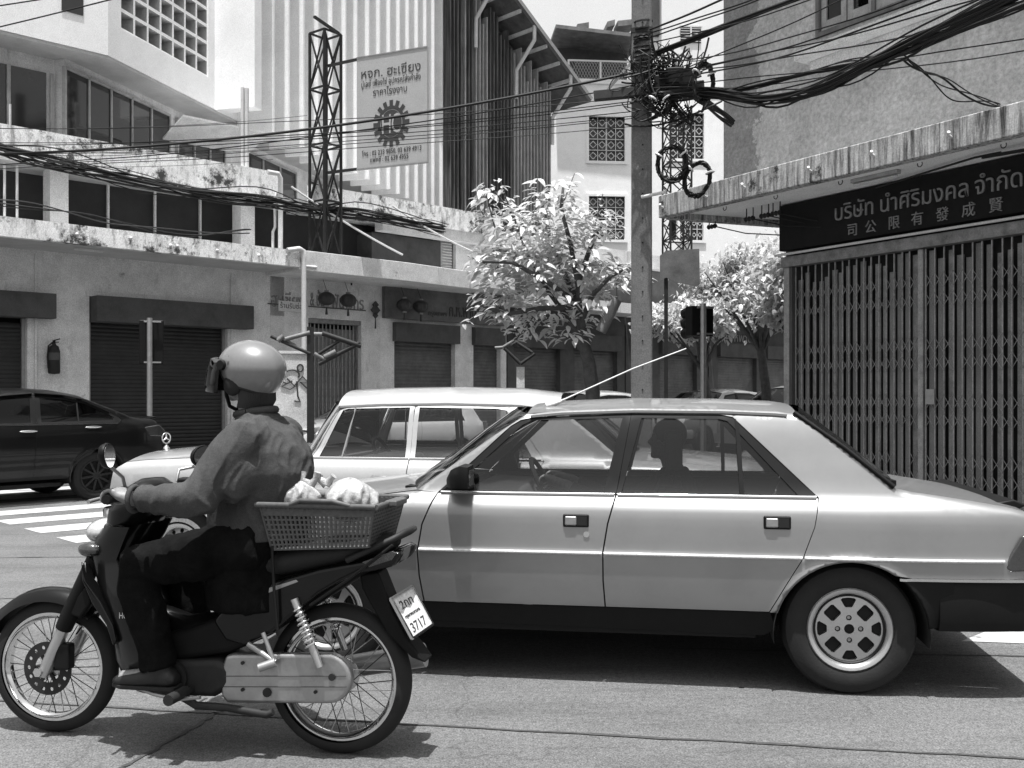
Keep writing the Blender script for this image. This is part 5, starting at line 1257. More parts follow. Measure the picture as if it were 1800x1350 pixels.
for s in (1, -1):
    ar = c.arc(c.wb, .387); ar0 = c.arc(0, .387)
    c.panel('rocker_panel', [(ar[0][0] - .005, .384), (ar[0][0] + .015, .33), (ar[0][0] + .01, .29), (.40, .265), (.345, .30), (.37, .384)], 'blackp', s, off=-.014, gap=0)
    c.bead('side_moulding', 3.12, 3.06, .655, .0085, 'plate', s); c.bead('side_moulding', 2.098, 1.178, .655, .0085, 'plate', s); c.bead('side_moulding', 1.168, .226, .655, .0085, 'plate', s); c.bead('side_moulding', .214, -.69, .655, .0085, 'plate', s); c.bead('side_moulding', 3.05, 2.112, .655, .0085, 'plate', s)  # steel strip given a pale colour that stands in for the sun glint
    c.bead('belt_moulding', 2.0, 1.12, .937, .009, 'chrome', s); c.bead('belt_moulding', 1.105, .15, .937, .009, 'chrome', s)
    c.strip('drip_rail', 1.56, .27, 0, .012, .014, 'silver', s, zf=lambda x: lerpf(c.tz, x) - .016)
    c.strip('window_divider', .515, .49, 0, .01, .0, 'blackp', s, 2); 
    mb = MB(); mb.bar((.50, s * (c.f(.5, .95) - .008), .945), (.515, s * (c.f(.515, 1.31) - .008), 1.31), .022, .014); mb.build('quarter_light_bar', 'blackp', c.root)
    yb = c.f(1.93, .95); mb = MB(); mb.loft([[Vector((x_, s * (yb + y_), z_)) for y_, z_ in ((.02, .965), (.02 + w_, .97), (.03 + w_, .985 + h_ * .5), (.02 + w_, .975 + h_), (.03, .98 + h_), (.015, .98 + h_ * .5))] for x_, w_, h_ in ((1.83, .15, .10), (1.87, .155, .105), (1.92, .13, .085), (1.955, .06, .04))]); m_ = mb.build('door_mirror', 'blackp', c.root, smooth=40, bevel=0); mb = MB(); mb.prism([(1.82, .942), (2.0, .942), (1.86, 1.07)], (0, s * (yb - .03), 0), (1, 0, 0), (0, 0, 1), (0, s * .035, 0)); mb.build('mirror_base', 'blackp', c.root, bevel=.006)
    mb = MB(); mb.box(1.826, 1.828, min(s * (yb + .035), s * (yb + .16)), max(s * (yb + .035), s * (yb + .16)), .98, 1.06); mb.build('mirror_glass', 'mirror', m_)
    # bumpers wrap round the corners
    for nm, xs_, z0, z1, tgt in (('rear_bumper', (-.215, -.45, -.72, -.82, -.875), .335, .566, c), ('front_bumper', (3.16, 3.35, 3.5, 3.56, 3.60), .33, .56, c)):
        pass
def wrap_bumper(c, name, x_end, x_out, z0, z1, out, mat, n=20, round_=.16, lip=None):
    """bumper bar that follows the plan of the car's end"""
    pts = []; W_ = c.f(x_end, (z0 + z1) / 2) + out; sgn = 1 if x_out > x_end else -1
    for i in range(8): pts.append((x_end + (x_out - sgn * round_ - x_end) * i / 7, W_ * (1 - .05 * (i / 7) ** 2)))
    Wc = pts[-1][1]
    for i in range(1, 9): a = math.pi / 2 * i / 8; pts.append((x_out - sgn * round_ + sgn * round_ * math.sin(a), Wc - round_ + round_ * math.cos(a)))
    full = pts + [(x, -y) for x, y in reversed(pts)]; rings = []
    for i, (x, y) in enumerate(full):
        a = Vector(full[max(0, i - 1)]); b = Vector(full[min(len(full) - 1, i + 1)]); d = (b - a).normalized(); nn = Vector((-d.y, d.x)) * sgn
        if sgn < 0: nn = Vector((-d.y, d.x)) * -1 * sgn
        ctr = Vector((x, y)); inn = Vector((x_end * .0 + (x - (x_out - x_end) * .0), y * .0)) if False else None
        inward = (Vector((x_end - sgn * .2, 0)) - ctr).normalized(); k = .06
        i2 = ctr + inward * k; h = z1 - z0
        rings.append([Vector((*i2, z0)), Vector((*(ctr + inward * .012), z0)), Vector((*ctr, z0 + h * .2)), Vector((*ctr, z1 - h * .12)), Vector((*(ctr + inward * .01), z1)), Vector((*i2, z1))])
    mb = MB(); mb.loft(rings); return mb.build(name, mat, c.root, smooth=40)
wrap_bumper(c, 'rear_bumper', -.40, -.90, .325, .558, .016, 'blackp'); wrap_bumper(c, 'front_bumper', 2.98, 3.32, .32, .56, .012, 'blackp')
for s in (1, -1):
    c.panel('bumper_side', [p for p in c.arc(0, .335) if p[0] < 0 and p[1] < .55][::-1] [::-1] + [(-.235, .556), (-.46, .556), (-.46, .335)], 'blackp', s, off=.012, gap=0)
    c.strip('bumper_trim', -.215, -.80, .566, .012, .02, 'chrome', s)
    # lamps
    mb = MB(); y = c.f(-.72, .72); mb.prism([(-.69, .625), (-.72, .69), (-.77, .775), (-.86, .80), (-.875, .62), (-.72, .605)], (0, s * (y - .10), 0), (1, 0, 0), (0, 0, 1), (0, s * .113, 0)); mb.build('tail_lamp', 'lens', c.root, bevel=.01)
    mb = MB(); mb.box(-.885, -.80, min(s * .45, s * .70), max(s * .45, s * .70), .62, .80); mb.build('tail_lamp', 'lens', c.root, bevel=.01)
    mb = MB(); mb.prism([(3.09, .60), (3.22, .60), (3.225, .74), (3.08, .77)], (0, s * .42, 0), (1, 0, 0), (0, 0, 1), (0, s * .30, 0)); mb.build('headlight', 'lensw', c.root, bevel=.015)
mb = MB(); mb.box(3.24, 3.30, -.40, .40, .60, .74); mb.build('grille', 'blackp', c.root)
mb = MB(); mb.prism([(-.70, .905), (-.80, .925), (-.86, .90), (-.82, .875)], (0, -.62, 0), (1, 0, 0), (0, 0, 1), (0, 1.24, 0)); mb.build('trunk_spoiler', 'blackp', c.root, bevel=.01)
mb = MB(); a = Vector((1.50, .42, 1.372)); mb.tube([a, a + Vector((-.04, .0, .012)), a + Vector((-.10, -.01, .035))], [.02, .012, .008], 8); mb.tube([a + Vector((-.08, 0, .03)), a + Vector((-.46, 0, .20)), a + Vector((-.74, 0, .305))], [.0045, .004, .0035], 6); mb.build('roof_aerial', 'plate', c.root, smooth=60)
for s in (1, -1): mb = MB(); mb.bar((2.14, s * .1, .985), (2.02, s * .1 + .38, 1.04), .012); mb.build('wiper', 'blackp', c.root)
mb = MB(); mb.box(2.10, 2.22, -.66, .66, .945, .955); mb.build('cowl_grille', 'blackp', c.root)
mb = MB(); mb.tube([(-.5, -.4, .27), (-.85, -.4, .25)], .03, 10); mb.build('tail_pipe', 'iron', c.root, smooth=60)
for s in (1, -1): mb = MB(); mb.tube([(.235, s * (c.f(.23, 1.33) - .0), 1.345), (0.0, s * (c.f(0, 1.16)), 1.172), (-.215, s * c.f(-.215, .98), .99)], .012, 8); mb.build('rear_window_seal', 'blackp', c.root, smooth=60)
mb = MB(); mb.bar((-.235, -.64, 1.0), (-.235, .64, 1.0), .03, .025); mb.build('rear_window_seal', 'blackp', c.root)
# ---- white older saloon behind ------------------------------------------------------------
secM = [(.2, .86), (.32, .93), (.45, .965), (.60, .985), (.75, 1.0), (.845, 1.0), (.90, .985), (.96, .95), (.99, .90), (1.02, .875), (1.2, .81), (1.34, .755), (1.45, .68)]
PM = dict(gap=.003, trim='trimw', gl='cglass', W=.885, wb=2.75, R=.325, Ra=.36, arcz=.31, rim=.178, tw=.18, track=.93, sill=.36, belt=.985, floor=.24, paint='wpaint', sec=secM, ftap=.13, rtap=.12, rr=.06, flare=.022, step=.07,
    top=[('nose', [(3.24, .46), (3.30, .60), (3.32, .75), (3.29, .88), (3.20, .945)], 0, .08, 'wpaint'), ('hood', [(3.20, .945), (3.0, .965), (2.6, .985), (2.2, .992), (1.80, 1.0)], .055, .04, 'wpaint'),
         ('windshield', [(1.80, 1.0), (1.70, 1.19), (1.61, 1.36)], .03, .16, 'cglass'), ('roof', [(1.61, 1.36), (1.3, 1.375), (.8, 1.382), (.3, 1.37), (.0, 1.335)], .115, .05, 'wpaint'),
         ('rear_window', [(0.0, 1.335), (-.2, 1.18), (-.42, 1.0)], .06, -.08, 'cglass'), ('trunk_lid', [(-.42, 1.0), (-.8, .985), (-1.2, .95), (-1.34, .92)], .035, -.03, 'wpaint'), ('tail', [(-1.34, .92), (-1.42, .80), (-1.42, .62), (-1.38, .44)], 0, -.06, 'wpaint')])
def handM(c, door, k, s):
    x = (1.18, .28)[k]; z = .872; y = c.f(x, z); mb = MB(); mb.tube([(x + .1, s * y, z), (x + .09, s * (y + .03), z), (x - .07, s * (y + .03), z), (x - .08, s * y, z)], .011, 8); mb.build('handle', 'chrome', door, smooth=50)
car2 = Car('saloon_car', 'white older saloon with hood star and chrome trim behind the silver sedan', PM, (.454, 7.481), 170)
SM = dict(DF=[(1.86, .36), (1.87, .6), (1.85, .85), (1.76, .985)], DM=[(1.04, .36), (1.04, .985)], DR=[(.42, .36), (.30, .6), (.16, .85), (.10, .985)], U=[(1.76, .985), (1.585, 1.34), (1.52, 1.355), (1.04, 1.366), (.45, 1.36), (.36, 1.345), (.10, .985)], Uidx=(0, 3, 5), cowl=1.80,
    win=[[(1.70, 1.0), (1.565, 1.325), (1.53, 1.335), (1.075, 1.345), (1.075, 1.0)], [(1.005, 1.0), (1.005, 1.345), (.45, 1.338), (.38, 1.325), (.18, 1.0)]], hand=handM, seat=(.95, .08), hr=.0, fmat='wpaint')
car2.body(SM); car2.loft_top(); car2.wheels(hub_wheel); c = car2
for s in (1, -1):
    c.strip('belt_moulding', 1.75, 1.045, .988, .018, .008, 'chrome', s); c.strip('belt_moulding', 1.035, .12, .988, .018, .008, 'chrome', s)
    c.strip('side_moulding', 3.1, 1.88, .80, .012, .008, 'chrome', s); c.strip('side_moulding', 1.84, 1.05, .80, .012, .008, 'chrome', s); c.strip('side_moulding', 1.03, .2, .80, .012, .008, 'chrome', s)
    c.strip('drip_rail', 1.60, .02, 0, .014, .014, 'chrome', s, zf=lambda x: lerpf(c.tz, x) - .012)
    c.strip('rocker_trim', 2.35, .38, .345, .02, .01, 'chrome', s)
    mb = MB(); mb.bar((1.53, s * (c.f(1.53, 1.0) - .008), 1.0), (1.475, s * (c.f(1.47, 1.34) - .008), 1.34), .014, .012); mb.build('quarter_light_bar', 'chrome', c.root)
    mb = MB(); mb.bar((.36, s * (c.f(.36, 1.0) - .008), 1.0), (.36, s * (c.f(.36, 1.31) - .008), 1.31), .014, .012); mb.build('quarter_light_bar', 'chrome', c.root)
    mb = MB(); mb.tube([(1.79, s * c.f(1.79, .99), 1.0), (1.69, s * (c.f(1.69, 1.2) + .004), 1.2), (1.60, s * (c.f(1.6, 1.35) + .004), 1.352)], .014, 8); mb.build('pillar_trim', 'chrome', c.root, smooth=60)
    mb = MB(); mb.lathe([(.001, .05), (.06, .045), (.085, .02), (.09, -.03)], (3.24, s * .66, .79), (1, s * .12, .05), 24); o = mb.build('headlight', 'lensw', c.root, smooth=60)
    o.scale = (1, 1, 1); mb = MB(); mb.torus((3.235, s * .66, .79), (1, s * .12, .05), .094, .014, 28, 8); mb.build('headlight_ring', 'chrome', c.root, smooth=60)
    mb = MB(); mb.ball((3.19, s * .74, .63), (.07, .05, .05), 14, 8); mb.build('indicator_lamp', 'lens', c.root, smooth=60)
    mb = MB(); mb.box(-1.46, -1.36, min(s * .5, s * .76), max(s * .5, s * .76), .68, .82); mb.build('tail_lamp', 'lens', c.root, bevel=.02)
wrap_bumper(c, 'front_bumper', 3.02, 3.44, .46, .60, .03, 'chrome', round_=.2); wrap_bumper(c, 'rear_bumper', -1.15, -1.52, .46, .60, .03, 'chrome', round_=.2)
mb = MB(); mb.prism([(3.30, .60), (3.42, .60), (3.40, .93), (3.30, .98)], (0, -.24, 0), (1, 0, 0), (0, 0, 1), (0, .48, 0)); gr = mb.build('radiator_grille', 'chrome', c.root, bevel=.012)
for k in range(9): mb = MB(); mb.box(3.405, 3.415, -.2, .2, .63 + k * .03, .64 + k * .03); mb.build('grille_slat', 'blackp', gr)
mb = MB(); b_ = Vector((3.30, 0, 1.0)); mb.cyl(b_, b_ + Vector((0, 0, .025)), .03, .012, 14); mb.cyl(b_ + Vector((0, 0, .02)), b_ + Vector((0, 0, .045)), .006, n=8); cc = b_ + Vector((0, 0, .085)); mb.torus(cc, (1, -.35, 0), .042, .0055, 28, 8)
ex = Vector((.35, 1, 0)).normalized()
for k in range(3): a = math.pi / 2 + k * 2 * math.pi / 3; mb.tube([cc, cc + (ex * math.cos(a) + Vector((0, 0, 1)) * math.sin(a)) * .042], [.008, .003], 8)
mb.build('hood_star', 'chrome', c.root, smooth=50)
# ---- black sedan at the left kerb ------------------------------------------------------
secB = [(.2, .86), (.35, .94), (.55, .985), (.75, 1.0), (.9, .985), (.98, .962), (1.03, .945), (1.1, .90), (1.2, .855), (1.38, .775), (1.5, .70)]
PB = dict(W=.92, wb=2.8, R=.335, Ra=.375, arcz=.325, rim=.22, tw=.2, track=.95, sill=.32, belt=1.03, floor=.22, paint='bpaint', gl='dglass', sec=secB, ftap=.2, rtap=.16, rr=.05, flare=.014, crease=(.88,), step=.08,
    top=[('nose', [(3.62, .40), (3.70, .55), (3.70, .70), (3.60, .82)], 0, .14, 'bpaint'), ('hood', [(3.60, .82), (3.3, .90), (2.7, .99), (2.2, 1.04)], .05, .05, 'bpaint'), ('windshield', [(2.2, 1.04), (1.8, 1.25), (1.4, 1.42)], .04, .14, 'dglass'),
         ('roof', [(1.4, 1.42), (1.1, 1.465), (.75, 1.475), (.4, 1.45), (.12, 1.40)], .06, .0, 'bpaint'), ('rear_window', [(.12, 1.40), (-.22, 1.26), (-.52, 1.135)], .03, -.05, 'dglass'),
         ('trunk_lid', [(-.52, 1.135), (-.7, 1.10), (-.86, 1.095), (-.92, 1.075)], .02, -.04, 'bpaint'), ('tail', [(-.92, 1.075), (-.97, .95), (-1.0, .75), (-.96, .5), (-.9, .36)], 0, -.1, 'bpaint')])
def handB(c, door, k, s):
    x = (.92, .06)[k]; z = (.965, 1.0)[k]; y = c.f(x, z); mb = MB(); mb.ball((x, s * (y + .02), z), (.115, .014, .017), 14, 8); mb.build('handle', 'chrome', door, smooth=60)
car3 = Car('sedan_car', 'glossy black sedan with chrome door handles parked by the rolling shutters', PB, (-6.30, 14.15), 228)
SB = dict(DF=[(1.95, .32), (1.97, .6), (1.92, .9), (1.80, 1.03)], DM=[(.85, .32), (.84, .7), (.80, 1.03)], DR=[(.39, .32), (.28, .6), (.02, .85), (-.30, 1.03)], U=[(1.80, 1.03), (1.33, 1.375), (1.1, 1.425), (.76, 1.432), (.4, 1.405), (.12, 1.345), (-.30, 1.15), (-.38, 1.09), (-.30, 1.03)], Uidx=(0, 3, 6), cowl=2.2,
    win=[[(1.68, 1.07), (1.32, 1.34), (1.1, 1.39), (.83, 1.40), (.87, 1.07)], [(.73, 1.075), (.70, 1.40), (.4, 1.375), (.12, 1.315), (-.26, 1.13), (-.24, 1.09)]], hand=handB, seat=(.95, .05), hr=.18)
car3.body(SB); car3.loft_top(); car3.wheels(spoke_wheel); c = car3
for s in (1, -1):
    c.strip('belt_moulding', 1.74, -.30, 0, .016, .006, 'chrome', s, zf=lambda x: 1.045 + .0 * x)
    c.strip('rain_visor', 1.25, .80, 0, .03, .03, 'dglass', s, zf=lambda x: lerpf([(-.3, 1.16), (.12, 1.36), (.4, 1.42), (.76, 1.445), (1.3, 1.40)], x)); c.strip('rain_visor', .76, -.2, 0, .03, .03, 'dglass', s, zf=lambda x: lerpf([(-.3, 1.16), (.12, 1.36), (.4, 1.42), (.76, 1.445), (1.3, 1.40)], x))
    mb = MB(); mb.bar((.24, s * (c.f(.24, 1.08) - .006), 1.08), (.22, s * (c.f(.22, 1.33) - .006), 1.33), .02, .01); mb.build('quarter_light_bar', 'blackp', c.root)
    mb = MB(); y = c.f(-.8, .9); mb.prism([(-.55, .86), (-.70, .98), (-.93, 1.01), (-1.02, .92), (-1.0, .84)], (0, s * (y - .16), 0), (1, 0, 0), (0, 0, 1), (0, s * .17, 0)); mb.build('tail_lamp', 'lens', c.root, bevel=.015)
    mb = MB(); mb.prism([(3.2, .66), (3.62, .62), (3.6, .78), (3.25, .82)], (0, s * .5, 0), (1, 0, 0), (0, 0, 1), (0, s * .26, 0)); mb.build('headlight', 'lensw', c.root, bevel=.02)
    mb = MB(); mb.ball((1.62, s * (c.f(1.62, 1.05) + .12), 1.11), (.08, .1, .07), 14, 8); mb.build('door_mirror', 'bpaint', c.root, smooth=60)
mb = MB(); mb.prism([(-.80, 1.10), (-.97, 1.13), (-.98, 1.10), (-.84, 1.075)], (0, -.66, 0), (1, 0, 0), (0, 0, 1), (0, 1.32, 0)); mb.build('trunk_spoiler', 'bpaint', c.root, bevel=.01)
# ---- parked cars further along the street ----------------------------------------------
secH = [(.2, .87), (.4, .95), (.7, 1.0), (.9, .98), (.98, .94), (1.2, .86), (1.4, .79), (1.55, .70)]
def parked(lab, px, q, hh=1.0, paint='wpaint', heading=224, grp='cars parked along the far street'):
    P = dict(W=.85, wb=2.5, R=.31, Ra=.35, arcz=.30, rim=.2, tw=.18, track=.95, sill=.33, belt=.97, floor=.22, paint=paint, gl='dglass', sec=secH, ftap=.2, rtap=.15, rr=.05, flare=.012, step=.13,
        top=[('nose', [(3.15, .4), (3.22, .55), (3.2, .72), (3.1, .82)], 0, .12, paint), ('hood', [(3.1, .82), (2.7, .92), (2.2, .99)], .05, .05, paint), ('windshield', [(2.2, .99), (1.8, 1.24), (1.5, 1.40)], .03, .14, 'dglass'),
             ('roof', [(1.5, 1.40), (1.0, 1.46), (.4, 1.46), (-.1, 1.42)], .06, 0, paint), ('rear_window', [(-.1, 1.42), (-.45, 1.2), (-.6, 1.0)], .02, -.06, 'dglass'), ('trunk_lid', [(-.6, 1.0), (-.66, .97)], .02, -.03, paint), ('tail', [(-.66, .97), (-.74, .8), (-.72, .5), (-.68, .4)], 0, -.06, paint)])
    p = L.W(L.X(px, q), q, 0); C = Car('parked_car', lab, P, (p.x, p.y), heading, grp)
    S = dict(DF=[(1.95, .33), (1.96, .6), (1.85, .97)], DM=[(.95, .33), (.95, .6), (.92, .97)], DR=[(.36, .33), (.25, .6), (-.02, .8), (-.15, .97)], U=[(1.85, .97), (1.45, 1.35), (.9, 1.41), (.3, 1.40), (.0, 1.35), (-.15, .97)], Uidx=(0, 2, 4), cowl=2.2,
        win=[[(1.72, 1.0), (1.42, 1.31), (.96, 1.37), (.99, 1.0)], [(.88, 1.0), (.86, 1.37), (.3, 1.36), (.06, 1.32), (-.05, 1.0)]], seat=(.9, .0), hr=.15)
    C.body(S); C.loft_top(); C.wheels(spoke_wheel)
    for s in (1, -1):
        mb = MB(); mb.prism([(2.85, .66), (3.14, .62), (3.12, .76), (2.9, .82)], (0, s * .5, 0), (1, 0, 0), (0, 0, 1), (0, s * .22, 0)); mb.build('headlight', 'lensw', C.root, bevel=.02)
        mb = MB(); mb.box(-.78, -.66, min(s * .5, s * .74), max(s * .5, s * .74), .75, .95); mb.build('tail_lamp', 'lens', C.root, bevel=.02)
        mb = MB(); mb.ball((1.75, s * (C.f(1.75, 1.0) + .1), 1.06), (.06, .09, .06), 12, 8); mb.build('door_mirror', paint, C.root, smooth=60)
    wrap_bumper(C, 'front_bumper', 2.9, 3.34, .36, .56, .01, paint); wrap_bumper(C, 'rear_bumper', -.45, -.8, .36, .56, .01, paint)
    C.root.scale = (1, 1, hh)
    return C
parked('white hatchback parked under the leafy street tree', 1075, -3.3, 1.02)
parked('pale grey hatchback parked beyond the concrete pole', 1290, -3.4, 1.06, 'gpaint')
parked('white hatchback parked before the dark shutters behind the white saloon', 760, -3.4, .98)
parked('light hatchback standing close to the gate building corner', 1440, -6.6, 1.1, 'silver')
# ================================================================ motorbike
K = Frame(-.689, 3.99, 168.7)          # along the bike: x forward from the rear axle, y to its left (towards the camera)
BK = K.root('motorbike', 'black underbone motorbike with spoked wheels carrying a rider and a basket', 'motorbike')
def KP(px, py, q=0): return K.P(px, py, q)
def slab(name, pix, q0, q1, mat, bevel=.012, parent=None, qp=None, seg=2):
    q = q1 if qp is None else qp; pl = [K.hit(a, b, q) for a, b in pix]
    mb = MB(); mb.prism(pl, (0, q0, 0), (1, 0, 0), (0, 0, 1), (0, q1 - q0, 0)); return mb.build(name, mat, parent or BK, bevel=bevel, seg=seg)
WB = 1.278
def spoked(cx, rt, w, name, turn=0):
    """tyre with its chrome rim, spokes and hub as sub-parts"""
    rr = rt - .062; mb = MB(); pr = []
    for i in range(13): a = -.15 + (math.pi + .3) * i / 12; pr.append((rt - .045 + .045 * math.sin(a), -w * math.cos(a)))
    mb.lathe(pr, (0, 0, 0), (0, 1, 0), 72); t = mb.build('wheel', 'rubber', BK, smooth=50); t.location = (cx, 0, rt); t.rotation_euler = (0, 0, turn)
    k0 = None
    mb = MB(); mb.lathe([(rr + .012, -.024), (rr + .01, -.030), (rr - .002, -.030), (rr - .006, -.022), (rr - .018, -.012), (rr - .02, 0), (rr - .018, .012), (rr - .006, .022), (rr - .002, .030), (rr + .01, .030), (rr + .012, .024)], (0, 0, 0), (0, 1, 0), 72); mb.build('rim', 'chrome', t, smooth=40)
    hr = .035 if cx else .06
    mb = MB(); mb.lathe([(.001, -.06), (.022, -.06), (.024, -.045), (hr + .008, -.042), (hr + .008, -.036), (hr - .01, -.03), (hr - .01, .03), (hr + .008, .036), (hr + .008, .042), (.024, .045), (.022, .06), (.001, .06)], (0, 0, 0), (0, 1, 0), 28); mb.build('hub', 'alloy', t, smooth=40)
    ns = 36; sp = None
    for i in range(ns):
        s = 1 if i % 2 else -1; d = 1 if (i // 2) % 2 else -1; a = 2 * math.pi * i / ns; b = a + d * .62
        p0 = Vector((hr * math.cos(b), s * .037, hr * math.sin(b))); p1 = Vector(((rr - .016) * math.cos(a), 0, (rr - .016) * math.sin(a)))
        mb = MB(); mb.tube([p0, p1], .0021, 5); mb.build('spoke', 'steel' if i % 3 else 'iron', t, smooth=60)
    mb = MB(); mb.cyl((rr * .99 * math.cos(2.2), .012, rr * .99 * math.sin(2.2)), ((rr - .05) * math.cos(2.2), .012, (rr - .05) * math.sin(2.2)), .004, n=6); mb.build('valve', 'blackp', t)
    return t
rw_ = spoked(0, .300, .042, 'rear'); fw_ = spoked(WB, .282, .036, 'front', R(4))
v, f = fill2d(circ(0, 0, .112, 40), [circ(0, 0, .06, 20)] + [circ(*rot2((.088, 0), 2 * math.pi * i / 14 + .2 * (j)), .0085, 8) for i in range(14) for j in (0,)], .03)
mb = MB(); mb.add([(p[0], .056, p[1]) for p in v] + [(p[0], .052, p[1]) for p in v], [tuple(t) for t in f] + [tuple(len(v) + i for i in t[::-1]) for t in f]); o = mb.build('brake_disc', 'iron', BK); o.location = (WB, 0, .282)
mb = MB()
for i in range(6): a = i * math.pi / 3; mb.bar((.02 * math.cos(a), .05, .02 * math.sin(a)), (.066 * math.cos(a), .05, .066 * math.sin(a)), .014, .008, up=(0, 1, 0))
o = mb.build('disc_carrier', 'iron', BK); o.location = (WB, 0, .282)
mb = MB(); mb.box(WB - .13, WB - .06, .05, .1, .29, .40); mb.build('brake_caliper', 'blackp', BK, bevel=.012)
# fork, lower legs silver, covers black
st = Vector((.985, 0, .86)); ax = Vector((WB, 0, .282))
for s in (1, -1):
    a = ax + Vector((0, s * .085, -.02)); b = st + Vector((.05, s * .085, -.1)); d = (b - a)
    mb = MB(); mb.tube([a, a + d * .12, a + d * .42], [.022, .026, .026], 14); mb.build('fork_leg', 'alloy', BK, smooth=50)
    mb = MB(); mb.tube([a + d * .40, a + d * .5, a + d], [.034, .036, .032], 12); mb.build('fork_cover', 'mud', BK, smooth=50)
mb = MB(); mb.cyl(ax + Vector((0, -.11, 0)), ax + Vector((0, .118, 0)), .011, n=10); mb.cyl(ax + Vector((0, .105, 0)), ax + Vector((0, .122, 0)), .02, n=6); mb.build('front_axle', 'chrome', BK, smooth=40)
# front mudguard: a curved blade with a sharp beak
rings = []; rg = .325
for i in range(20):
    a = R(12 + 118 * i / 19); wd = .065 * min(1, .25 + i / 5); r_ = rg + (.03 * (1 - i / 5) if i < 5 else 0) + .012
    ctr = Vector((WB + r_ * math.cos(a) * (1.0), 0, .282 + r_ * math.sin(a) * .94)); o_ = Vector((math.cos(a), 0, math.sin(a)))
    rings.append([ctr + Vector((0, -wd, 0)) - o_ * .035, ctr + Vector((0, -wd * .8, 0)) + o_ * .005, ctr + o_ * .018, ctr + Vector((0, wd * .8, 0)) + o_ * .005, ctr + Vector((0, wd, 0)) - o_ * .035, ctr + Vector((0, wd * .85, 0)) - o_ * .03, ctr + o_ * .008, ctr + Vector((0, -wd * .85, 0)) - o_ * .03])
mb = MB(); mb.loft(rings); mb.build('front_mudguard', 'bike', BK, smooth=60)
slab('mudguard_stay', [(150, 1030), (120, 1060), (118, 1080), (140, 1088), (160, 1060)], .075, .115, 'mud')
# leg shield and front cowl: open-backed shell, lofted upwards
rings = []
for z, xf, xb, hw in ((.205, .90, .70, .07), (.26, .945, .66, .13), (.35, .965, .69, .18), (.45, .962, .73, .205), (.55, .985, .77, .21), (.64, 1.02, .82, .20), (.70, 1.055, .86, .17), (.765, 1.085, .90, .145), (.84, 1.055, .86, .16), (.90, 1.01, .83, .165)):
    r = []
    for i in range(17): t_ = -math.pi / 2 + math.pi * i / 16; r.append(Vector((xb + (xf - xb) * max(0, math.cos(t_)) ** .75, hw * math.sin(t_), z)))
    for i in range(17): t_ = math.pi / 2 - math.pi * i / 16; r.append(Vector((xb + (xf - .03 - xb) * max(0, math.cos(t_)) ** .75, (hw - .012) * math.sin(t_), z)))
    rings.append(r)
mb = MB(); mb.loft(rings); ls = mb.build('leg_shield', 'bike', BK, smooth=50)
slab('shield_crease', [(141, 992), (150, 1022), (176, 1058), (198, 1100), (204, 1128), (197, 1136), (186, 1100), (160, 1060), (143, 1020)], .135, .2, 'bike', .01)
text('lettering', 'HONDA', .034, (.845, .2085, .545), (-1, 0, 0), (0, 0, 1), 'plate', BK, .001, width=.095)
text('lettering', 'FI', .06, (1.045, .16, .715), (-.86, .5, 0), (.12, 0, .99), 'steel', BK, .001)
mb = MB(); mb.ball((1.04, 0, .86), (.07, .10, .055), 18, 10); mb.build('headlight', 'lensw', BK, smooth=60)
for s in (1, -1): mb = MB(); mb.ball((1.03, s * .13, .80), (.05, .03, .03), 14, 8); mb.build('indicator_lamp', 'lens', BK, smooth=60)
# handlebar cowl, meter dome, bar, grips, levers
rings = []
for z, xf, xb, hw in ((.905, 1.0, .80, .15), (.96, .985, .76, .17), (1.01, .95, .74, .165), (1.06, .90, .76, .12), (1.085, .86, .79, .07)):
    rings.append([Vector(((xf + xb) / 2 + (xf - xb) / 2 * math.cos(2 * math.pi * i / 20), hw * math.sin(2 * math.pi * i / 20), z)) for i in range(20)])
mb = MB(); mb.loft(rings); mb.build('handlebar_cowl', 'bike', BK, smooth=55)
mb = MB(); mb.tube([(.79, .37, 1.035), (.80, .22, 1.04), (.86, .12, 1.0), (.88, 0, .985), (.86, -.12, 1.0), (.80, -.22, 1.04), (.79, -.37, 1.035)], .012, 10); mb.build('handlebar', 'steel', BK, smooth=60)
for s in (1, -1):
    mb = MB(); mb.tube([(.79, s * .385, 1.034), (.795, s * .26, 1.037)], .0175, 14); mb.build('grip', 'rubber', BK, smooth=50)
    mb = MB(); mb.box(.775, .835, min(s * .2, s * .26), max(s * .2, s * .26), 1.005, 1.07); mb.build('switch_pod', 'blackp', BK, bevel=.012)
    mb = MB(); mb.tube([(.83, s * .22, 1.03), (.87, s * .28, 1.03), (.865, s * .38, 1.025)], [.008, .007, .008], 8); mb.build('lever', 'steel', BK, smooth=60)
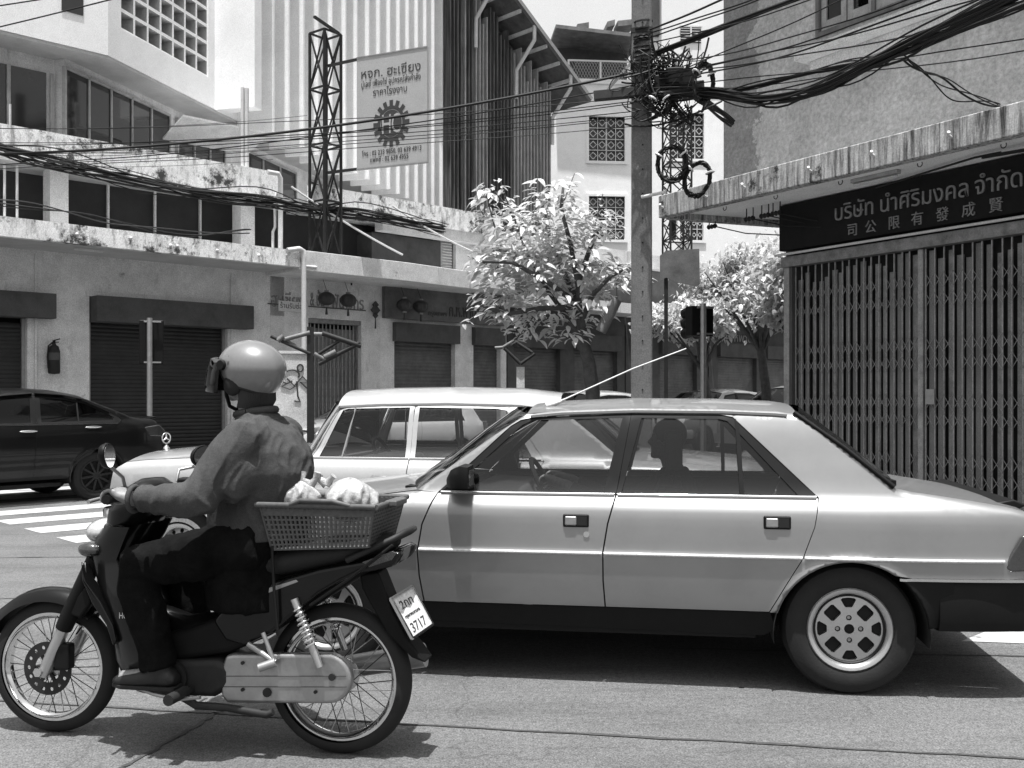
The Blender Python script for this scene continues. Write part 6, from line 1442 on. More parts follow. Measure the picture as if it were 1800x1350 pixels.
# mirrors
for s, (mx, mz) in ((1, (.783, 1.20)), (-1, (.80, 1.165))):
    base = Vector((.80, s * .235, 1.06)); hd = Vector((mx + .0, s * .37, mz))
    if s < 0: base = Vector((.86, -.25, 1.05)); hd = Vector((.80, -.37, 1.155))
    mb = MB(); mb.tube([base, base + Vector((.0, s * .02, .05)), hd + Vector((0.02, -s * .04, -.045))], .007, 8); mb.build('mirror_stem', 'steel', BK, smooth=60)
    n_ = Vector((-1, -s * .18, .1)).normalized(); x_, y_ = Vector((0, 1, 0)), Vector((.1, 0, 1)).normalized(); 
    out = [(.062 * math.cos(a) * (1 + .12 * math.sin(a)), .048 * math.sin(a) + .008 * math.cos(a) * s) for a in [2 * math.pi * i / 24 for i in range(24)]]
    rot = Matrix.Rotation(R(14) * s, 3, 'Z')
    bx, by, bz = rot @ Vector((0, 1, 0)), Vector((.0, 0, 1)), rot @ Vector((1, 0, 0))
    rg_ = [[hd + bx * p[0] * k + by * p[1] * k + bz * d for p in out] for k, d in ((1, 0), (1.03, .008), (.9, .022), (.5, .032), (.05, .034))]
    mb = MB(); mb.loft(rg_); m_ = mb.build('mirror', 'blackp', BK, smooth=45)
    mb = MB(); mb.prism([(p[0] * .92, p[1] * .92) for p in out], hd - bz * .002, bx, by, bz * -.001); mb.build('mirror_glass', 'mirror', m_)
# central tunnel, frame, engine
mb = MB(); mb.tube([(.90, 0, .60), (.80, 0, .50), (.66, 0, .45), (.52, 0, .47), (.40, 0, .55)], [.06, .07, .075, .075, .07], 12); mb.build('centre_tunnel', 'bike', BK, smooth=60)
slab('frame_cover', [(262, 1120), (330, 1105), (400, 1080), (470, 1060), (500, 1085), (470, 1120), (400, 1150), (300, 1165), (255, 1160)], -.11, .11, 'mud', .03)
slab('crankcase', [(268, 1168), (300, 1160), (380, 1160), (404, 1172), (404, 1210), (372, 1228), (300, 1226), (268, 1216)], -.10, .12, 'iron', .03)
for k in range(7): mb = MB(); mb.box(.78 + k * .018, .786 + k * .018, -.06, .06, .30, .42); mb.build('cooling_fin', 'iron', BK)
mb = MB(); p = KP(300, 1192, .13); mb.cyl((p.x, .10, p.z), (p.x, .135, p.z), .07, n=28); mb.build('magneto_cover', 'iron', BK, smooth=40)
mb = MB(); p = KP(262, 1195, .12); mb.cyl((p.x, .06, p.z), (p.x - .02, .125, p.z - .01), .03, n=14); mb.build('engine_plug', 'steel', BK, smooth=40)
# side panels, seat, tail
for s in (1, -1):
    q0, q1 = (.075, .125) if s > 0 else (-.125, -.075)
    slab('side_panel', [(372, 1092), (400, 1058), (480, 1022), (560, 1000), (640, 985), (652, 998), (600, 1022), (560, 1045), (520, 1078), (480, 1112), (430, 1135), (395, 1128)], q0, q1, 'bike', .018, qp=.125)
slab('panel_flash', [(414, 1062), (430, 1052), (470, 1034), (520, 1019), (524, 1023), (470, 1043), (432, 1060), (416, 1067)], .118, .1275, 'steel', .002)
slab('body_core', [(372, 1092), (400, 1052), (480, 1015), (600, 985), (690, 968), (690, 990), (640, 1010), (560, 1060), (480, 1112), (400, 1128)], -.08, .08, 'mud', .02)
rings = []
for x, z, hw, h in ((.60, .70, .06, .03), (.54, .715, .10, .045), (.42, .735, .13, .06), (.28, .755, .14, .065), (.12, .79, .14, .065), (-.05, .82, .13, .055), (-.2, .845, .10, .04), (-.24, .85, .05, .02)):
    rings.append([Vector((x, hw * math.cos(2 * math.pi * i / 18), z + h * math.sin(2 * math.pi * i / 18))) for i in range(18)])
mb = MB(); mb.loft(rings); mb.build('seat', 'rubber', BK, smooth=55)
for s in (1, -1):
    q0, q1 = (.06, .12) if s > 0 else (-.12, -.06)
    slab('tail_cowl', [(560, 1002), (640, 985), (690, 968), (706, 972), (692, 996), (650, 1006), (600, 1010)], q0, q1, 'bike', .015, qp=.12)
    slab('tail_indicator', [(636, 988), (690, 968), (698, 972), (690, 984), (650, 997)], s * .118, s * .126, 'lens', .003, qp=.12)
slab('tail_lamp', [(660, 985), (700, 964), (710, 962), (700, 992), (668, 1003)], -.065, .065, 'lens', .015)
mb = MB(); pts = [KP(610, 985, .12), KP(650, 966, .13), KP(690, 948, .12), KP(712, 936, .06)]; pts += [Vector((p.x, -p.y, p.z)) for p in reversed(pts)]; mb.tube(pts, .013, 10); mb.build('grab_rail', 'iron', BK, smooth=60)
slab('rack_plate', [(640, 968), (700, 938), (708, 938), (700, 950), (650, 974)], -.09, .09, 'mud', .006)
# rear mudguard, number plate, flap
slab('rear_mudguard', [(640, 1005), (672, 1000), (684, 1030), (700, 1070), (728, 1122), (756, 1160), (730, 1150), (690, 1110), (660, 1060), (644, 1030)], -.06, .06, 'mud', .012, qp=.0)
pt, pbm = KP(681, 1056, .10), KP(719, 1126, .10); dn = Vector((pbm.x - pt.x, 0, pbm.z - pt.z)); eL = dn.length; dn.normalize(); ey_ = -dn; ex_ = Vector((-.30, -.954, .10)).normalized(); nz_ = ex_.cross(ey_).normalized(); ex_ = ey_.cross(nz_)
PW = .15; o_ = Vector((pt.x, .085, pt.z)) + dn * eL + nz_ * .012
mb = MB(); mb.prism([(0, 0), (PW, 0), (PW, eL), (0, eL)], o_, ex_, ey_, -nz_ * .004); npl = mb.build('number_plate', 'plate', BK)
mb = MB()
for a, b in (((0, 0), (PW, 0)), ((PW, 0), (PW, eL)), ((PW, eL), (0, eL)), ((0, eL), (0, 0))): mb.bar(o_ + ex_ * a[0] + ey_ * a[1], o_ + ex_ * b[0] + ey_ * b[1], .01, .012, up=tuple(nz_))
mb.build('plate_frame', 'chrome', npl)
def pl_text(s, x, y, sz, w): text('lettering', s, sz, o_ + ex_ * x + ey_ * y + nz_ * .0015, ex_, ey_, 'ink', npl, .0006, width=w)
pl_text('2กท', .03, eL * .66, .048, .085); pl_text('กรุงเทพมหานคร', .022, eL * .44, .02, .105); pl_text('3717', .025, eL * .09, .055, .10)
# chain case, shock absorber, swing arm, stands, exhaust
pl = []; c0, c1_ = KP(418, 1192, .1), KP(577, 1192, .1); r_ = .098
ex2 = (c1_ - c0).normalized(); up2 = Vector((-ex2.z, 0, ex2.x)); up2 = up2 if up2.z > 0 else -up2
poly = [(-r_ * .72, -r_ * .7), (-r_ * .72, r_ * .2), (-r_ * .45, r_ * .95), (-r_ * .1, r_)] + [((c1_ - c0).length + r_ * math.sin(a), r_ * math.cos(a)) for a in [math.pi * i / 14 for i in range(15)]] + [(-r_ * .5, -r_)]
mb = MB(); mb.prism(poly, c0 + Vector((0, -.035, 0)), ex2, up2, (0, .05, 0)); cs = mb.build('chain_case', 'case', BK, bevel=.016, seg=3)
for dz in (.012, -.03): mb = MB(); a = c0 + up2 * dz + Vector((0, .0155, 0)) - ex2 * .06; mb.bar(a, a + ex2 * ((c1_ - c0).length + .14), .002, .004, up=(0, 1, 0)); mb.build('case_seam', 'ink', cs)
for (px, py, r_s) in ((427, 1165, .007), (427, 1212, .007), (555, 1216, .007), (584, 1190, .014), (470, 1217, .018)): p = KP(px, py, .115); mb = MB(); mb.cyl((p.x, .11, p.z), (p.x, .122, p.z), r_s, n=12); mb.build('case_bolt', 'iron', cs, smooth=40)
for s in (1, -1):
    a, b = KP(518, 1052, .13), KP(563, 1172, .13); a.y = b.y = s * .135; d = b - a; mb = MB(); pts = []
    for i in range(9 * 16 + 1): t_ = i / (9 * 16); x_, y_ = perp(d); pts.append(a + d * (.12 + .58 * t_) + (x_ * math.cos(2 * math.pi * i / 16) + y_ * math.sin(2 * math.pi * i / 16)) * (.024 if t_ > .35 else .019))
    mb.tube(pts, .0048, 6); sk = mb.build('shock_spring', 'chrome', BK, smooth=60)
    mb = MB(); mb.tube([a, a + d * .16], .016, 10); mb.tube([a + d * .1, a + d * .7], .009, 10); mb.tube([a + d * .66, b], [.017, .014], 12); mb.build('damper', 'alloy', sk, smooth=50)
    mb = MB(); mb.bar((.42, s * .07, .30), (-.02, s * .08, .30), .03, .04); mb.build('swing_arm', 'iron', BK)
mb = MB(); mb.tube([(.75, -.1, .28), (.55, -.14, .22), (.2, -.16, .26), (.12, -.165, .28)], .022, 10); mb.tube([(.16, -.165, .27), (-.3, -.18, .36)], [.045, .05], 14); mb.build('exhaust', 'steel', BK, smooth=50)
mb = MB(); mb.tube([KP(318, 1222, .14), KP(345, 1240, .14), KP(400, 1244, .14), KP(470, 1256, .14), KP(480, 1252, .14)], [.018, .016, .015, .016, .012], 10); mb.build('side_stand', 'iron', BK, smooth=50)
mb = MB(); mb.tube([(.58, .28, .255), (.58, -.28, .255)], .013, 10); mb.build('footrest_bar', 'iron', BK, smooth=50)
for s in (1, -1): mb = MB(); mb.tube([(.58, s * .17, .26), (.58, s * .30, .262)], .022, 12); mb.build('footrest', 'rubber', BK, smooth=50)
mb = MB(); mb.tube([KP(462, 1112, .13), KP(482, 1164, .13)], .009, 8); mb.tube([KP(436, 1132, .13), KP(484, 1164, .13)], .012, 8); mb.tube([KP(484, 1164, .14), KP(455, 1174, .16)], .017, 10); mb.build('rear_footrest', 'steel', BK, smooth=50)
mb = MB(); mb.tube([(.78, .19, .27), (.70, .2, .25), (.60, .2, .235), (.50, .2, .25)], .008, 8); mb.build('gear_pedal', 'steel', BK, smooth=50)
mb = MB(); mb.tube([KP(478, 960, .16), KP(482, 1040, .15), KP(488, 1108, .14)], .006, 6); mb.build('elastic_cord', 'cable', BK)
mb = MB(); mb.tube([KP(690, 958, .15), KP(610, 1020, .15), KP(545, 1064, .14)], .006, 6); mb.build('elastic_cord', 'cable', BK)
# ================================================================ basket and bags on the rear seat
bt = [(-.21, 1.008), (.255, 1.003)]; bb = [(-.175, .85), (.22, .828)]
BS = K.root('plastic_basket', 'dark plastic basket with pierced sides strapped on the motorbike seat', 'basket')
def bpt(u, v_, w): # u along 0..1, v up 0..1, w across -1..1
    x0, z0 = bb[0][0] + (bb[1][0] - bb[0][0]) * u, bb[0][1] + (bb[1][1] - bb[0][1]) * u; x1, z1 = bt[0][0] + (bt[1][0] - bt[0][0]) * u, bt[0][1]
    return Vector((x0 + (x1 - x0) * v_, w * (.155 + .035 * v_), z0 + (z1 - z0) * v_))
for w in (1, -1):
    mb = MB(); n = 24
    for i in range(n + 1): u = i / n; mb.bar(bpt(u, 0, w), bpt(u, 1, w), .0085, .005, up=(0, 1, 0))
    for j in range(10): v_ = j / 9; mb.bar(bpt(0, v_, w), bpt(1, v_, w), .0045, .0065, up=(0, 0, 1))
    mb.bar(bpt(0, .86, w), bpt(1, .86, w), .004, .036); mb.build('pierced_side', 'basket', BS)
for u in (0, 1):
    mb = MB(); n = 18
    for i in range(n + 1): mb.bar(bpt(u, 0, -1 + 2 * i / n), bpt(u, 1, -1 + 2 * i / n), .0085, .005, up=(1, 0, 0))
    for j in range(12): v_ = j / 11; mb.bar(bpt(u, v_, -1), bpt(u, v_, 1), .009, .0045)
    mb.build('pierced_end', 'basket', BS)
mb = MB(); mb.add([bpt(0, .01, -1), bpt(1, .01, -1), bpt(1, .01, 1), bpt(0, .01, 1)], [(0, 1, 2, 3)]); mb.build('base', 'basket', BS)
mb = MB(); rp = [bpt(-.02, 1, 1.05), bpt(1.02, 1, 1.05), bpt(1.02, 1, -1.05), bpt(-.02, 1, -1.05), bpt(-.02, 1, 1.05)]; mb.tube(rp, .011, 8); mb.build('rim', 'basket', BS, smooth=60)
mb = MB(); a = bpt(-.02, 1, 0); mb.box(a.x - .04, a.x + .01, -.07, .07, a.z - .012, a.z + .012); mb.build('end_handle', 'basket', BS, bevel=.006)
mb = MB(); a = bpt(.5, 1, 1.05); mb.tube([bpt(.2, 1.02, 1.06), bpt(.35, 1.12, 1.07), bpt(.62, 1.12, 1.07), bpt(.72, 1.02, 1.06)], .009, 8); mb.build('side_handle', 'basket', BS, smooth=60)
def bag(lab, x, y, z, r, seed, knot):
    rb = random.Random(seed); mb = MB(); n, m = 80, 44; rings = []
    fo = [(rb.uniform(3, 9), rb.uniform(0, 6.3), rb.uniform(.015, .045), rb.uniform(-4, 4)) for _ in range(10)] + [(rb.uniform(10, 24), rb.uniform(0, 6.3), rb.uniform(.012, .03), rb.uniform(-7, 7)) for _ in range(12)]
    for i in range(m + 1):
        t_ = math.pi * i / m; ring = []
        for j in range(n):
            a = 2 * math.pi * j / n; d = 1 + sum(am * math.sin(int(k) * a + ph + sl_ * t_) for k, ph, am, sl_ in fo) * math.sin(t_) + rb.uniform(-.012, .012)
            ring.append(Vector((r[0] * math.sin(t_) * math.cos(a) * d, r[1] * math.sin(t_) * math.sin(a) * d, -r[2] * math.cos(t_) * (1 + .05 * math.sin(3 * a)))))
        rings.append(ring)
    p = K.W(x, y, z); T = thing('shopping_bag', lab, 'bag', p, K.a); mb.loft(rings); mb.build('sack', 'bag', T, smooth=70)
    mb = MB(); kx, kz = knot
    for k in range(2): mb.tube([(kx, 0, r[2] * .7), (kx + (-.02 + .05 * k), .01 * k, r[2] * 1.0), (kx + (-.03 + .06 * k), .0, r[2] * 1.0 + kz)], [.02, .012, .015], 8)
    mb.build('knot', 'bag', T, smooth=60)
bag('tied pale plastic bag lying in the basket behind the rider', .165, .05, 1.02, (.09, .08, .075), 4, (-.06, .03))
bag('crinkled clear plastic bag bulging at the open end of the basket', -.055, .03, 1.015, (.10, .09, .085), 9, (.1, .01))
# ================================================================ rider and driver
def remeshed(name, mb, mat, parent, voxel, smooth=4, disp=0, dscale=.1, loc=None):
    me0 = mb.mesh(name + '_raw'); o0 = bpy.data.objects.new('tmp', me0); COL.objects.link(o0)
    md = o0.modifiers.new('r', 'REMESH'); md.mode = 'VOXEL'; md.voxel_size = voxel; md.use_smooth_shade = True
    if smooth: s_ = o0.modifiers.new('s', 'SMOOTH'); s_.iterations = smooth; s_.factor = .5
    if disp:
        tx = bpy.data.textures.new('fold', 'CLOUDS'); tx.noise_scale = dscale; tx.noise_depth = 2
        d_ = o0.modifiers.new('d', 'DISPLACE'); d_.texture = tx; d_.strength = disp; d_.mid_level = .5; d_.texture_coords = 'LOCAL'
        s2 = o0.modifiers.new('s2', 'SMOOTH'); s2.iterations = 2
    dg = bpy.context.evaluated_depsgraph_get(); me = bpy.data.meshes.new_from_object(o0.evaluated_get(dg)); me.name = name
    bpy.data.objects.remove(o0); me.materials.clear()
    me.polygons.foreach_set('use_smooth', [True] * len(me.polygons))
    return link(name, me, mat, parent)
from mathutils import noise as mn
def folds(o, amp, sets, smooth=1):
    """cloth creases: ridged noise stretched along each limb's own direction"""
    me = o.data; N = [v.normal.copy() for v in me.vertices]
    for v, n in zip(me.vertices, N):
        p = v.co; d = 0
        for (axis, fa, fb, w) in sets:
            a = Vector(axis).normalized(); t = p.dot(a); q = p - a * t
            k = Vector((q.x * fb, q.y * fb, q.z * fb)) + a * (t * fa)
            wv = mn.noise(p * 6.0) * .9; k += Vector((wv, wv, -wv))
            r = 1 - abs(mn.noise(k)) * 2.2; d += w * (max(0, r) ** 2 - .35)
        v.co = p + n * (amp * d)
    me.update()
def ering(c, rx, ry, d=None, n=24, sq=2.0):
    """an oval ring round c, lying across direction d"""
    d = Vector(d or (0, 0, 1)).normalized(); y = Vector((0, 1, 0)); x = y.cross(d).normalized(); y = d.cross(x); out = []
    for i in range(n):
        a = 2 * math.pi * i / n; ca, sa = math.cos(a), math.sin(a)
        out.append(Vector(c) + x * rx * math.copysign(abs(ca) ** (2 / sq), ca) + y * ry * math.copysign(abs(sa) ** (2 / sq), sa))
    return out
def hand(mb, wrist, dirv, side, grip):
    """a hand closed on a bar that runs along y: palm, four unequal fingers curling over it, thumb under"""
    w = Vector(wrist); g = Vector(grip); 
    mb.loft([ering(w, .026, .032, g - w), ering(w.lerp(g, .5) + Vector((0, 0, .012)), .024, .042, g - w), ering(g + Vector((-.012, 0, .022)), .018, .046, (1, 0, .2))])
    for i, (ln, rr) in enumerate(((.9, .0092), (1.0, .0098), (.95, .0095), (.78, .0085))):
        y = side * (.034 - .0232 * i)                          # index finger lies nearest the centre of the bar
        y = -y
        c = g + Vector((0, y, 0)); k = .030
        pts = [c + Vector((-.03, 0, .026))] + [c + Vector((k * math.sin(a), 0, k * math.cos(a))) for a in (.0, .6, 1.2, 1.8, 2.3 * ln, 2.8 * ln)]
        mb.tube(pts, [rr * 1.15, rr * 1.1, rr, rr, rr * .95, rr * .9, rr * .75], 8)
    c = g + Vector((-.02, -side * .05, -.004)); mb.tube([g + Vector((-.035, -side * .03, .01)), c, c + Vector((.02, -side * .004, -.022)), c + Vector((.042, side * .008, -.024))], [.013, .012, .0105, .008], 8)
def head(mb, c, yaw=0, sc=1.0):
    q = Matrix.Rotation(yaw, 3, 'Z')
    def p(x, y, z): return Vector(c) + q @ Vector((x, y, z)) * sc
    mb.ball(p(-.01, 0, .02), Vector((.098, .077, .112)) * sc, 24, 16, q); mb.ball(p(.03, 0, -.045), Vector((.066, .060, .075)) * sc, 20, 12, q)
    mb.ball(p(.075, 0, -.095), Vector((.028, .032, .024)) * sc, 12, 8, q)                                        # chin
    mb.loft([ering(p(.092, 0, .02), .008 * sc, .009 * sc), ering(p(.106, 0, -.008), .014 * sc, .013 * sc), ering(p(.108, 0, -.022), .014 * sc, .017 * sc), ering(p(.09, 0, -.034), .008 * sc, .014 * sc)])   # nose
    mb.ball(p(.088, 0, -.058), Vector((.012, .026, .007)) * sc, 12, 6, q); mb.ball(p(.086, 0, -.070), Vector((.012, .023, .008)) * sc, 12, 6, q)   # lips
    for s in (1, -1):
        mb.ball(p(.078, s * .031, .012), Vector((.014, .018, .012)) * sc, 12, 8, q); mb.ball(p(.078, s * .034, .034), Vector((.016, .024, .008)) * sc, 12, 6, q)   # eye and brow
        mb.ball(p(-.01, s * .077, -.012), Vector((.020, .009, .032)) * sc, 12, 8, q)                                  # ear
    return p
RD = K.root('person', 'motorbike rider in loose dark jacket and helmet with raised visor, holding the bars', 'person')
HC = Vector((.40, 0, 1.525)); YAW = R(-14)
body = MB()
hp = head(body, HC, YAW)
body.tube([(.36, 0, 1.33), (.375, 0, 1.40), HC + Vector((-.02, 0, -.04))], [.070, .060, .062], 16)
body.loft([ering((.34, 0, .80), .12, .16), ering((.32, 0, .90), .12, .155), ering((.29, 0, 1.02), .105, .135), ering((.285, 0, 1.15), .105, .15), ering((.31, 0, 1.25), .085, .14), ering((.345, 0, 1.32), .06, .07)])
SH, EL, WR, GP = Vector((.315, .19, 1.27)), Vector((.425, .305, 1.03)), Vector((.655, .335, 1.035)), Vector((.793, .325, 1.037))
for s in (1, -1):
    m = Vector((1, s, 1)); f3 = lambda v: Vector((v.x, v.y * s, v.z))
    body.tube([f3(SH + Vector((0, -.06, .02))), f3(SH), f3(SH.lerp(EL, .5)), f3(EL), f3(EL.lerp(WR, .35)), f3(WR), f3(WR.lerp(GP, .55))], [.05, .056, .048, .04, .042, .029, .03], 14)
    hand(body, f3(WR.lerp(GP, .5)), None, s, f3(GP))
    HPJ, KN, AN = Vector((.33, .10 * s, .84)), Vector((.80, .175 * s, .745)), Vector((.70, .165 * s, .36))
    body.tube([HPJ, HPJ.lerp(KN, .5), KN, KN.lerp(AN, .3), AN.lerp(KN, .2), AN], [.092, .075, .058, .058, .042, .04], 16)
    body.tube([AN, Vector((.66, .165 * s, .315)), Vector((.74, .17 * s, .305)), Vector((.86, .175 * s, .30))], [.042, .045, .04, .028], 12)
remeshed('body', body, 'skin', RD, .0062, 3)
# jacket: loose, long, with folds
jk = MB()
jk.loft([ering((.335, 0, .85), .178, .192), ering((.325, 0, .93), .172, .187), ering((.30, 0, 1.02), .165, .185), ering((.285, 0, 1.12), .158, .205), ering((.292, 0, 1.21), .140, .218), ering((.315, 0, 1.285), .112, .195), ering((.345, 0, 1.335), .088, .125), ering((.36, 0, 1.362), .076, .088)])
jk.loft([ering((.455, 0, .85), .09, .16), ering((.46, 0, 1.0), .08, .17), ering((.43, 0, 1.1), .06, .15), ering((.39, 0, 1.2), .05, .12)])
sk_ = MB(); sk_.loft([ering((.37, 0, .57), .18, .18), ering((.385, 0, .74), .185, .192), ering((.36, 0, .86), .17, .178), ering((.345, 0, .95), .13, .14)]); sko = remeshed('coat_skirt', sk_, 'denim', RD, .0085, 5)
for s in (1, -1):
    f3 = lambda v: Vector((v.x, v.y * s, v.z))
    jk.tube([f3(SH + Vector((.0, -.07, .0))), f3(SH + Vector((.005, -.005, -.005))), f3(SH.lerp(EL, .3) + Vector((.02, .0, 0))), f3(SH.lerp(EL, .65) + Vector((.025, 0, 0))), f3(EL + Vector((.025, 0, .005))), f3(EL.lerp(WR, .22)), f3(EL.lerp(WR, .5)), f3(EL.lerp(WR, .8)), f3(WR.lerp(GP, .2))], [.075, .080, .079, .077, .076, .071, .063, .055, .050], 18)
    jk.tube([f3(Vector((.31, .09, 1.18))), f3(Vector((.34, .19, 1.12))), f3(Vector((.39, .25, 1.06)))], [.10, .09, .07], 14)     # cloth hanging in the armpit
jko = remeshed('jacket', jk, 'jacket', RD, .0075, 14)
folds(jko, .0075, [((.25, .2, -.95), 3, 15, 1.0), ((1, .1, .1), 17, 5, .55)])
folds(sko, .010, [((0, 0, 1), 2, 12, 1.0)])
mb = MB(); mb.torus((.362, 0, 1.362), (.15, 0, 1), .078, .016, 28, 8); cl_ = mb.build('collar', 'jacket', RD, smooth=60)
for s in (1, -1): c0 = Vector((WR.x + .045, WR.y * s, WR.z)); mb = MB(); mb.torus(c0, (1, 0, 0), .047, .010, 20, 8); mb.build('cuff', 'jacket', RD, smooth=60)
tr = MB()
for s in (1, -1):
    HPJ, KN, AN = Vector((.33, .10 * s, .84)), Vector((.80, .175 * s, .745)), Vector((.70, .165 * s, .36))
    tr.tube([HPJ + Vector((-.04, 0, 0)), HPJ.lerp(KN, .3), HPJ.lerp(KN, .7), KN + Vector((.005, 0, .0)), KN.lerp(AN, .15) + Vector((.005, 0, 0)), KN.lerp(AN, .5), KN.lerp(AN, .85), AN + Vector((0, 0, -.015))], [.112, .108, .093, .083, .08, .078, .068, .07], 18)
tr.loft([ering((.33, 0, .77), .13, .17), ering((.32, 0, .86), .14, .175), ering((.31, 0, .96), .12, .15)])
tro = remeshed('trousers', tr, 'denim', RD, .0085, 5)
folds(tro, .010, [((1, 0, -.2), 13, 5, .8), ((0, 0, 1), 12, 6, .5)])
for s in (1, -1):
    sh = MB(); y = .17 * s
    sh.loft([ering((.615, y, .305), .02, .03, (1, 0, 0)), ering((.64, y, .31), .038, .042, (1, 0, 0)), ering((.70, y, .315), .045, .043, (1, 0, 0)), ering((.77, y, .302), .034, .047, (1, 0, 0)), ering((.84, y, .295), .028, .045, (1, 0, 0)), ering((.885, y, .292), .015, .03, (1, 0, 0))]); sh.tube([(.69, y, .31), (.695, y, .38)], [.046, .05], 14)
    remeshed('shoe', sh, 'shoe', RD, .006, 3)
    mb = MB(); mb.prism([(.61, -.035), (.62, -.042), (.84, -.046), (.89, -.02), (.89, .02), (.84, .046), (.62, .042), (.61, .035)], (0, y, .265), (1, 0, 0), (0, 1, 0), (0, 0, .016)); mb.build('shoe_sole', 'rubber', RD, bevel=.004)
# helmet: shell open below and in front, rim, raised visor, strap
HB = Vector((.385, 0, 1.537)); qh = Matrix.Rotation(YAW, 3, 'Z') @ Matrix.Rotation(R(-4), 3, 'Y')
def hq(x, y, z): return HB + qh @ Vector((x, y, z))
def shell(th, ph, k=1.0):   # th from the crown down, ph from the front
    rx = .152 if abs(ph) > math.pi / 2 else .140; r = Vector((rx * math.sin(th) * math.cos(ph), .128 * math.sin(th) * math.sin(ph), .119 * math.cos(th) if math.cos(th) > 0 else .14 * math.cos(th)))
    if math.cos(th) < 0: r.x *= 1 - .10 * (-math.cos(th)); r.y *= 1 - .12 * (-math.cos(th))
    return r * k
def lim(ph):                # how far down the shell reaches: short at the brow, past the ear, deep at the nape
    a = abs(math.degrees(ph)); return R(lerpf([(0, 74), (40, 77), (58, 88), (68, 106), (80, 114), (100, 122), (140, 131), (180, 135)], a))
rings = []; n = 56
for i in range(23):
    rings.append([hq(*shell(max(.01, lim(ph) * i / 22), ph)) for ph in [-math.pi + 2 * math.pi * j / n for j in range(n)]])
for i in range(22, -1, -3): rings.append([hq(*shell(max(.01, lim(ph) * i / 22), ph, .93)) for ph in [-math.pi + 2 * math.pi * j / n for j in range(n)]])
mb = MB(); mb.loft(rings, False); hel = mb.build('helmet', 'helmet', RD, smooth=55)
rp = [hq(*shell(lim(ph), ph, .985)) for ph in [-math.pi + 2 * math.pi * j / 72 for j in range(73)]]
mb = MB(); mb.tube(rp, .0065, 8, False); mb.build('rim_trim', 'rubber', hel, smooth=60)
rings = []
for i in range(15):
    ph = R(-76 + 152 * i / 14); c_ = .158; x0, y0 = c_ * math.cos(ph), .140 * math.sin(ph); e = math.cos(ph)
    ring = []
    for (dx, z) in ((0.0, .040), (.018 * e, .028), (.040 * e, -.02), (.046 * e, -.07), (.042 * e, -.10)): ring.append(hq(x0 + dx, y0 * 1.0, z + (1 - e) * -.004))
    rings.append(ring)
mb = MB(); mb.loft(rings, False, False); vo = mb.build('visor', 'dglass', hel, smooth=70); sm_ = vo.modifiers.new('t', 'SOLIDIFY'); sm_.thickness = .003
rings = []
for i in range(17):
    ph = R(-80 + 160 * i / 16); e = max(0, math.cos(ph)); b_ = [hq(.135 * e + .0, .133 * math.sin(ph), .030 + .012 * e), hq((.172) * e, .142 * math.sin(ph), .034), hq((.170) * e, .142 * math.sin(ph), .020), hq(.137 * e, .134 * math.sin(ph), .016)]
    rings.append(b_)
mb = MB(); mb.loft(rings); mb.build('peak', 'helmet', hel, smooth=45)
for s in (1, -1):
    p0 = hq(.035, s * .133, .012); mb = MB(); mb.cyl(p0, p0 + qh @ Vector((0, s * .012, 0)), .022, .018, 20); mb.build('visor_pivot', 'blackp', hel, smooth=40)
    p0 = hq(.01, s * .128, .05); mb = MB(); mb.cyl(p0, p0 + qh @ Vector((0, s * .004, 0)), .005, n=10); mb.build('stud', 'chrome', hel, smooth=40)
    mb = MB(); mb.tube([hq(.035, s * .105, -.07), hq(.045, s * .085, -.11), hq(.06, s * .045, -.155), hq(.065, 0, -.17)], .008, 8); mb.build('chin_strap', 'blackp', hel, smooth=60)
    mb = MB(); mb.ball(hq(.005, s * .098, -.06), (.04, .02, .05), 14, 10); mb.build('ear_pad', 'rubber', hel, smooth=60)
hr = MB(); 
for i in range(40): a = R(95 + 170 * i / 39); p0 = hq(.085 * math.cos(a) - .01, .082 * math.sin(a), -.07); hr.tube([p0, p0 + Vector((-.004, 0, -.05)), p0 + Vector((.01, 0, -.085))], [.012, .010, .004], 5)
hr.build('hair', 'hair', RD, smooth=60)
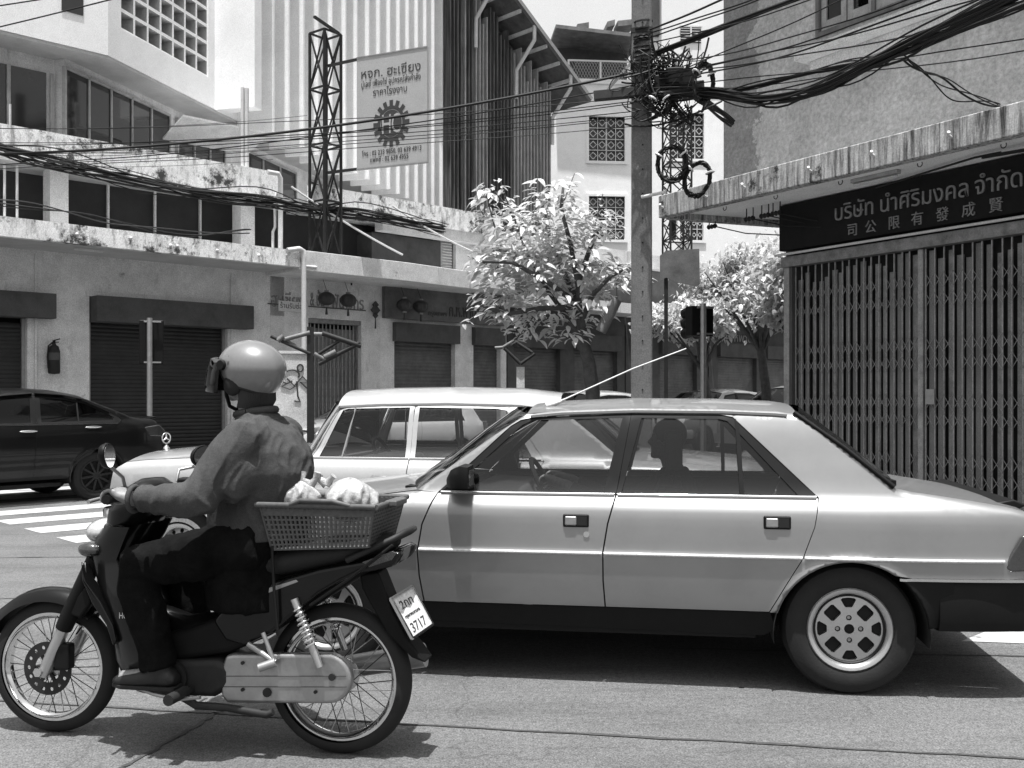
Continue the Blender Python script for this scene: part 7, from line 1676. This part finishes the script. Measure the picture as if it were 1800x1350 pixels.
# driver inside the silver sedan (wheel on its far side)
DR_ = thing('person', 'driver in dark shirt sitting behind the wheel of the silver sedan', 'person', car1.root.location, car1.root.rotation_euler[2])
bd = MB(); hx = .86
head(bd, (hx, -.34, 1.16), 0, .95); bd.tube([(hx - .05, -.34, .97), (hx - .02, -.34, 1.04), (hx - .01, -.34, 1.12)], [.065, .055, .058], 14)
bd.loft([ering((hx - .02, -.34, .44), .11, .16), ering((hx - .03, -.34, .60), .11, .15), ering((hx - .05, -.34, .78), .115, .17), ering((hx - .05, -.34, .92), .10, .19), ering((hx - .05, -.34, .98), .06, .1)])
for s, gx in ((1, 1.56), (-1, 1.56)):
    a = Vector((hx - .04, -.34 + .19 * s, .92)); e = Vector((1.14, -.34 + .25 * s, .74)); w = Vector((1.45, -.34 + .19 * s, .90)); g_ = Vector((gx, -.34 + .17 * s, .92))
    bd.tube([a, a.lerp(e, .5), e, e.lerp(w, .5), w, g_], [.06, .052, .045, .04, .03, .03], 12); hand(bd, w, None, s, g_ + Vector((.02, 0, 0)))
    bd.tube([Vector((hx, -.34 + .1 * s, .46)), Vector((1.3, -.34 + .13 * s, .56)), Vector((1.62, -.34 + .12 * s, .36))], [.085, .07, .05], 12); bd.tube([Vector((1.62, -.34 + .12 * s, .36)), Vector((1.72, -.34 + .12 * s, .33))], [.045, .035], 10)
remeshed('body', bd, 'skin', DR_, .009, 3)
sh = MB(); sh.loft([ering((hx - .02, -.34, .44), .135, .185), ering((hx - .05, -.34, .78), .14, .195), ering((hx - .05, -.34, .92), .125, .215), ering((hx - .05, -.34, 1.0), .075, .10)])
for s in (1, -1): a = Vector((hx - .04, -.34 + .19 * s, .92)); e = Vector((1.14, -.34 + .25 * s, .74)); w = Vector((1.42, -.34 + .20 * s, .885)); sh.tube([a, a.lerp(e, .5), e, e.lerp(w, .6), w], [.08, .07, .06, .05, .045], 12)
remeshed('shirt', sh, 'jacket', DR_, .012, 4, .012, .1)
tt = MB()
for s in (1, -1): tt.tube([Vector((hx - .02, -.34 + .1 * s, .46)), Vector((1.3, -.34 + .13 * s, .565)), Vector((1.60, -.34 + .12 * s, .38))], [.105, .085, .065], 12)
remeshed('trousers', tt, 'denim', DR_, .012, 4)
hh = MB(); hh.ball((hx - .02, -.34, 1.195), (.104, .083, .10), 18, 12); hh.build('hair', 'hair', DR_, smooth=60)
